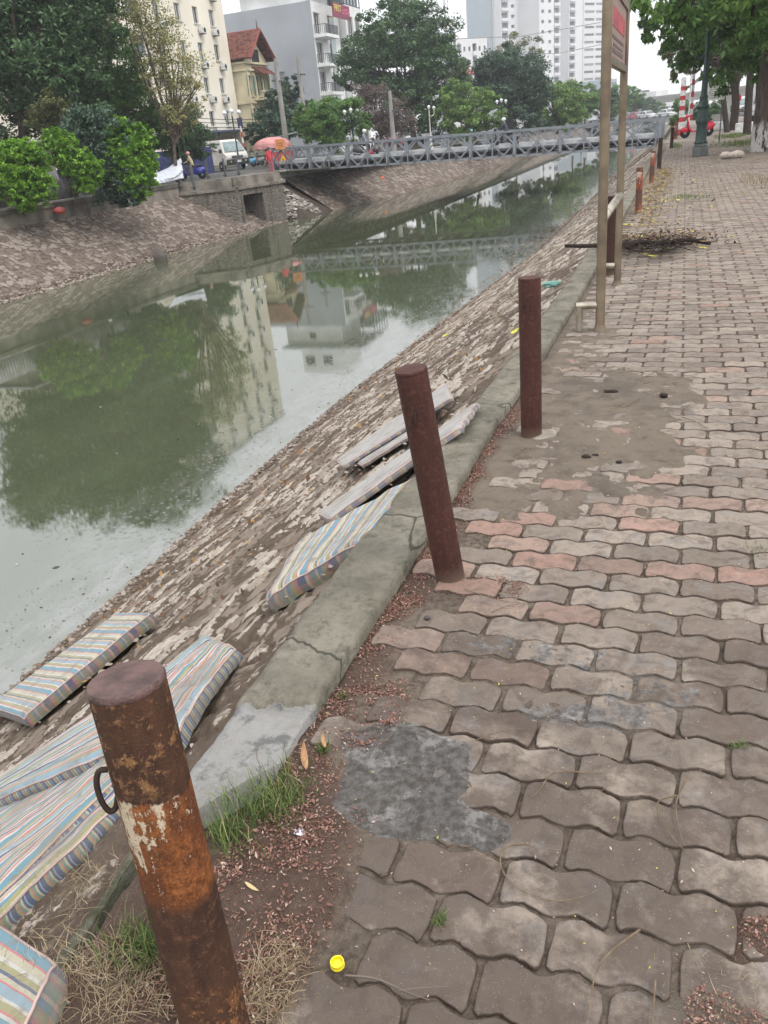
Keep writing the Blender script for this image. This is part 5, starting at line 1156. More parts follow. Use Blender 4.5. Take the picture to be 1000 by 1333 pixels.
def window(parent, O, U, N, op, depth=.18, frame=None, glass=None, bars=1, sill=True, name='window', proud=.0, hbar=False, fw=.06):
    O = Vector(O); U = Vector(U).normalized(); N = Vector(N).normalized(); u0, z0, u1, z1 = op
    Zv = Vector((0, 0, 1)); c = O + U * ((u0 + u1) / 2) + Zv * ((z0 + z1) / 2) - N * (depth - .04 - proud); w, h = u1 - u0, z1 - z0
    b = MB(); ln = lambda p, q, t_: b.beam(c + U * p[0] + Zv * p[1], c + U * q[0] + Zv * q[1], t_, .06, up=N)
    ln((-w / 2 + fw / 2, -h / 2 + .001), (-w / 2 + fw / 2, h / 2 - .001), fw); ln((w / 2 - fw / 2, -h / 2 + .001), (w / 2 - fw / 2, h / 2 - .001), fw)
    ln((-w / 2 + fw, -h / 2 + fw / 2), (w / 2 - fw, -h / 2 + fw / 2), fw); ln((-w / 2 + fw, h / 2 - fw / 2), (w / 2 - fw, h / 2 - fw / 2), fw)
    for k in range(bars): x = -w / 2 + w * (k + 1) / (bars + 1); ln((x, -h / 2 + fw), (x, h / 2 - fw), fw * .8)
    if hbar: ln((-w / 2 + fw, h * .2), (w / 2 - fw, h * .2), fw * .7)
    if sill: b.beam(O + U * (u0 - .08) + Zv * (z0 - .05) + N * .06, O + U * (u1 + .08) + Zv * (z0 - .05) + N * .06, .14, .08, up=Zv)
    f = b.build(name, frame or M_frame, parent); p = c - N * .02
    b = MB(); b.add([tuple(p + U * s * w / 2 + Zv * t_ * h / 2) for s, t_ in ((-1, -1), (1, -1), (1, 1), (-1, 1))], [(0, 1, 2, 3)]); b.build('pane', glass or M_glass, f); return f
def ac_unit(b, c, U, N):
    U = Vector(U); N = Vector(N); b.beam(Vector(c) - U * .42, Vector(c) + U * .42, .34, .62, 0, up=(0, 0, 1))
X_ = Vector((1, 0, 0)); Y_ = Vector((0, 1, 0))
# --- cream apartment block: street front on x = -44.5, running away from us
t = thing('apartment_block', 'tall cream apartment block with rows of small windows and air conditioners', 'building', (-44.5, 57, .15))
O = Vector((0, 0, 0)); Wd = 27.4; H = 23.4; fl = 2.97
ops = []; kinds = []
cols = [(1.3, 2.6, 1), (6.0, 2.2, 1), (10.3, 2.0, 1), (14.6, .95, 0), (18.1, .95, 0), (21.3, .95, 0), (24.4, .95, 0)]
for k in range(1, 8):
    for ci, (u, w, big) in enumerate(cols):
        z0 = 3.0 + (k - 1) * fl + (.45 if k > 0 else 0)
        if z0 + 1.7 > H: continue
        ops.append((u, z0 + .35, u + w, z0 + 1.75)); kinds.append((k, ci, big))
b = MB(); facade(b, O, Y_, Wd, H, ops, X_, .2); boxwalls(b, O, Y_, Wd, 16, H, X_)
b.build('wall', M_cream, t)
for o_, (k, ci, big) in zip(ops, kinds): window(t, O, Y_, X_, o_, .2, frame=M_alu if big else M_frame, glass=M_glass if (k + ci) % 3 else M_dglass, bars=2 if big else 1, hbar=bool(big))
for o_, (k, ci, big) in zip(ops, kinds):
    if big or (k * 7 + ci * 3) % 5 == 0: continue
    b = MB(); c = Vector((.38, o_[0] + .3 + .5 * ((k + ci) % 2), o_[1] - .55)); b.box((c.x - .06, c.y, c.z), (.32, .82, .55)); a = b.build('air_conditioner', M_acw, t)
    b = MB(); b.tube([(c.x + .105, c.y + .12, c.z), (c.x + .112, c.y + .12, c.z)], .21, 14); b.build('fan_grille', M_dark, a)
    b = MB(); b.box((c.x - .09, c.y, c.z - .31), (.42, .7, .04)); b.build('bracket', M_rail, a)
b = MB(); b.box((.9, Wd / 2 + 7, 3.3), (1.8, 12.5, .16)); b.build('awning', mat('blue_grey_awning', (.12, .15, .24), .7), t)
b = MB(); b.box((.06, Wd / 2 + 7, 1.5), (.1, 9, 2.7)); b.build('shop_front', mat('beige_shopfront', (.42, .33, .24), .8, vscale=1), t)
for y_ in (17, 19.6, 22.2): b = MB(); b.box((.16, y_, 1.3), (.1, 1.5, 2.3)); b.build('shop_door', M_dglass, t)
b = MB(); b.box((.07, Wd / 2, H - .2), (.14, Wd + .2, .3)); b.build('parapet_band', M_frame, t)
b = MB(); b.box((.03, 13.3, H / 2 + 1), (.12, .25, H - 3)); b.build('corner_pilaster', M_cream, t)
# --- yellow villa
t = thing('villa', 'narrow yellow villa with red tiled gable roof, arched windows and green shutters', 'building', (-43.2, 84.8, .15))
H = 9.7; Wd = 5.4; ops = []
for z0 in (3.4, 6.5):
    for u in (.4, 2.2, 3.8): ops.append((u, z0, u + .95, z0 + 1.9))
b = MB(); facade(b, O, Y_, Wd, H, ops, X_, .3)
# south side wall seen obliquely
facade(b, (-9, 0, 0), X_, 9, H, [(5.6, 6.8, 6.3, 8.5), (5.6, 3.6, 6.3, 5.3)], -Y_, .2)
b.add([(-9, Wd, 0), (-9, 0, 0), (-9, 0, H), (-9, Wd, H)], [(0, 1, 2, 3)]); b.add([(0, Wd, 0), (-9, Wd, 0), (-9, Wd, H), (0, Wd, H)], [(0, 1, 2, 3)])
b.add([(0, 0, H), (0, Wd, H), (0, Wd / 2, H + 2.2)], [(0, 1, 2)])
b.build('wall', M_villa, t)
M_shut = mat('green_shutter', (.08, .19, .17), .7)
for o_ in ops:
    f = window(t, O, Y_, X_, o_, .3, glass=M_dglass, bars=1, frame=M_villa)
    for s_ in (-1, 1):
        u = o_[0] - .24 if s_ < 0 else o_[2] + .24
        if .0 < u < Wd: b = MB(); b.box((.06, u, (o_[1] + o_[3]) / 2), (.06, .42, 2.0)); b.build('shutter', M_shut, f)
    b = MB(); b.tube([(.05, o_[0] + .05 + (1.05) * i / 8, o_[3] + .42 * math.sin(PI * i / 8)) for i in range(9)], .09, 6); b.build('arch', M_villa, f)
for z0 in (3.0, 6.1):
    b = MB(); b.box((.55, Wd / 2 + .5, z0), (1.1, Wd - 1.2, .16))
    for i in range(10): b.lathe([(.05, 0), (.08, .2), (.05, .5), (.05, .62)], 8, c=(1.0, 1.3 + i * .4, z0 + .08))
    b.box((1.0, Wd / 2 + .5, z0 + .76), (.16, Wd - 1.2, .12)); b.build('balcony', M_villa, t)
b = MB()
for z0 in (2.75, 5.85, 8.9, 9.55): b.box((.12, Wd / 2, z0), (.24, Wd + .3, .18)); b.box((-4.5, -.1, z0), (9.0, .2, .18))
for u in (.1, 1.75, 3.45, 5.2): b.box((.1, u, 5.9), (.2, .22, 6.0))
b.build('cornices', M_villa, t)
b = MB(); e = .35
b.add([(.9, -e, H + .1), (-9.5, -e, H + .1), (-9.5, Wd / 2, H + 2.75), (.9, Wd / 2, H + 2.75)], [(0, 1, 2, 3)]); b.add([(.9, Wd + e, H + .1), (-9.5, Wd + e, H + .1), (-9.5, Wd / 2, H + 2.75), (.9, Wd / 2, H + 2.75)], [(3, 2, 1, 0)])
rf = b.build('roof', M_roof, t); md = rf.modifiers.new('s', 'SOLIDIFY'); md.thickness = .18
b = MB(); b.tube([(.95, -e, H + .1), (.95, Wd / 2, H + 2.85), (.95, Wd + e, H + .1)], .15, 6); b.tube([(.9, Wd / 2, H + 2.85), (-9.5, Wd / 2, H + 2.85)], .13, 6); b.build('ridge_trim', mat('red_trim', (.24, .07, .055), .7), rf)
b = MB(); b.lathe([(.1, 0), (.06, .5), (.02, 1.0)], 8, c=(.7, Wd / 2, H + 2.8)); b.build('finial', M_roof, rf)
b = MB(); b.box((.03, Wd / 2, H + .55), (.1, 1.5, 1.2)); b.build('dormer_opening', M_dark, t)
b = MB(); b.prism([(0, 0), (1.1, -.25), (1.0, -.1), (0, .55)], 1.6, 4.9); b.build('porch_roof', M_roof, t, loc=(0, 0, H - .95))
# --- grey building with white balconies
t = thing('office_building', 'blue grey office building with white balconies on its narrow front', 'building', (-42.5, 102.6, .15))
H = 16.6; Wd = 8.6; D = 15.
b = MB(); ops = [(o_[0], o_[1], o_[0] + 1.75, o_[1] + 1.7) for o_ in [(2.6, 12.2), (8.8, 8.0), (2.6, 3.8), (3.8, 7.9), (9.0, 3.4), (4.9, .6)]]
facade(b, (-D, 0, 0), X_, D, H, ops, -Y_, .15); b.add([(-D, 0, 0), (-D, Wd, 0), (-D, Wd, H), (-D, 0, H)], [(0, 1, 2, 3)]); b.add([(0, Wd, 0), (-D, Wd, 0), (-D, Wd, H), (0, Wd, H)], [(0, 1, 2, 3)]); b.add([(-D, 0, H), (0, 0, H), (0, Wd, H), (-D, Wd, H)], [(0, 1, 2, 3)])
b.build('side_wall', M_greyw, t)
for o_ in ops: window(t, (-D, 0, 0), X_, -Y_, o_, .15, frame=M_alu, glass=mat('grey_glass', (.22, .25, .27), .25), bars=1, sill=False, hbar=True)
fo = []
for k in range(5): fo += [(.5, .9 + 3.1 * k, 2.5, 3.1 + 3.1 * k), (4.9, .9 + 3.1 * k, 6.9, 3.1 + 3.1 * k)]
b = MB(); facade(b, O, Y_, Wd, H, fo, X_, .25); b.build('front_wall', M_white, t)
for o_ in fo: window(t, O, Y_, X_, o_, .25, glass=M_dglass, bars=2, sill=False)
for k in range(5):
    z0 = .55 + 3.1 * k
    b = MB(); b.box((.8, 2.2, z0), (1.6, 4.1, .35)); bl = b.build('balcony', M_white, t)
    b = MB(); b.beam((1.5, .25, z0 + 1.15), (1.5, 4.2, z0 + 1.15), .06); b.beam((.05, .25, z0 + 1.15), (1.5, .25, z0 + 1.15), .06)
    for i in range(20): b.beam((1.5, .25 + i * .208, z0 + .175), (1.5, .25 + i * .208, z0 + 1.12), .045)
    for i in range(6): b.beam((.1 + .25 * i, .25, z0 + .175), (.1 + .25 * i, .25, z0 + 1.12), .045)
    b.build('railing', M_rail, bl)
b = MB(); b.box((.05, 6, 8.5), (.12, .3, 14)); b.build('yellow_stripe', mat('yellow_panel', (.5, .4, .12), .7), t)
b = MB(); b.box((.1, 5.9, 9.3), (.1, 1.5, 12)); b.build('glazed_strip', mat('pale_green_glass', (.3, .36, .36), .2), t)
def textobj(s, size, m, parent, M, name='lettering', ext=.02, align='CENTER', sx=1.):
    cu = bpy.data.curves.new(name, 'FONT'); cu.body = s; cu.size = size; cu.extrude = ext; cu.align_x = align; cu.align_y = 'CENTER'; cu.resolution_u = 2
    o = bpy.data.objects.new(name, cu); COL.objects.link(o); dg = bpy.context.evaluated_depsgraph_get(); dg.update()
    me = bpy.data.meshes.new_from_object(o.evaluated_get(dg)); bpy.data.objects.remove(o); me.transform(Matrix.Diagonal((sx, 1, 1, 1))); me.materials.clear(); me.materials.append(m)
    o = bpy.data.objects.new(name, me); COL.objects.link(o); o.parent = parent; o.matrix_local = M; return o
def face_x(p): return Matrix.Translation(p) @ Matrix(((0, 0, 1, 0), (1, 0, 0, 0), (0, 1, 0, 0), (0, 0, 0, 1)))   # text runs along +Y, faces +X
b = MB(); b.box((1.75, 5.3, 15.7), (.15, 5.6, 1.5)); sb = b.build('roof_sign', mat('sign_dark_red', (.22, .03, .07), .6), t)
textobj('FIRST', 1.0, mat('sign_yellow', (.75, .62, .12), .5), sb, face_x((1.84, 4.0, 15.9)))
b = MB()
for i, (y_, z_, w_, h_) in enumerate([(5.75, 15.85, .5, .16), (5.75, 15.55, .45, .14), (6.35, 15.75, .16, .7), (6.8, 15.95, .5, .16), (6.85, 15.6, .5, .16), (7.4, 15.75, .16, .7), (7.75, 15.75, .3, .2)]): b.box((1.84, y_, z_), (.03, w_, h_))
b.build('faded_lettering', mat('sign_pink', (.62, .12, .25), .5), sb)
# upper white set-back floors (mirrored in the canal)
b = MB(); b.box((-5.4, 4.6, H + 1.5), (8.6, 7.2, 3.0)); up = b.build('upper_floor', M_white, t); b = MB(); b.box((-5.6, .96, H + 1.6), (.9, .1, .9)); b.build('upper_window', M_dglass, up)
b = MB(); b.box((-4, 4.4, H + 3.1), (12.5, 8.8, .3)); b.build('roof_slab', M_greyw, t)
b = MB(); b.box((-4.9, 5.3, H + 5.4), (7.0, 5.6, 4.2)); up = b.build('upper_floor', M_white, t)
for x_ in (-7.2, -4.4): b = MB(); b.box((x_, 2.46, H + 5.6), (1.4, .1, 1.3)); b.build('upper_window', M_dglass, up)
# second narrow white front beyond it with glazed roof cage
t = thing('white_house', 'narrow white house with a dark glazed roof cage beside the grey building', 'building', (-41.6, 111.5, .15))
b = MB(); fo = [(.6, .9 + 3.2 * k, 2.6, 2.9 + 3.2 * k) for k in range(5)] + [(3.4, .9 + 3.2 * k, 5.2, 2.9 + 3.2 * k) for k in range(5)]
facade(b, O, Y_, 6, 16.9, fo, X_, .2); boxwalls(b, O, Y_, 6, 12, 16.9, X_); b.build('wall', M_white, t)
for o_ in fo: window(t, O, Y_, X_, o_, .2, glass=M_dglass, bars=2)
b = MB()
for y_ in np.linspace(.1, 5.9, 6): b.beam((-.1, y_, 16.9), (-.1, y_, 20.4), .12)
for z_ in (17.0, 18.6, 20.4): b.beam((-.1, .1, z_), (-.1, 5.9, z_), .12); b.beam((-4, .1, z_), (-.1, .1, z_), .12)
for x_ in (-4, -2): b.beam((x_, .1, 16.9), (x_, .1, 20.4), .12)
b.build('roof_cage', M_rail, t); b = MB(); b.box((-2.1, 3, 18.0), (3.6, 5.5, 2.0)); b.build('roof_glazing', mat('pale_green_glass', (.3, .36, .36), .2), t)
# --- high-rises
def tower(label, px0, px1, dep, H, flh, bays, rz, D, seed, wallm, cut=None, pxy=150, name='apartment_tower'):
    A = at(px0, pxy, dep); B = at(px1, pxy, dep * 1.02); A.z = 0; B.z = 0; U = (B - A); W = U.length; U.normalize(); N = Vector((U.y, -U.x, 0))
    if N.dot(-A) < 0: N = -N
    t = thing(name, label, 'tower', A, group='white high-rise towers'); rg = random.Random(seed)
    b = MB(); nf = int(H / flh); ops = []; kd = []
    bw = W / len(bays)
    for k in range(nf):
        for i, ty in enumerate(bays):
            u = i * bw; z = k * flh
            if ty == 'w': ops.append((u + bw * .3, z + 1.0, u + bw * .7, z + 2.1)); kd.append(ty)
            elif ty == 'b': ops.append((u + bw * .10, z + .5, u + bw * .90, z + 2.75)); kd.append(ty)
            elif ty == 'l': ops.append((u + bw * .12, z + 1.1, u + bw * .95, z + 2.2)); kd.append(ty)
    facade(b, (0, 0, 0), U, W, H, ops, N, 1.0 if 'b' in bays else .3); boxwalls(b, (0, 0, 0), U, W, D, H, N)
    b.build('wall', wallm, t); order = sorted(range(len(ops)), key=lambda i: abs(ops[i][1] - 22)); rest = MB()
    for q, i in enumerate(order):
        o_ = ops[i]; c = U * ((o_[0] + o_[2]) / 2) + Vector((0, 0, (o_[1] + o_[3]) / 2)) - N * (.9 if 'b' in bays else .25); w, h = (o_[2] - o_[0]) / 2, (o_[3] - o_[1]) / 2
        vs = [tuple(c + U * s * w + Vector((0, 0, s2 * h))) for s, s2 in ((-1, -1), (1, -1), (1, 1), (-1, 1))]
        if kd[i] == 'b': 
            rl = [tuple(Vector(v)) for v in vs]
        if q < 96: bb = MB(); bb.add(vs, [(0, 1, 2, 3)]); bb.build('window', M_tw1 if rg.random() < .6 else M_tw2_, t)
        else: rest.add(vs, [(0, 1, 2, 3)])
    if rest.v: o = rest.build('window_rows', M_tw1, t); o['kind'] = 'stuff'
    b = MB()
    for i, ty in enumerate(bays):
        if ty == 'b':
            for k in range(nf): c = U * ((i + .5) * bw) + Vector((0, 0, k * flh + .45)) + N * .25; b.beam(c - U * bw * .42, c + U * bw * .42, .5, 1.0)
    if b.v: o = b.build('balcony_fronts', wallm, t); o['kind'] = 'stuff'
    return t
M_tw1 = mat('tower_window', (.28, .30, .32), .4); M_tw2_ = mat('tower_window_dark', (.16, .17, .18), .4)
M_tww = mat('tower_white', (.70, .70, .71), .9, var=.03, vscale=.05); M_twl = mat('tower_lilac_grey', (.52, .53, .57), .9, var=.03, vscale=.05); M_twg = mat('tower_glass_edge', (.40, .45, .50), .5)
tower('tall white apartment tower with balconies left of the sign posts', 655, 685, 318, 98, 3.35, ['b', 'w', 'w'], 0, 20, 1, M_tww)
tower('lilac grey recessed bay of the tall tower, between its white wings', 685, 703, 324, 98, 3.35, ['l', 'b', 'l'], 0, 16, 2, M_twl)
tower('white right wing of the tall tower with a dark balcony column', 703, 729, 315, 96, 3.35, ['w', 'w', 'b'], 0, 26, 3, M_tww)
tower('thin blue glass strip at the left edge of the tall tower', 643, 654, 321, 98, 3.35, ['l'], 0, 10, 4, M_twg)
tower('plain white slab tower between the balcony tower and the striped one', 740, 757, 372, 98, 3.4, ['b', 'n'], 0, 30, 5, M_tww)
tower('far white tower with horizontal window bands beside the sign post', 758, 786, 415, 118, 3.3, ['l', 'l'], 0, 30, 6, M_tww)
tower('low grey glass block visible between the two sign posts', 788, 802, 300, 13, 3.2, ['l'], 0, 20, 7, M_twg, name='office_block')
tower('hazy low apartment block above the distant white cars', 853, 868, 380, 9, 3.2, ['w', 'w', 'w'], 0, 15, 8, M_tww, name='apartment_block')
tower('pale white apartment block left of the second dark round tree', 592, 637, 215, 22.5, 3.1, ['w', 'b', 'w', 'w', 'b', 'w', 'w'], 0, 14, 9, M_tww, name='apartment_block')
# pagoda roof
p = at(602, 88, 150); t = thing('pagoda', 'small red tiled pagoda roof rising over the trees', 'pagoda', (p.x, p.y, .12))
b = MB(); b.box((0, 0, p.z / 2 - .6), (3, 3, p.z - .6)); b.build('tower_body', M_white, t)
b = MB(); b.lathe([(3.2, p.z - 1.4), (2.6, p.z - 1.1), (1.3, p.z - .5), (1.2, p.z - .2), (1.7, p.z - .1), (.7, p.z + .5), (.1, p.z + 1.0)], 8); b.build('roof', mat('faded_red_roof', (.42, .13, .13), .8), t)
# masts
for (x, ytop, d, lb, w_) in [(587, -20, 190, 'thin lattice radio mast above the large round tree', .55), (645, -30, 300, 'slender antenna mast left of the tall white tower', .5)]:
    p = at(x, 150, d); t = thing('radio_mast', lb, 'mast', (p.x, p.y, 0)); hh = at(x, ytop, d).z
    for k in range(3):
        a = k * 2.094; b = MB(); b.beam((w_ * math.cos(a), w_ * math.sin(a), 0), (w_ * math.cos(a), w_ * math.sin(a), hh), .10); b.build('leg', M_alu, t)
    b = MB(); n = int(hh / 1.2)
    for i in range(n):
        for k in range(3):
            a = k * 2.094; a2 = a + 2.094; b.beam((w_ * math.cos(a), w_ * math.sin(a), i * 1.2), (w_ * math.cos(a2), w_ * math.sin(a2), i * 1.2 + 1.2), .07)
    b.build('lattice', M_alu, t)
# ================================================================ canal walls
M_wall = NG('mossy_stone_wall'); g = M_wall; c_ = g.coord(); vo = g.n('ShaderNodeTexVoronoi'); vo.feature = 'DISTANCE_TO_EDGE'; vo.inputs['Scale'].default_value = 3.2; g.l(g.map(c_, (1, 1, 1.3)), vo.inputs['Vector']); n1 = g.noise(c_, 2, 6, .6); n2 = g.noise(c_, 14, 6, .7)
st = g.noise(g.map(c_, (4, 4, .5)), 1.2, 5, .6)
col = g.mix(g.rng(vo.outputs['Distance'], .03, .10), (.30, .28, .25), (.20, .175, .15)); col = g.mix(g.rng(n2, .35, .65, 0, .8), col, (.10, .085, .07)); col = g.mix(g.rng(st, .5, .65, 0, .85), col, (.075, .065, .055))
g.l(col, g.b.inputs['Base Color']); g.b.inputs['Roughness'].default_value = .93; g.l(g.bump(g.math('ADD', g.rng(vo.outputs['Distance'], 0, .12), n2), .8, .05), g.b.inputs['Normal']); M_wall = g.m
M_conc = mat('stained_concrete', (.25, .225, .195), .92, vscale=1.5, bump=.6, bscale=14, col2=(.12, .105, .09)); M_conc2 = mat('pale_concrete', (.42, .40, .37), .9, vscale=2, bump=.3, bscale=12, col2=(.28, .26, .24))
def wallrun(b, P, z0, z1, th, mi=0):
    for a, c in zip(P[:-1], P[1:]): b.beam((a[0], a[1], (z0 + z1) / 2), (c[0], c[1], (z0 + z1) / 2), th, z1 - z0, mi)
t = thing('canal_wall', 'low stained concrete wall along the top of the far stone bank', 'wall', (-25.65, 20, 0))
b = MB(); b.box((0, 4.9, -.25), (.35, 30.6, 1.06)); b.build('wall', M_conc, t)
b = MB(); b.box((.0, 4.9, .31), (.42, 30.6, .07)); b.build('coping', M_conc2, t)
P1, P2, P3, P4 = (-25.75, 40.1), (-22.75, 41.6), (-21.85, 45.6), (-24.6, 50.4)
t = thing('culvert_headwall', 'mossy stone headwall with a square drain opening beside the bridge', 'wall', (P2[0], P2[1], WATER))
def rel(p, z=0): return Vector((p[0] - P2[0], p[1] - P2[1], z - WATER))
b = MB(); d1 = (Vector(P3) - Vector(P2)); L1 = d1.length; U3 = Vector((d1.x, d1.y, 0)).normalized(); N3 = Vector((U3.y, -U3.x, 0))
op = (.45, .25, 2.15, 1.75); facade(b, (0, 0, -.4), U3, L1, 2.5, [(op[0], op[1] + .4, op[2], op[3] + .4)], N3, 1.6)
for a, c in ((P1, P2), (P3, P4)):
    q0, q1 = rel(a, WATER - .4), rel(c, WATER - .4); b.add([tuple(q0), tuple(q1), tuple(q1 + Vector((0, 0, 2.5))), tuple(q0 + Vector((0, 0, 2.5)))], [(0, 1, 2, 3)])
b.build('wall', M_wall, t)
b = MB(); q = [rel(p, -.32) for p in (P1, P2, P3, P4)]
for a, c in zip(q[:-1], q[1:]): b.beam(a + Vector((-.1, .1, .06)), c + Vector((-.1, .1, .06)), .45, .14)
b.build('coping', M_conc, t)
b = MB(); q = [rel(p, .0) for p in (P1, P2, P3)]
for a, c in zip(q[:-1], q[1:]): b.beam(a + Vector((-.40, .33, .0)), c + Vector((-.40, .33, .0)), .3, .58)
b.build('parapet', M_conc, t)
b = MB(); c0 = U3 * ((op[0] + op[2]) / 2) - N3 * 1.55 + Vector((0, 0, 1.0)); b.beam(c0 - U3 * 1.0, c0 + U3 * 1.0, .05, 1.9); b.build('drain_mouth', M_dark, t)
b = MB(); b.add([(-26.5, 40.2, .168), (-23.3, 42.0, .168), (-22.35, 45.9, .168), (-24.9, 50.6, .168), (-26.5, 50.6, .168)], [(0, 1, 2, 3, 4)]); struct(b.build('pavement', M_conc))
b = MB(); b.box((-24.9, 50.4, -1.2), (.5, 3.6, 2.7)); b.build('abutment', M_conc); o = bpy.data.objects['abutment']; tag(o, 'dark concrete abutment under the far end of the truss bridge', 'abutment')
b = MB(); b.add([(-25.0, 45.5, WATER - .3), (-20.2, 45.9, WATER - .35), (-20.2, 51.8, WATER - .35), (-25, 51.8, -.1), (-25.0, 49.5, -.1)], [(0, 1, 2, 3, 4)]); struct(b.build('bank_earth', mat('dark_bank_earth', (.07, .055, .045), .95, bump=1., bscale=6)))
b = MB()
for y0, y1 in ((50.0, 140),):
    P = [(-24.3, 50.0), (-22.4, 62), (-21.5, 110), (-21.2, 300)]
    wallrun(b, P, -.35, .22, .4)
o = b.build('canal_wall', M_conc2); tag(o, 'pale low wall along the far bank beyond the bridge', 'wall')
# corrugated sheets, shed wall, tarpaulins
M_corr = mat('corrugated_grey', (.33, .34, .36), .5, .3, vscale=2, col2=(.22, .20, .19)); M_tarp = NG('white_tarpaulin'); g = M_tarp; c_ = g.coord(); s_ = g.sep(c_); n1 = g.noise(c_, 3, 5)
lw = g.math('FRACT', g.math('MULTIPLY', g.math('ADD', s_[1], g.math('MULTIPLY', s_[2], .6)), 3.2)); col = g.mix(g.rng(lw, .42, .5), (.62, .64, .68), (.50, .53, .60)); col = g.mix(g.rng(n1, .5, .7, 0, .5), col, (.36, .37, .40)); g.l(col, g.b.inputs['Base Color']); g.b.inputs['Roughness'].default_value = .5; g.l(g.bump(n1, .7, .05), g.b.inputs['Normal']); M_tarp = g.m
def corr(label, y0, y1, z0, z1, x, grp='corrugated sheets behind the bushes'):
    n = int((y1 - y0) / .03); V = []; 
    for i in range(n):
        y = i * .03; V += [(.02 * math.sin(i * 1.1), y, 0), (.02 * math.sin(i * 1.1) - .03, y, z1 - z0)]
    b = MB(); b.add(V, [(2 * i, 2 * i + 2, 2 * i + 3, 2 * i + 1) for i in range(n - 1)]); o = b.build('corrugated_sheet', M_corr, smooth=True, loc=(x, y0, z0)); md = o.modifiers.new('s', 'SOLIDIFY'); md.thickness = .01; tag(o, label, 'metal sheet', grp)
corr('grey corrugated sheet at the left edge under the round lime bush', 24.5, 29.3, .36, 1.35, -25.85); corr('grey corrugated sheet between the round and the middle lime bush', 29.6, 32.6, .36, 1.55, -25.9); corr('grey corrugated sheet under the middle lime bush', 32.8, 35.2, .36, 1.2, -25.85)
t = thing('shed', 'beige shed wall half hidden behind the dark tree at the left', 'shed', (-28.6, 30.5, .15)); b = MB(); b.box((-1.2, 1.5, 1.3), (2.4, 5.5, 2.6)); b.build('wall', mat('grimy_beige_wall', (.30, .27, .22), .9, vscale=1, bump=.3, col2=(.18, .16, .13)), t); b = MB(); b.box((-1.1, 1.5, 2.68), (3.0, 6.0, .1)); b.build('roof', M_corr, t)
cs = [onx(183, 226, -25.9), onx(236, 206, -26.2), onx(240, 232, -25.3), onx(196, 241, -25.25)]
nu, nv = 40, 30; uu, vv = np.meshgrid(np.linspace(0, 1, nu), np.linspace(0, 1, nv), indexing='ij'); A, B, C, D = [np.array(c) for c in cs]
P = ((1 - uu) * (1 - vv))[..., None] * A + (uu * (1 - vv))[..., None] * B + (uu * vv)[..., None] * C + ((1 - uu) * vv)[..., None] * D
P[..., 0] += .35 * np.sin(PI * uu) * np.sin(PI * vv) + .10 * (fbm(uu * 3 + vv * 6, vv * 3 - uu * 5, 61) - .5) * 2; P[..., 2] += -.25 * np.sin(PI * uu) * (1 - vv) + .08 * (fbm(uu * 6, vv * 6, 62) - .5)
o = npmesh('tarpaulin', (P - cs[0]).reshape(-1, 3), grid_faces(nu, nv), M_tarp, smooth=True); o.location = cs[0]; md = o.modifiers.new('s', 'SOLIDIFY'); md.thickness = .015; tag(o, 'white and pale blue tarpaulin draped over the far canal wall', 'tarpaulin')
t = thing('hoarding', 'navy blue site hoarding behind the small scooter', 'hoarding', at(202, 200, 62) * 1.0); dd = (at(274, 190, 62) - at(202, 200, 62)); dd.z = 0; HL = dd.length; dd.normalize(); t.location.z = .165; 
b = MB(); b.beam((0, 0, .95), dd * HL + Vector((0, 0, .95)), .06, 1.9); b.build('panel', mat('navy_panel', (.035, .04, .13), .6, var=.2, vscale=1), t)
for i in range(4): b = MB(); q = dd * (HL * i / 3); b.beam((q.x - .08, q.y + .06, 0), (q.x - .08, q.y + .06, 2.05), .08); b.build('post', M_rail, t)
# ================================================================ truss bridge
BA = Vector((-1.38, 50.585, -.351)); BB = Vector((-25.02, 51.127, .067)); bd_ = (BB - BA); BL = bd_.length; bu = bd_.normalized(); PANEL = BL / 9; PH = 1.42
M_gal = mat('galvanised_steel', (.27, .29, .32), .5, .35, vscale=2, col2=(.20, .215, .24), var=.1); M_deck = mat('deck_dark_steel', (.13, .13, .14), .7, vscale=1); M_rim = mat('bright_kerb_rail', (.56, .57, .58), .5, .1, vscale=2)
T = Matrix.Translation(BA) @ Matrix((bu, Vector((0, 0, 1)).cross(bu), bu.cross(Vector((0, 0, 1)).cross(bu)) )).transposed().to_4x4()
bt = thing('truss_bridge', 'grey steel panel truss footbridge spanning the canal', 'bridge', BA); bt.matrix_world = T
pb = MB(); w = .09
for z in (.06, PH - .06):
    for y in (-.075, .075): pb.beam((0.02, y, z), (PANEL - .02, y, z), .06, .11)
for x in (.05, PANEL - .05): pb.beam((x, 0, .1), (x, 0, PH - .1), .09, .09)
pb.beam((PANEL / 2, 0, .1), (PANEL / 2, 0, PH - .1), .07, .07)
m_ = PH / 2
for s in (0, .5):
    x0 = s * PANEL + .05; x1 = (s + .5) * PANEL - .05; xm = (x0 + x1) / 2
    for a, c in (((x0, m_), (xm, .1)), ((xm, .1), (x1, m_)), ((x0, m_), (xm, PH - .1)), ((xm, PH - .1), (x1, m_))): pb.beam((a[0], 0, a[1]), (c[0], 0, c[1]), .075, .075)
for x in (PANEL / 2, .06, PANEL - .06): pb.box((x, 0, m_), (.22, .02, .22))
for x in (PANEL * .25, PANEL * .75): pb.box((x, 0, .17), (.24, .02, .14)); pb.box((x, 0, PH - .17), (.24, .02, .14))
me = None
for k in range(9):
    for y in (0, -3.6):
        if me is None: o = pb.build('truss_panel', M_gal, bt); me = o.data
        else: o = bpy.data.objects.new('truss_panel', me); COL.objects.link(o); o.parent = bt
        o.location = (k * PANEL, y, 0)
sgn = 1
b = MB(); b.box((BL / 2, -1.8, .42), (BL, 3.1, .10)); b.build('deck', M_deck, bt)
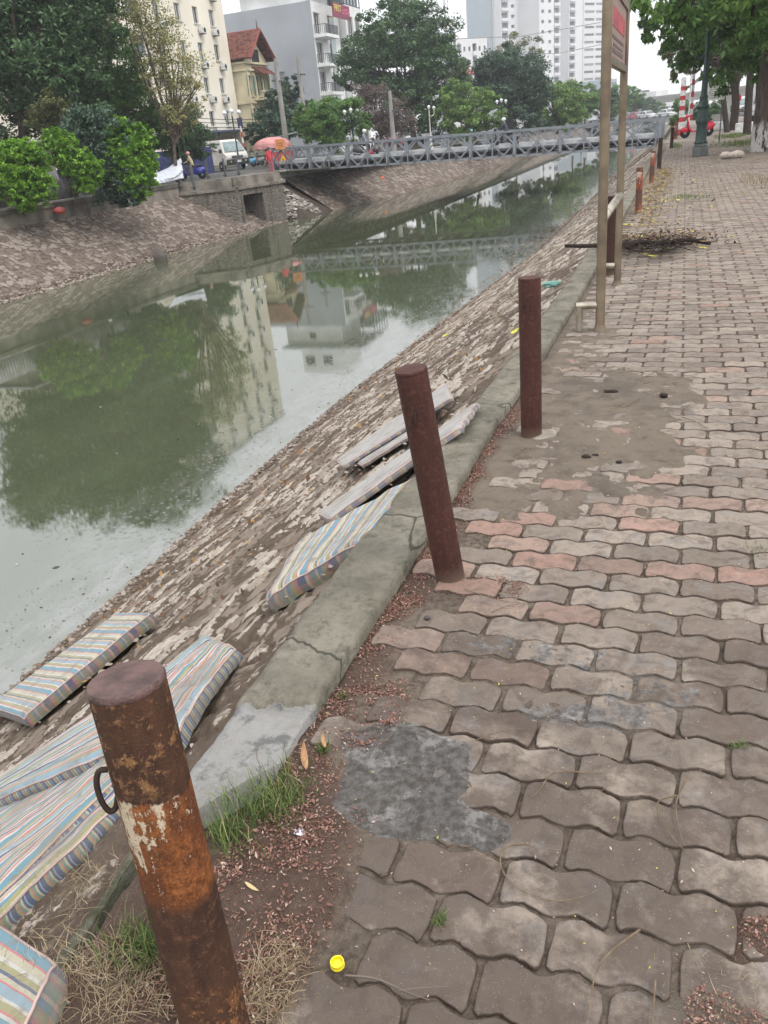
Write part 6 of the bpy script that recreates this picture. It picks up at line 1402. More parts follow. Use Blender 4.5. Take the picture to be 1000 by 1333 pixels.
for y in (-.28, -3.32): b = MB(); b.box((BL / 2, y, .60), (BL, .12, .16)); b.build('kerb_rail', M_rim, bt)
for i in range(28): 
    b = MB(); b.box((.15 + i * (BL - .3) / 27, -1.8, .22), (.12, 3.9, .26)); b.build('transom', M_deck, bt)
for y in (-.9, -1.8, -2.7): b = MB(); b.box((BL / 2, y, .31), (BL, .12, .12)); b.build('stringer', M_deck, bt)
for i in range(10):
    for y, s_ in ((.18, 1), (-3.78, -1)): b = MB(); b.beam((i * PANEL + .1 * (1 if i == 0 else -1 if i == 9 else 0), y, .12), (i * PANEL, y - s_ * .14, .75), .06); b.build('raker', M_gal, bt)
for y in (0, -3.6):
    for x in (-.12, BL + .12): b = MB(); b.box((x, y, .72), (.16, .2, 1.55)); b.build('end_post', M_gal, bt)
def on_bridge(s, y=-1.8): return T @ Vector((s * BL, y, .47))
b = MB(); b.box((-.5, 49.0, -.10), (1.3, 5, .16)); o = b.build('bridge_ramp', M_conc); tag(o, 'concrete ramp where the truss bridge meets the path', 'ramp')
# ================================================================ people
M_skin = mat('skin', (.42, .25, .18), .6, var=.05)
def person(label, loc, rz, pose, shirt, trousers, helmet=None, hatc=None, group=None, scale=1.):
    J = {}; E = []
    def ch(names, pts, rads, par=None):
        for n_, p, r in zip(names, pts, rads): J[n_] = (Vector(p), r)
        ns = ([par] if par else []) + names
        E.extend(zip(ns[:-1], ns[1:]))
    if pose == 'ride':
        hip = Vector((0, 0, .82)); ch(['hip', 'belly', 'chest', 'neck', 'head', 'crown'], [hip, (.03, 0, 1.0), (.10, 0, 1.24), (.15, 0, 1.40), (.18, 0, 1.50), (.19, 0, 1.62)], [.145, .135, .15, .055, .085, .075])
        for s in (-1, 1):
            k = 'l' if s > 0 else 'r'
            ch([k + 'sh', k + 'el', k + 'wr', k + 'ha'], [(.11, s * .18, 1.30), (.26, s * .25, 1.10), (.46, s * .27, 1.02), (.54, s * .27, 1.03)], [.062, .045, .03, .034], 'chest')
            ch([k + 'th', k + 'kn', k + 'an', k + 'to'], [(.02, s * .10, .78), (.40, s * .17, .72), (.30, s * .17, .36), (.44, s * .18, .31)], [.10, .065, .042, .036], 'hip')
    elif pose == 'stand':
        ch(['hip', 'belly', 'chest', 'neck', 'head', 'crown'], [(0, 0, .92), (0, 0, 1.08), (.01, 0, 1.30), (.02, 0, 1.47), (.04, 0, 1.56), (.04, 0, 1.67)], [.14, .125, .145, .052, .085, .075])
        for s in (-1, 1):
            k = 'l' if s > 0 else 'r'
            ch([k + 'sh', k + 'el', k + 'wr', k + 'ha'], [(0, s * .18, 1.38), (-.02, s * .24, 1.10), (.10, s * .25, .88), (.14, s * .25, .81)], [.06, .044, .03, .034], 'chest')
            ch([k + 'th', k + 'kn', k + 'an', k + 'to'], [(0, s * .09, .86), (.03 + s * .04, s * .10, .48), (-.02 + s * .05, s * .10, .08), (.13 + s * .05, s * .11, .04)], [.095, .062, .042, .036], 'hip')
    names = list(J); idx = {n_: i for i, n_ in enumerate(names)}
    me = bpy.data.meshes.new('body'); me.from_pydata([J[n_][0] for n_ in names], [(idx[a], idx[c]) for a, c in E], [])
    o = bpy.data.objects.new('body', me); COL.objects.link(o)
    md = o.modifiers.new('skin', 'SKIN'); 
    for i, n_ in enumerate(names): sv = me.skin_vertices[0].data[i]; sv.radius = (J[n_][1], J[n_][1]); sv.use_root = (n_ == 'hip')
    o.modifiers.new('sub', 'SUBSURF').levels = 2
    dg = bpy.context.evaluated_depsgraph_get(); dg.update(); m2 = bpy.data.meshes.new_from_object(o.evaluated_get(dg)); bpy.data.objects.remove(o)
    ms = [M_skin, mat('cloth_%d%d%d' % tuple(int(c * 99) for c in shirt), shirt, .9), mat('cloth_%d%d%d' % tuple(int(c * 99) for c in trousers), trousers, .9)]
    m2.materials.clear(); [m2.materials.append(m) for m in ms]
    nk = J['neck'][0].z; hp = J['hip'][0].z
    for p in m2.polygons:
        c = p.center; p.use_smooth = True
        hand = min((c - J['lha'][0]).length, (c - J['rha'][0]).length) < .07
        p.material_index = 0 if (c.z > nk - .01 or hand) else (1 if (c.z > hp + .03 or abs(c.y) > .155 and c.z > hp - .1 and pose == 'stand' or c.z > hp + .0 and c.x > .3) else 2)
    t = thing('person', label, 'person', loc, rz, group); t.scale = (scale,) * 3
    ob = bpy.data.objects.new('body', m2); COL.objects.link(ob); ob.parent = t
    h = J['head'][0]; fx = h.x + .088
    b = MB(); b.ball((fx - .005, 0, h.z - .005), .014, n=8, m=6, sc=(1.2, .8, 1.3)); b.ball((fx - .012, .03, h.z + .025), .010, n=8, m=6, mi=1); b.ball((fx - .012, -.03, h.z + .025), .010, n=8, m=6, mi=1); b.box((fx - .008, 0, h.z - .04), (.01, .04, .008), mi=1)
    b.build('face', [M_skin, M_dark], t, smooth=True)
    if helmet: b = MB(); b.ball((h.x, 0, h.z + .045), .128, n=16, m=10, sc=(1.08, .95, .92)); b.box((h.x + .13, 0, h.z + .06), (.09, .16, .014)); b.build('helmet', mat('helmet_%d' % int(helmet[0] * 99 + helmet[2] * 9), helmet, .3), t, smooth=True, angle=40)
    else: b = MB(); b.ball((h.x - .012, 0, h.z + .05), .098, n=14, m=8, sc=(1., .95, .95)); b.build('hair', M_dark, t, smooth=True)
    return t
def scooter(label, loc, rz, colr, group=None, vespa=True, lean=0.):
    t = thing('scooter', label, 'scooter', loc, rz, group); t.rotation_euler[0] = lean
    m = mat('scooter_paint_%d%d%d' % tuple(int(c * 99) for c in colr), colr, .25, var=.04); ty = mat('tyre_rubber', (.025, .025, .026), .85); ri = mat('rim_metal', (.45, .45, .46), .35, .7); bl = mat('black_plastic', (.03, .03, .032), .6); hl = mat('lamp_glass', (.7, .7, .68), .15)
    for x in (.62, -.60):
        b = MB(); prof = [(.16, -.045), (.22, -.05), (.252, -.025), (.258, 0), (.252, .025), (.22, .05), (.16, .045)]
        M = Matrix.Translation((x, 0, .258)) @ Matrix.Rotation(PI / 2, 4, 'X'); b.lathe(prof, 24, M=M); wh = b.build('wheel', ty, t, smooth=True, angle=50)
        b = MB(); b.lathe([(.02, -.055), (.15, -.03), (.165, -.046), (.165, .046), (.15, .03), (.02, .055)], 20, M=M); b.build('rim', ri, wh, smooth=True, angle=40)
    b = MB()  # rear bulb body
    b.ball((-.50, 0, .52), .30, n=18, m=12, sc=(1.35, .62, .78)); b.ball((-.42, .13, .45), .2, n=12, m=8, sc=(1.5, .6, 1)); b.ball((-.42, -.13, .45), .2, n=12, m=8, sc=(1.5, .6, 1)); b.build('rear_body', m, t, smooth=True)
    b = MB(); pts = [(-.25, .36), (.1, .27), (.34, .28), (.46, .42), (.60, .98), (.56, 1.02), (.40, .50), (.30, .36), (.1, .34), (-.2, .46)]
    b.prism(pts, -.17, .17); b.build('leg_shield', m, t, bevel=.02)
    b = MB(); b.ball((.63, 0, .40), .2, n=14, m=10, sc=(1.15, .5, .8)); b.build('front_mudguard', m, t, smooth=True)
    b = MB(); b.tube([(.60, .05, .28), (.56, .05, .9), (.54, 0, 1.02)], .03, 8); b.tube([(.60, -.05, .28), (.56, -.05, .9)], .025, 8); b.build('fork', ri, t, smooth=True)
    b = MB(); b.tube([(.40, .36, 1.04), (.48, .24, 1.07), (.54, 0, 1.05), (.48, -.24, 1.07), (.40, -.36, 1.04)], .022, 8); b.ball((.57, 0, 1.05), .12, n=12, m=8, sc=(1, 1.1, .7)); hb = b.build('handlebar', m, t, smooth=True)
    b = MB(); b.ball((.66, 0, 1.06), .065, n=12, m=8, sc=(.6, 1, 1)); b.build('headlight', hl, t, smooth=True)
    for s in (1, -1): b = MB(); b.tube([(.50, s * .2, 1.07), (.52, s * .3, 1.2)], .007, 6); b.ball((.52, s * .31, 1.24), .055, n=10, m=6, sc=(.3, 1, .8)); b.build('mirror', bl, t, smooth=True)
    b = MB(); b.box((-.36, 0, .80), (.74, .27, .11), bev=.04); b.build('seat', bl, t, smooth=True, angle=40)
    b = MB(); b.ball((-.90, 0, .56), .05, n=10, m=6); b.build('tail_light', mat('red_lens', (.5, .02, .02), .2), t, smooth=True)
    b = MB(); b.tube([(-.3, -.17, .26), (-.85, -.18, .33)], [.035, .05], 10); b.build('exhaust', ri, t, smooth=True)
    return t
M_tyre = None
def car(label, loc, rz, colr, kind='saloon', group=None, sc_=1., plate=True):
    nm = {'van': 'van', 'truck': 'truck', 'saloon': 'parked_car'}[kind] if group != 'cars on the road bridge' or kind != 'saloon' else 'car'
    t = thing(nm, label, {'van': 'van', 'truck': 'truck', 'saloon': 'car'}[kind], loc, rz, group); t.scale = (sc_,) * 3
    m = mat('car_paint_%d%d%d' % tuple(int(c * 99) for c in colr), colr, .3, .1, var=.04, vscale=1); gl = mat('car_glass', (.05, .06, .065), .08, spec=.8); ty = mat('tyre_rubber', (.025, .025, .026), .85); ri = mat('rim_metal', (.45, .45, .46), .35, .7); bl = mat('black_plastic', (.03, .03, .032), .6); hl = mat('lamp_glass', (.7, .7, .68), .15)
    if kind == 'van':
        L, W, H = 4.3, 1.66, 1.92; body = [(-2.15, .35), (2.1, .35), (2.18, .55), (2.15, .95), (1.95, 1.12), (1.45, 1.78), (1.3, 1.88), (-2.0, 1.92), (-2.15, 1.8)]
        wins = [[(-1.95, 1.2), (-.85, 1.2), (-.85, 1.72), (-1.9, 1.72)], [(-.75, 1.2), (.35, 1.2), (.35, 1.72), (-.75, 1.72)], [(.45, 1.2), (1.62, 1.2), (1.3, 1.70), (.45, 1.72)]]
        ws = [(1.97, 1.15), (1.48, 1.74)]; rw = [(-2.155, 1.2), (-2.11, 1.75)]; wx = (1.35, -1.35); wr = .31; bz = .52
    elif kind == 'truck':
        L, W, H = 5.6, 1.9, 2.6; body = [(1.1, .5), (2.8, .5), (2.85, .95), (2.7, 1.25), (2.35, 1.95), (1.1, 2.0)]; wins = [[(1.35, 1.25), (2.5, 1.25), (2.25, 1.82), (1.35, 1.85)]]; ws = [(2.72, 1.28), (2.38, 1.9)]; rw = None; wx = (1.9, -1.6); wr = .38; bz = .6
    else:
        L, W, H = 4.4, 1.72, 1.46; body = [(-2.2, .35), (2.15, .33), (2.22, .55), (2.1, .78), (1.15, .92), (.45, 1.40), (-.2, 1.46), (-1.2, 1.42), (-1.85, 1.0), (-2.2, .92), (-2.25, .6)]
        wins = [[(-1.65, .98), (-.35, .97), (-.35, 1.36), (-1.15, 1.34)], [(-.25, .97), (.95, .96), (.42, 1.32), (-.25, 1.37)]]; ws = [(1.13, .95), (.48, 1.38)]; rw = [(-1.83, 1.0), (-1.23, 1.4)]; wx = (1.35, -1.35); wr = .31; bz = .48
    b = MB(); n = len(body); wz = lambda z: W / 2 - (.12 * max(0, (z - (.95 if kind == 'saloon' else 1.15))) / .5 if z > .95 else 0)
    V = [(x, -wz(z), z) for x, z in body] + [(x, wz(z), z) for x, z in body]
    b.add(V, [tuple(range(n)), tuple(range(2 * n - 1, n - 1, -1))] + [(i, i + n, (i + 1) % n + n, (i + 1) % n) for i in range(n)]); b.build('body', m, t, bevel=.05)
    for q in wins:
        for s in (-1, 1): b = MB(); b.add([(x, s * (wz(z) + .006), z) for x, z in q], [(0, 1, 2, 3)]); b.build('side_window', gl, t)
    b = MB(); (x0, z0), (x1, z1) = ws; b.add([(x0 + .02, -wz(z0) + .08, z0 + .01), (x0 + .02, wz(z0) - .08, z0 + .01), (x1 + .02, wz(z1) - .08, z1 + .01), (x1 + .02, -wz(z1) + .08, z1 + .01)], [(0, 1, 2, 3)]); b.build('windscreen', mat('windscreen_glass', (.20, .27, .27), .08, spec=.8) if kind == 'van' else gl, t)
    if rw: b = MB(); (x0, z0), (x1, z1) = rw; b.add([(x0 - .01, -wz(z0) + .12, z0), (x0 - .01, wz(z0) - .12, z0), (x1 - .02, wz(z1) - .12, z1), (x1 - .02, -wz(z1) + .12, z1)], [(3, 2, 1, 0)]); b.build('rear_window', gl, t)
    for x in wx:
        for s in (-1, 1):
            M = Matrix.Translation((x, s * (W / 2 - .09), wr)) @ Matrix.Rotation(PI / 2, 4, 'X'); b = MB(); b.lathe([(wr * .6, -.1), (wr * .95, -.1), (wr, -.06), (wr, .06), (wr * .95, .1), (wr * .6, .1)], 20, M=M); wh = b.build('wheel', ty, t, smooth=True, angle=50)
            b = MB(); b.lathe([(.03, -.105), (wr * .58, -.09), (wr * .6, .09), (.03, .105)], 16, M=M); b.build('rim', ri, wh, smooth=True, angle=40)
    fx = max(p[0] for p in body)
    for s in (-1, 1): b = MB(); b.box((fx - .06, s * (W / 2 - .26), bz + .28), (.14, .34, .17), bev=.03); b.build('headlight', hl, t)
    b = MB(); b.box((fx - .02, 0, bz), (.18, W - .02, .34 if kind == 'van' else .2), bev=.04); b.build('bumper', bl if kind == 'van' else m, t)
    if kind == 'van':
        b = MB(); b.box((fx + .0, 0, bz + .29), (.06, .86, .13)); 
        for i in range(4): b.box((fx + .02, 0, bz + .245 + i * .03), (.05, .84, .008), 1)
        b.build('grille', [bl, ri], t); b = MB(); b.box((fx + .08, .0, bz + .03), (.02, .42, .14)); b.build('number_plate', mat('plate_white', (.7, .7, .7), .5), t)
        for s in (-1, 1): b = MB(); b.ball((fx + .07, s * .55, bz + .02), .055, n=10, m=6); b.build('fog_lamp', mat('amber_lens', (.65, .5, .08), .3), t, smooth=True)
        for s in (-1, 1): b = MB(); b.box((1.7, s * (W / 2 + .12), 1.22), (.1, .16, .24), bev=.02); b.build('mirror', bl, t)
    if kind == 'truck': b = MB(); b.box((-.95, 0, 1.65), (3.7, 1.95, 1.95), bev=.03); b.build('cargo_box', mat('white_cargo_box', (.74, .74, .74), .6, var=.04), t); b = MB(); b.box((0, 0, .58), (5.2, .8, .18)); b.build('chassis', bl, t)
    return t
RZ = .167
rider_dir = R_(207)
p = gp(252, 234, RZ); scooter('blue scooter standing in front of the navy hoarding', p, rider_dir, (.03, .04, .25), 'scooters on the far bank')
person('person in a cream jacket and pink cap astride the blue scooter', p + Vector((math.cos(rider_dir), math.sin(rider_dir), 0)) * -.1, rider_dir, 'ride', (.55, .47, .33), (.10, .07, .055), helmet=(.62, .30, .28))
car('white minivan with black bumper parked beside the lamp post on the far bank', gp(291, 222.5, RZ), R_(-32), (.62, .60, .57), 'van', sc_=1.22)
car('silver green car parked under the red umbrella', gp(345, 208, RZ), R_(200), (.38, .43, .42), 'saloon', 'cars parked on the far bank')
person('person in dark green sitting beside the scooters near the silver car', gp(330, 214, RZ), R_(-80), 'stand', (.05, .07, .05), (.04, .04, .05), scale=.9)
for (x, y, a, c, l) in [(322, 218, 200, (.10, .30, .50), 'small turquoise blue scooter right of the far lamp post'), (336, 216, 160, (.25, .26, .27), 'grey scooter parked by the silver car'), (343, 215, 170, (.05, .05, .06), 'black scooter parked closest to the umbrella')]: scooter(l, gp(x, y, RZ), R_(a), c, 'scooters on the far bank')
# bridge traffic
sb = R_(180); p = on_bridge(.385); p.z += .0
def bridge_s(pxx): # fraction along the bridge seen at picture column pxx
    w_ = ray(pxx, 180); 
    for i in range(1001):
        q = BA + bd_ * (i / 1000) + Vector((0, 1.8, 0))
        if q.x / q.y <= w_[0] / w_[1]: return i / 1000
    return .5
p = on_bridge(bridge_s(656)); scooter('dark scooter riding over the middle of the truss bridge', p, R_(178), (.05, .05, .06)); person('rider with a dark and white helmet crossing the middle of the bridge', p + Vector((.15, 0, .0)), R_(178), 'ride', (.07, .075, .10), (.05, .05, .06), helmet=(.62, .64, .68))
p = on_bridge(bridge_s(474)); scooter('black scooter with a red bag crossing the far part of the bridge', p, R_(0), (.06, .05, .05)); person('rider in grey with a white helmet on the far part of the bridge', p + Vector((-.15, 0, 0)), R_(0), 'ride', (.25, .26, .30), (.06, .06, .07), helmet=(.72, .72, .70))
b = MB(); b.ball((0, 0, .18), .2, n=10, m=8, sc=(1, .8, 1.1)); o = b.build('shopping_bag', mat('red_cloth', (.50, .05, .07), .7), smooth=True, loc=p + Vector((.35, 0, .1))); tag(o, 'red bag carried at the foot of the scooter on the bridge', 'bag')
# ================================================================ street furniture, far bank
M_lg = mat('lamp_post_green', (.03, .058, .05), .55, .2, var=.2, vscale=8); M_lw = mat('lamp_post_white', (.55, .55, .50), .6); M_globe = mat('opal_globe', (.78, .79, .80), .3)
def lamp(label, p, h, n=3, m=M_lg, gr=.135, sc_=1., group='globe lamps', spread=.42, rz=0.):
    t = thing('street_lamp', label, 'street lamp', p, rz, group); t.scale = (sc_,) * 3
    b = MB(); b.lathe([(.20, 0), (.20, .18), (.15, .24), (.13, .7), (.15, .74), (.10, .82), (.06, 1.2), (.05, h - .3), (.07, h - .25), (.04, h)], 12); b.build('pole', m, t, smooth=True, angle=40)
    arms = []
    if n > 1:
        for k in range(n - 1):
            a = PI * k if n == 3 else 2 * PI * k / (n - 1); q = Vector((math.cos(a) * spread, math.sin(a) * spread, h - .05)); b = MB(); b.tube(smooth_path([(0, 0, h - .45), (q.x * .6, q.y * .6, h - .5), (q.x, q.y, h - .32), tuple(q)], 4), .028, 6); b.build('arm', m, t, smooth=True); arms.append(q)
    arms.append(Vector((0, 0, h + .05 if n > 1 else h)))
    for q in arms:
        b = MB(); b.lathe([(.05, 0), (.08, .05), (.05, .07)], 10, c=tuple(q)); b.ball((q.x, q.y, q.z + .05 + gr), gr, n=16, m=12); b.build('globe', [M_globe], t, smooth=True)
    return t
def lamp_px(label, xb, yb, ytop, z, n=3, **k):
    p = gp(xb, yb, z); lo, hi = 1., 12.
    return p
zl = gp(313, 221, RZ); d_ = Vector(ray(313, 221)).length
def hpx(p, ytop):   # height whose top projects to picture row ytop
    for i in range(20, 2400):
        h = i * .01; q = Vector((p.x, p.y, p.z + h - EYE)); c = (q.x * cx_.x + q.y * cx_.y + q.z * cx_.z, q.dot(cy_), q.dot(cf_))
        if 666.5 - FPX * c[1] / c[2] <= ytop: return h
    return 8.
lamp('green triple globe lamp post beside the white minivan', zl, hpx(zl, 150), 3, gr=.18, spread=.62, rz=R_(55))
for (x, yb, yt, dd_, lb, n) in [(461, 190, 150, 60, 'triple globe lamp behind the spreading tree at the far end of the bridge', 3), (654, 180, 166, 74, 'triple globe lamp between the fresh green tree and the second dark tree', 3), (561, 185, 146, 72, 'twin globe lamp in front of the largest round tree', 2), (757, 160, 150, 170, 'small globe lamp above the white truck', 3), (774, 158, 146, 190, 'tiny globe lamp left of the nearer sign post', 3), (789, 158, 146, 195, 'tiny globe lamp between the sign posts', 3), (707, 165, 148, 140, 'small globe lamp right of the second dark tree', 3)]:
    q = at(x, yb, dd_); p = Vector((q.x, q.y, .1)); lamp(lb, p, max(3.2, hpx(p, yt)), n, m=M_lw if n == 2 else M_lg, gr=.135, spread=.6, rz=R_(60))
M_pole = mat('concrete_pole', (.30, .29, .27), .9, vscale=1.2)
for (x, yt, dd_, lb) in [(372, 76, 62, 'tall concrete pole in front of the grey building'), (400, 72, 74, 'concrete pole with a short crossbar before the white balconies'), (512, 118, 68, 'concrete pole behind the bridge near the bare tree')]:
    q = at(x, 180, dd_); p = Vector((q.x, q.y, .12)); h = hpx(p, yt); t = thing('utility_pole', lb, 'utility pole', p, group='concrete utility poles'); b = MB(); b.lathe([(.24, 0), (.14, h)], 12); b.build('pole', M_pole, t, smooth=True, angle=40); b = MB(); b.beam((-.7, .4, h - 1.4), (.7, -.4, h - 1.6), .1); b.build('crossbar', M_rail, t)
    if x == 400:
        b = MB(); b.beam((.0, 0, h * .5), (.25, .9, h * .5), .1); b.build('bracket', M_rail, t)
t = thing('painted_pole', 'thin red and white banded pole right of the far lamp post', 'pole', gp(321, 216, RZ)); b = MB()
for i in range(7): b.lathe([(.09, i * .5), (.09, i * .5 + .5)], 10, i % 2)
b.build('pole', [mat('band_white', (.68, .68, .66), .6), mat('band_red', (.50, .04, .05), .6)], t, smooth=True, angle=40)
b = MB(); b.box((0, 0, 3.75), (.5, .08, .9)); b.build('flag_sign', mat('navy_panel', (.035, .04, .13), .6), t)
GP = 'short posts on the far wall'
for (x, y, lb) in [(271, 229, 'dark post left of the minivan wheels'), (293.5, 227, 'dark post in front of the minivan plate'), (311, 225, 'dark post at the foot of the far lamp'), (253, 243, 'short post in front of the blue scooter')]:
    p = gp(x, y + 1, .28); t = thing('wall_post', lb, 'post', p, group=GP); b = MB(); b.lathe([(.06, -.1), (.06, .9), (.04, .95)], 10); b.build('tube', M_rail, t, smooth=True, angle=40); b = MB(); b.box((0, 0, .0), (.24, .24, .04)); b.build('base_plate', M_rail, t)
# umbrella
q = at(357, 205, 60); p = Vector((q.x, q.y, RZ)); t = thing('umbrella', 'large faded red market umbrella at the far end of the bridge', 'umbrella', p); zr = at(357, 189, 60).z - RZ
b = MB(); n = 16; R = 1.4; V = []; F = []
for i in range(7):
    tt = i / 6; 
    for k in range(n): a = 2 * PI * k / n; r_ = R * math.sin(tt * PI / 2) * (1 - .03 * (k % 2) * tt); V.append((r_ * math.cos(a), r_ * math.sin(a), zr + .55 * math.cos(tt * PI / 2) - .03 * (k % 2) * tt))
for k in range(n): a = 2 * PI * k / n; V.append((R * 1.0 * math.cos(a), R * 1.0 * math.sin(a), zr - .22 + .04 * (k % 2)))
for i in range(7):
    for k in range(n): F.append((i * n + k, i * n + (k + 1) % n, (i + 1) * n + (k + 1) % n, (i + 1) * n + k))
b.add(V, F); o = b.build('canopy', mat('faded_red_cloth', (.52, .25, .24), .85, var=.1, vscale=2), t); md = o.modifiers.new('s', 'SOLIDIFY'); md.thickness = .02
b = MB(); b.tube([(0, 0, 0), (0, 0, zr + .8)], .03, 8); b.build('pole', M_rail, t)
b = MB()
for k in range(8): a = 2 * PI * k / 8; b.tube([(0, 0, zr + .3), (R * .6 * math.cos(a), R * .6 * math.sin(a), zr + .45)], .012, 5)
b.build('ribs', M_rail, t)
def board(name, label, cat, pc, w, h, m, rz, zb, posts=True, print_=None, group=None, pm=None):
    t = thing(name, label, cat, pc, rz, group); b = MB(); b.box((0, 0, zb + h / 2), (w, .05, h)); bo = b.build('panel', m, t)
    if posts:
        for s in (-1, 1): b = MB(); b.beam((s * w * .4, .05, 0), (s * w * .4, .05, zb + h * .9), .05); b.build('post', M_rail, t)
    if print_:
        b = MB()
        for (x, z, ww, hh) in print_: b.box((x * w, -.028, zb + z * h), (ww * w, .006, hh * h))
        b.build('lettering', pm, bo)
    return t, bo
q = at(367, 205, 51); board('orange_sign', 'orange board right of the red umbrella', 'sign', Vector((q.x, q.y, RZ)), .6, .6, mat('orange_board', (.60, .25, .10), .7), R_(25), .0 + at(367, 190, 51).z - RZ - .2, print_=[(0, .6, .6, .08), (0, .4, .5, .08)], pm=mat('board_brown', (.35, .12, .06), .6))
q = at(369, 208, 55); t, bo = board('barrier', 'red barrier cloth with a yellow warning triangle at the bridge end', 'barrier', Vector((q.x, q.y, .12)), 2.0, .9, mat('faded_red_barrier', (.45, .12, .13), .8), R_(12), .25)
b = MB(); b.prism([(-.35, .3), (.35, .3), (0, .95)], -.06, -.04); b.build('warning_triangle', mat('warning_yellow', (.75, .6, .05), .5), bo); b = MB(); b.prism([(-.20, .38), (.20, .38), (0, .76)], -.066, -.06); b.build('triangle_mark', mat('warning_red', (.55, .12, .04), .5), bo)
q = at(352, 212, 50); person('person wrapped in red beside the umbrella pole', Vector((q.x, q.y, RZ)), R_(-60), 'stand', (.58, .08, .10), (.50, .08, .10), scale=.85)
q = at(392, 196, 64); t = thing('market_canopy', 'low white market canopy behind the left end of the bridge', 'canopy', Vector((q.x, q.y, .16)), R_(20)); b = MB(); b.prism([(-2.2, 2.0), (2.4, 2.6), (2.4, 2.66), (-2.2, 2.06)], -1.2, 1.2); b.build('roof', mat('canopy_white', (.62, .66, .70), .6), t)
for s in (-2.1, 2.3):
    for s2 in (-1.1, 1.1): b = MB(); b.beam((s, s2, 0), (s, s2, 2.0 if s < 0 else 2.6), .06); b.build('leg', M_alu, t)
CG = 'cars parked on the far bank'
for (x, y, dd_, c, k, a, lb) in [(a_, b_, c_ * 1.45, d_2, e_, f_ - 85, g_) for a_, b_, c_, d_2, e_, f_, g_ in [(560, 176, 72, (.55, .56, .57), 'van', 175, 'white van parked under the largest round tree'), (583, 175, 74, (.10, .11, .12), 'saloon', 175, 'dark car parked right of the white van'), (538, 178, 70, (.45, .46, .47), 'saloon', 170, 'silver car left of the white van'), (612, 172, 80, (.20, .42, .50), 'saloon', 178, 'pale turquoise car behind the bridge under the fresh green tree'), (515, 180, 67, (.35, .08, .09), 'saloon', 175, 'dark red car behind the bridge near the concrete pole'), (640, 170, 86, (.5, .5, .5), 'saloon', 178, 'pale car behind the rider on the bridge'), (690, 168, 98, (.5, .5, .52), 'saloon', 100, 'pale car under the second dark round tree'), (725, 164, 110, (.62, .62, .62), 'saloon', 95, 'white car at the foot of the pale green tree')]]:
    q = at(x, y, dd_); car(lb, Vector((q.x, q.y, .17)), R_(a), c, k, CG)
# ================================================================ road bridge and flyover
A = at(700, 165, 190); B = at(884, 150, 138); A.z = B.z = 0; A0 = A - (B - A) * .6; B0 = B + (B - A) * .6
t = thing('road_bridge', 'distant low road bridge crossing the canal, carrying cars', 'bridge', A); du_ = (B - A).normalized(); sd2 = Vector((-du_.y, du_.x, 0)); 
b = MB(); b.beam(A0 - A + sd2 * 5 + Vector((0, 0, -.5)), B0 - A + sd2 * 5 + Vector((0, 0, -.5)), 10, .7); b.build('deck', M_conc2, t)
for s in (.1, 9.9): 
    b = MB(); b.beam(A0 - A + sd2 * s + Vector((0, 0, .55)), B0 - A + sd2 * s + Vector((0, 0, .55)), .12, .1); b.beam(A0 - A + sd2 * s + Vector((0, 0, -.05)), B0 - A + sd2 * s + Vector((0, 0, -.05)), .25, .28)
    n = 60
    for i in range(n): q = (A0 - A).lerp(B0 - A, i / n) + sd2 * s; b.beam(q, q + Vector((0, 0, .55)), .08)
    b.build('railing', M_gal, t)
for s in (.3, .5, .7): b = MB(); q = (A0 - A).lerp(B0 - A, s) + sd2 * 5; b.beam(q + Vector((0, 0, -3)), q + Vector((0, 0, -.8)), 1.2, 4); b.build('pier', M_conc, t)
rb = math.atan2(du_.y, du_.x)
RG = 'cars on the road bridge'
for (x, c, k, o_, lb) in [(762, (.45, .46, .48), 'truck', 3, 'small box truck with a white cargo box on the road bridge'), (811, (.45, .07, .09), 'saloon', 3, 'red car on the road bridge between the sign posts and the white cars'), (824, (.66, .66, .67), 'saloon', 3, 'left one of the two white cars on the road bridge'), (838, (.68, .68, .68), 'saloon', 5, 'right one of the two white cars on the road bridge'), (797, (.25, .26, .27), 'saloon', 4, 'grey car on the road bridge behind the farther sign post'), (862, (.3, .31, .33), 'saloon', 6, 'grey car at the right end of the road bridge')]:
    w_ = ray(x, 155); best = min(range(1000), key=lambda i: abs((A0.lerp(B0, i / 999).x) / (A0.lerp(B0, i / 999).y) - w_[0] / w_[1])); q = A0.lerp(B0, best / 999) + sd2 * o_ + Vector((0, 0, -.14)); car(lb, q, rb + .0, c, k, RG)
A = at(826, 131, 430); B = at(905, 122.5, 300); B2 = B + (B - A) * .8; t = thing('flyover', 'hazy elevated flyover in the far distance', 'flyover', Vector((A.x, A.y, 0)))
b = MB(); A_ = Vector((0, 0, A.z - 1)); B_ = B2 - Vector((A.x, A.y, 0)) - Vector((0, 0, 1)); b.beam(A_, B_, 12, 1.8); b.beam(A_ + Vector((0, 0, 1.3)), B_ + Vector((0, 0, 1.3)), 12.6, .9); b.build('deck', M_conc2, t)
for i in range(5): q = A_.lerp(B_, i / 4.); b = MB(); b.beam((q.x, q.y, 0), (q.x, q.y, q.z - .9), 2.2); b.build('pier', M_conc2, t)
p = at(840.5, 122, 400); t = thing('billboard', 'small dark billboard standing above the flyover', 'billboard', (p.x, p.y, 0)); b = MB(); b.box((0, 0, p.z), (3.6, .4, 3.2)); bo = b.build('panel', mat('billboard_dark', (.12, .10, .12), .6), t); b = MB(); b.box((0, -.22, p.z), (2.6, .02, 1.6)); b.build('poster', mat('billboard_pale', (.35, .34, .36), .6), bo)
b = MB(); b.beam((0, 0, 0), (0, 0, p.z - 1.6), .5); b.build('post', M_gal, t)
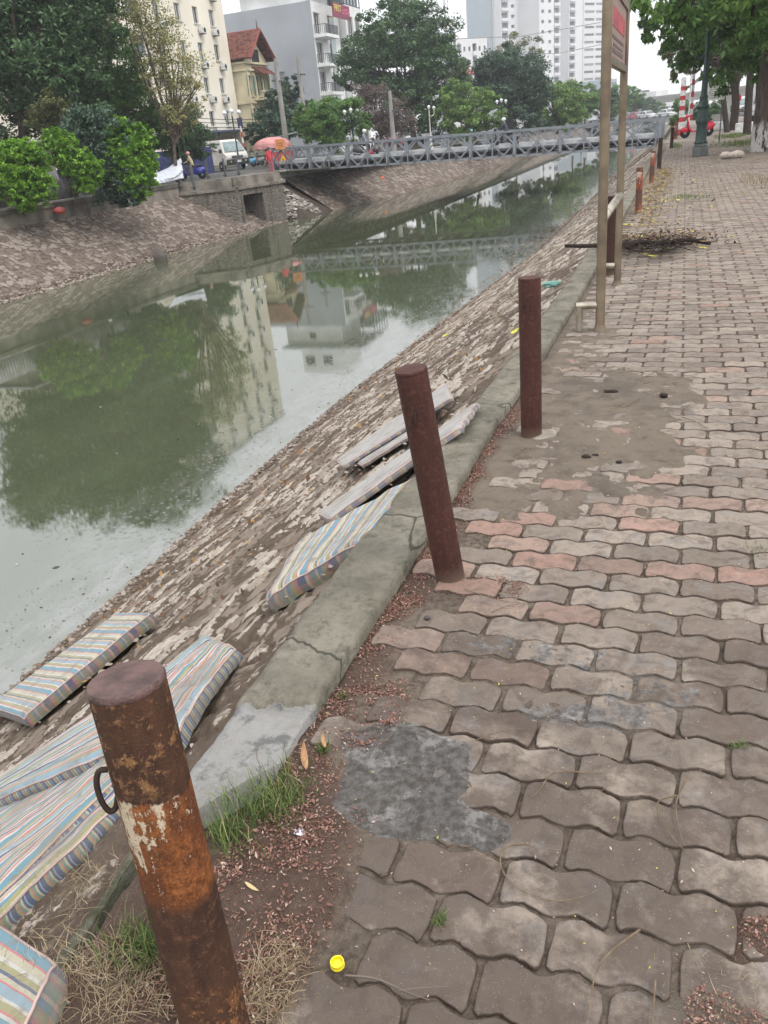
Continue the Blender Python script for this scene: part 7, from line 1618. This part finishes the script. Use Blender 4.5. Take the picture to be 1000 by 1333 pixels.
for (x0, x1, yt, dd_, lb) in [(850, 885, 127, 520, 'faint low skyline block behind the billboard'), (868, 872, 122, 560, 'faint slim block beside the hazy skyline'), (806, 832, 135, 480, 'faint white block behind the hazy trees')]:
    a = at(x0, 140, dd_); c = at(x1, 140, dd_); h = at((x0 + x1) / 2, yt, dd_).z; tower(lb, x0, x1, dd_, max(5, h), 3.3, ['w', 'l', 'w'], 0, 12, int(x0), M_tww, pxy=140, name='city_block')
# ================================================================ right bank furniture
def lampbig():
    p = gp(911, 203); t = thing('street_lamp', 'dark green cast iron lamp post standing on the paving', 'street lamp', p, group='globe lamps')
    b = MB(); b.box((0, 0, .14), (.50, .50, .28), bev=.02); b.box((0, 0, .33), (.42, .42, .10), bev=.02); b.build('plinth', mat('lamp_base_stone', (.13, .14, .13), .8, vscale=5), t)
    b = MB(); n = 24; prof = [(.20, .38), (.22, .42), (.18, .48), (.165, .95), (.18, 1.0), (.21, 1.05), (.21, 1.1), (.17, 1.16), (.155, 1.42), (.19, 1.47), (.20, 1.52), (.15, 1.58), (.12, 1.75), (.14, 1.8), (.10, 1.86), (.085, 2.4), (.10, 2.45), (.075, 2.5), (.062, 4.2), (.055, 5.6)]
    vs = []; 
    for r_, z in prof:
        for k in range(n): a = 2 * PI * k / n; f = 1 + (.035 if (k % 2 and .45 < z < 1.9) else 0); vs.append((r_ * f * math.cos(a), r_ * f * math.sin(a), z))
    b.add(vs, [(i * n + k, i * n + (k + 1) % n, (i + 1) * n + (k + 1) % n, (i + 1) * n + k) for i in range(len(prof) - 1) for k in range(n)]); b.build('shaft', M_lg, t, smooth=True, angle=35)
    for s in (-1, 1):
        b = MB(); b.tube(smooth_path([(0, 0, 5.0), (s * .4, 0, 5.0), (s * .75, 0, 5.3), (s * .75, 0, 5.6)], 5), .03, 8); b.build('arm', M_lg, t, smooth=True); b = MB(); b.ball((s * .75, 0, 5.83), .2); b.build('globe', M_globe, t, smooth=True)
    b = MB(); b.tube(smooth_path([(-.06, 0, 3.0), (-.22, 0, 2.95), (-.30, 0, 3.1)], 4), .02, 6); b.build('scroll', M_lg, t, smooth=True)
lampbig()
p = gp(896, 161); h = hpx(p, 82); lamp('white post with a single round white globe behind the striped pillar', p, h, 1, m=M_lw, gr=.36)
t = thing('striped_pillar', 'square pillar painted in red and white bands left of the red scooter', 'pillar', gp(886, 176)); b = MB(); H = 2.96; seg_ = [0, .32, .72, .98, 1.34, 1.58, 1.88, 2.12, 2.40, 2.62, 3.05]
for i in range(10): b.box((.0, 0, (seg_[i] + seg_[i + 1]) / 2), (.34 - .006 * i, .34 - .006 * i, seg_[i + 1] - seg_[i]), 1 - i % 2)
b.build('shaft', [MATS['band_white'], MATS['band_red']], t); b = MB(); b.box((0, 0, 3.07), (.2, .2, .06)); b.build('cap', MATS['band_white'], t)
t = thing('striped_pillar', 'thinner red and white pillar partly hidden behind the lamp post', 'pillar', gp(899, 165)); b = MB()
for i in range(9): b.box((.0, 0, .25 + i * .42), (.22, .22, .42), i % 2)
b.build('shaft', [MATS['band_white'], MATS['band_red']], t); b = MB(); b.beam((0, 0, 3.0), (1.3, 0, 4.0), .1); b.beam((.0, 0, 1.2), (1.0, 0, 2.2), .1); b.build('brace', M_lw, t)
scooter('shiny red scooter parked across the path behind the lamp post', gp(907, 178.5), R_(193), (.58, .02, .05))
t, bo = board('notice_board', 'white notice board with lines of writing right of the lamp post', 'notice board', gp(927, 186), .72, .72, mat('board_white', (.62, .63, .58), .6), R_(-3), 1.68, print_=[(0, .82, .6, .06)] + [(-.02, .70 - i * .11, .75 - .1 * (i % 2), .035) for i in range(6)], pm=mat('board_text', (.22, .25, .24), .6))
q = at(943.5, 150, 62); t, bo = board('direction_sign', 'dark blue direction sign with a white arrow behind the notice board', 'sign', Vector((q.x, q.y, 0)), .78, .98, mat('sign_navy', (.03, .045, .13), .5), R_(-3), at(943, 127.5, 62).z, print_=[(.12, .52, .6, .05), (.2, .64, .3, .04)], pm=MATS['board_white'])
b = MB(); z0 = at(943, 127.5, 62).z; b.prism([(-.10, z0 + .17), (.02, z0 + .27), (.02, z0 + .22), (.34, z0 + .22), (.34, z0 + .12), (.02, z0 + .12), (.02, z0 + .07)], -.035, -.028); b.build('arrow', MATS['board_white'], bo)
t = thing('steel_gantry', 'pale steel gantry column with slanting braces between lamp post and trees', 'gantry', gp(945, 168)); b = MB(); b.beam((0, 0, 0), (0, 0, 3.3), .32); b.build('column', M_lw, t); b = MB(); b.box((-.3, 0, .45), (1.2, .8, .9), bev=.03); b.build('base_block', M_conc2, t)
for a, c in (((-.9, 0, 2.9), (.3, 0, 1.3)), ((-1.5, 0, 2.2), (.2, 0, .9)), ((-1.2, 0, 1.9), (-.3, 0, 3.1)), ((-1.7, 0, 4.2), (-.6, 0, 5.4))): b = MB(); b.beam(a, c, .10); b.build('brace', M_lw, t)
t = thing('concrete_kerb_block', 'white painted kerb block behind the red scooter', 'kerb block', gp(930, 170)); b = MB(); b.box((0, 0, .25), (1.6, .3, .5), bev=.04); b.build('block', MATS['band_white'], t); 
t = thing('concrete_kerb_block', 'white painted kerb block right of the leaning tree trunks', 'kerb block', gp(978, 172)); b = MB(); b.box((0, 0, .25), (1.6, .3, .5), bev=.04); b.build('block', MATS['band_white'], t)
q = at(959, 128, 56); t = thing('round_sign', 'round red traffic sign behind the tree trunks', 'traffic sign', Vector((q.x, q.y, 0))); b = MB(); b.lathe([(.02, 0), (.32, 0), (.32, .03), (.02, .03)], 20, M=Matrix.Translation((0, 0, q.z)) @ Matrix.Rotation(PI / 2, 4, 'X')); b.build('disc', MATS['band_red'], t); b = MB(); b.tube([(0, .03, 0), (0, .03, q.z)], .035, 8); b.build('post', M_alu, t)
t = thing('painted_post', 'short red post with white foot beside the whitewashed tree', 'post', gp(983.5, 178)); b = MB(); b.lathe([(.14, 0), (.14, 1.2)], 12, 1); b.lathe([(.145, 0), (.145, .25)], 12, 0); b.build('shaft', [MATS['band_white'], MATS['band_red']], t, smooth=True, angle=40); b = MB(); b.lathe([(.15, 1.2), (.1, 1.26)], 12); b.build('cap', MATS['band_red'], t)
p = at(985, 150, 62); car('silver truck standing on the road behind the avenue trees', Vector((p.x + .6, p.y, -.05)), R_(-95), (.5, .5, .52), 'truck', 'vehicles on the road behind the avenue trees')
p = at(972, 148, 80); car('white car on the road seen between the trunks', Vector((p.x + 1.0, p.y, -.05)), R_(-92), (.6, .6, .6), 'saloon', 'vehicles on the road behind the avenue trees')
p = at(958, 147, 95); car('pale van farther along the road seen between the trunks', Vector((p.x + 1.0, p.y, -.05)), R_(-92), (.5, .52, .55), 'van', 'vehicles on the road behind the avenue trees')
p = at(970, 120, 110); t = thing('shop_row', 'low pale shop row across the road behind the trees', 'building', (p.x + 9, 60, 0)); b = MB(); fo = [(2 + i * 5, .2, 5.6 + i * 5, 2.9) for i in range(16)]; facade(b, O, Y_, 84, 5.2, fo, -X_, .3); boxwalls(b, O, Y_, 84, 8, 5.2, -X_); b.build('wall', mat('shop_wall', (.45, .42, .38), .9, vscale=.4, var=.2), t)
for i, f in enumerate(fo): window(t, O, Y_, -X_, f, .3, glass=M_dglass if i % 2 else M_glass, sill=False, name='shop_window')
b = MB(); b.box((.6, 42, 3.3), (1.8, 84, .12)); b.build('awning', mat('shop_awning', (.15, .20, .30), .7), t)
# wires across the cream facade
for i, (za, zb) in enumerate([(4.6, 4.2), (4.9, 4.7), (5.3, 4.9), (4.2, 4.1)]):
    a = Vector((-41.5, 60, za)); c = Vector((-41.0, 96, zb)); P = [a.lerp(c, k / 12) - Vector((0, 0, .8 * math.sin(PI * k / 12))) for k in range(13)]; b = MB(); b.tube([q - a for q in P], .03, 5); o = b.build('cable', M_dark, loc=a); tag(o, ['lowest sagging cable before the cream block', 'second cable before the cream block', 'topmost sagging cable before the cream block', 'thin cable just above the shop awning'][i], 'cable', 'cables strung before the cream block')
for i, (x0, y0, x1, y1, d0) in enumerate([(560, 52, 800, 26, 105), (640, 72, 812, 52, 110)]):
    a = at(x0, y0, d0); c = at(x1, y1, d0); b = MB(); b.tube([Vector(), (c - a) * .5 - Vector((0, 0, .7)), c - a], .045, 5); o = b.build('cable', mat('grey_cable', (.3, .3, .3), .7), loc=a); tag(o, ['upper thin cable crossing in front of the white towers', 'lower thin cable crossing in front of the white towers'][i], 'cable')
q = at(232, 165, 46); t, bo = board('small_sign', 'small white sign with red writing in front of the small dark tree', 'sign', Vector((q.x, q.y, .15)), .42, .36, MATS['board_white'], R_(30), at(232, 164, 46).z - .15, print_=[(0, .65, .7, .16), (0, .3, .5, .14)], pm=MATS['band_red'])
p = gp(609, 217, -1.6); blob('plastic_bag', 'orange plastic rag on the far stone bank below the bridge', 'rag', onslope(609, 217, 0) * 0 + Vector((-20.9, 60.5, -1.35)), (.18, .16, .25), mat('orange_plastic', (.65, .17, .06), .5), 33, .4)
# ================================================================ haze
b = MB(); b.box((0, 290, 62), (680, 760, 131.6)); hz = b.build('haze', NG('haze_air').m); hz['kind'] = 'stuff'
m = MATS['haze_air']; nt = m.node_tree; nt.nodes.remove(nt.nodes['Principled BSDF']); v = nt.nodes.new('ShaderNodeVolumePrincipled'); v.inputs['Color'].default_value = (.92, .95, 1, 1); v.inputs['Density'].default_value = .0007; v.inputs['Anisotropy'].default_value = .2
nt.links.new(v.outputs[0], nt.nodes['Material Output'].inputs['Volume'])
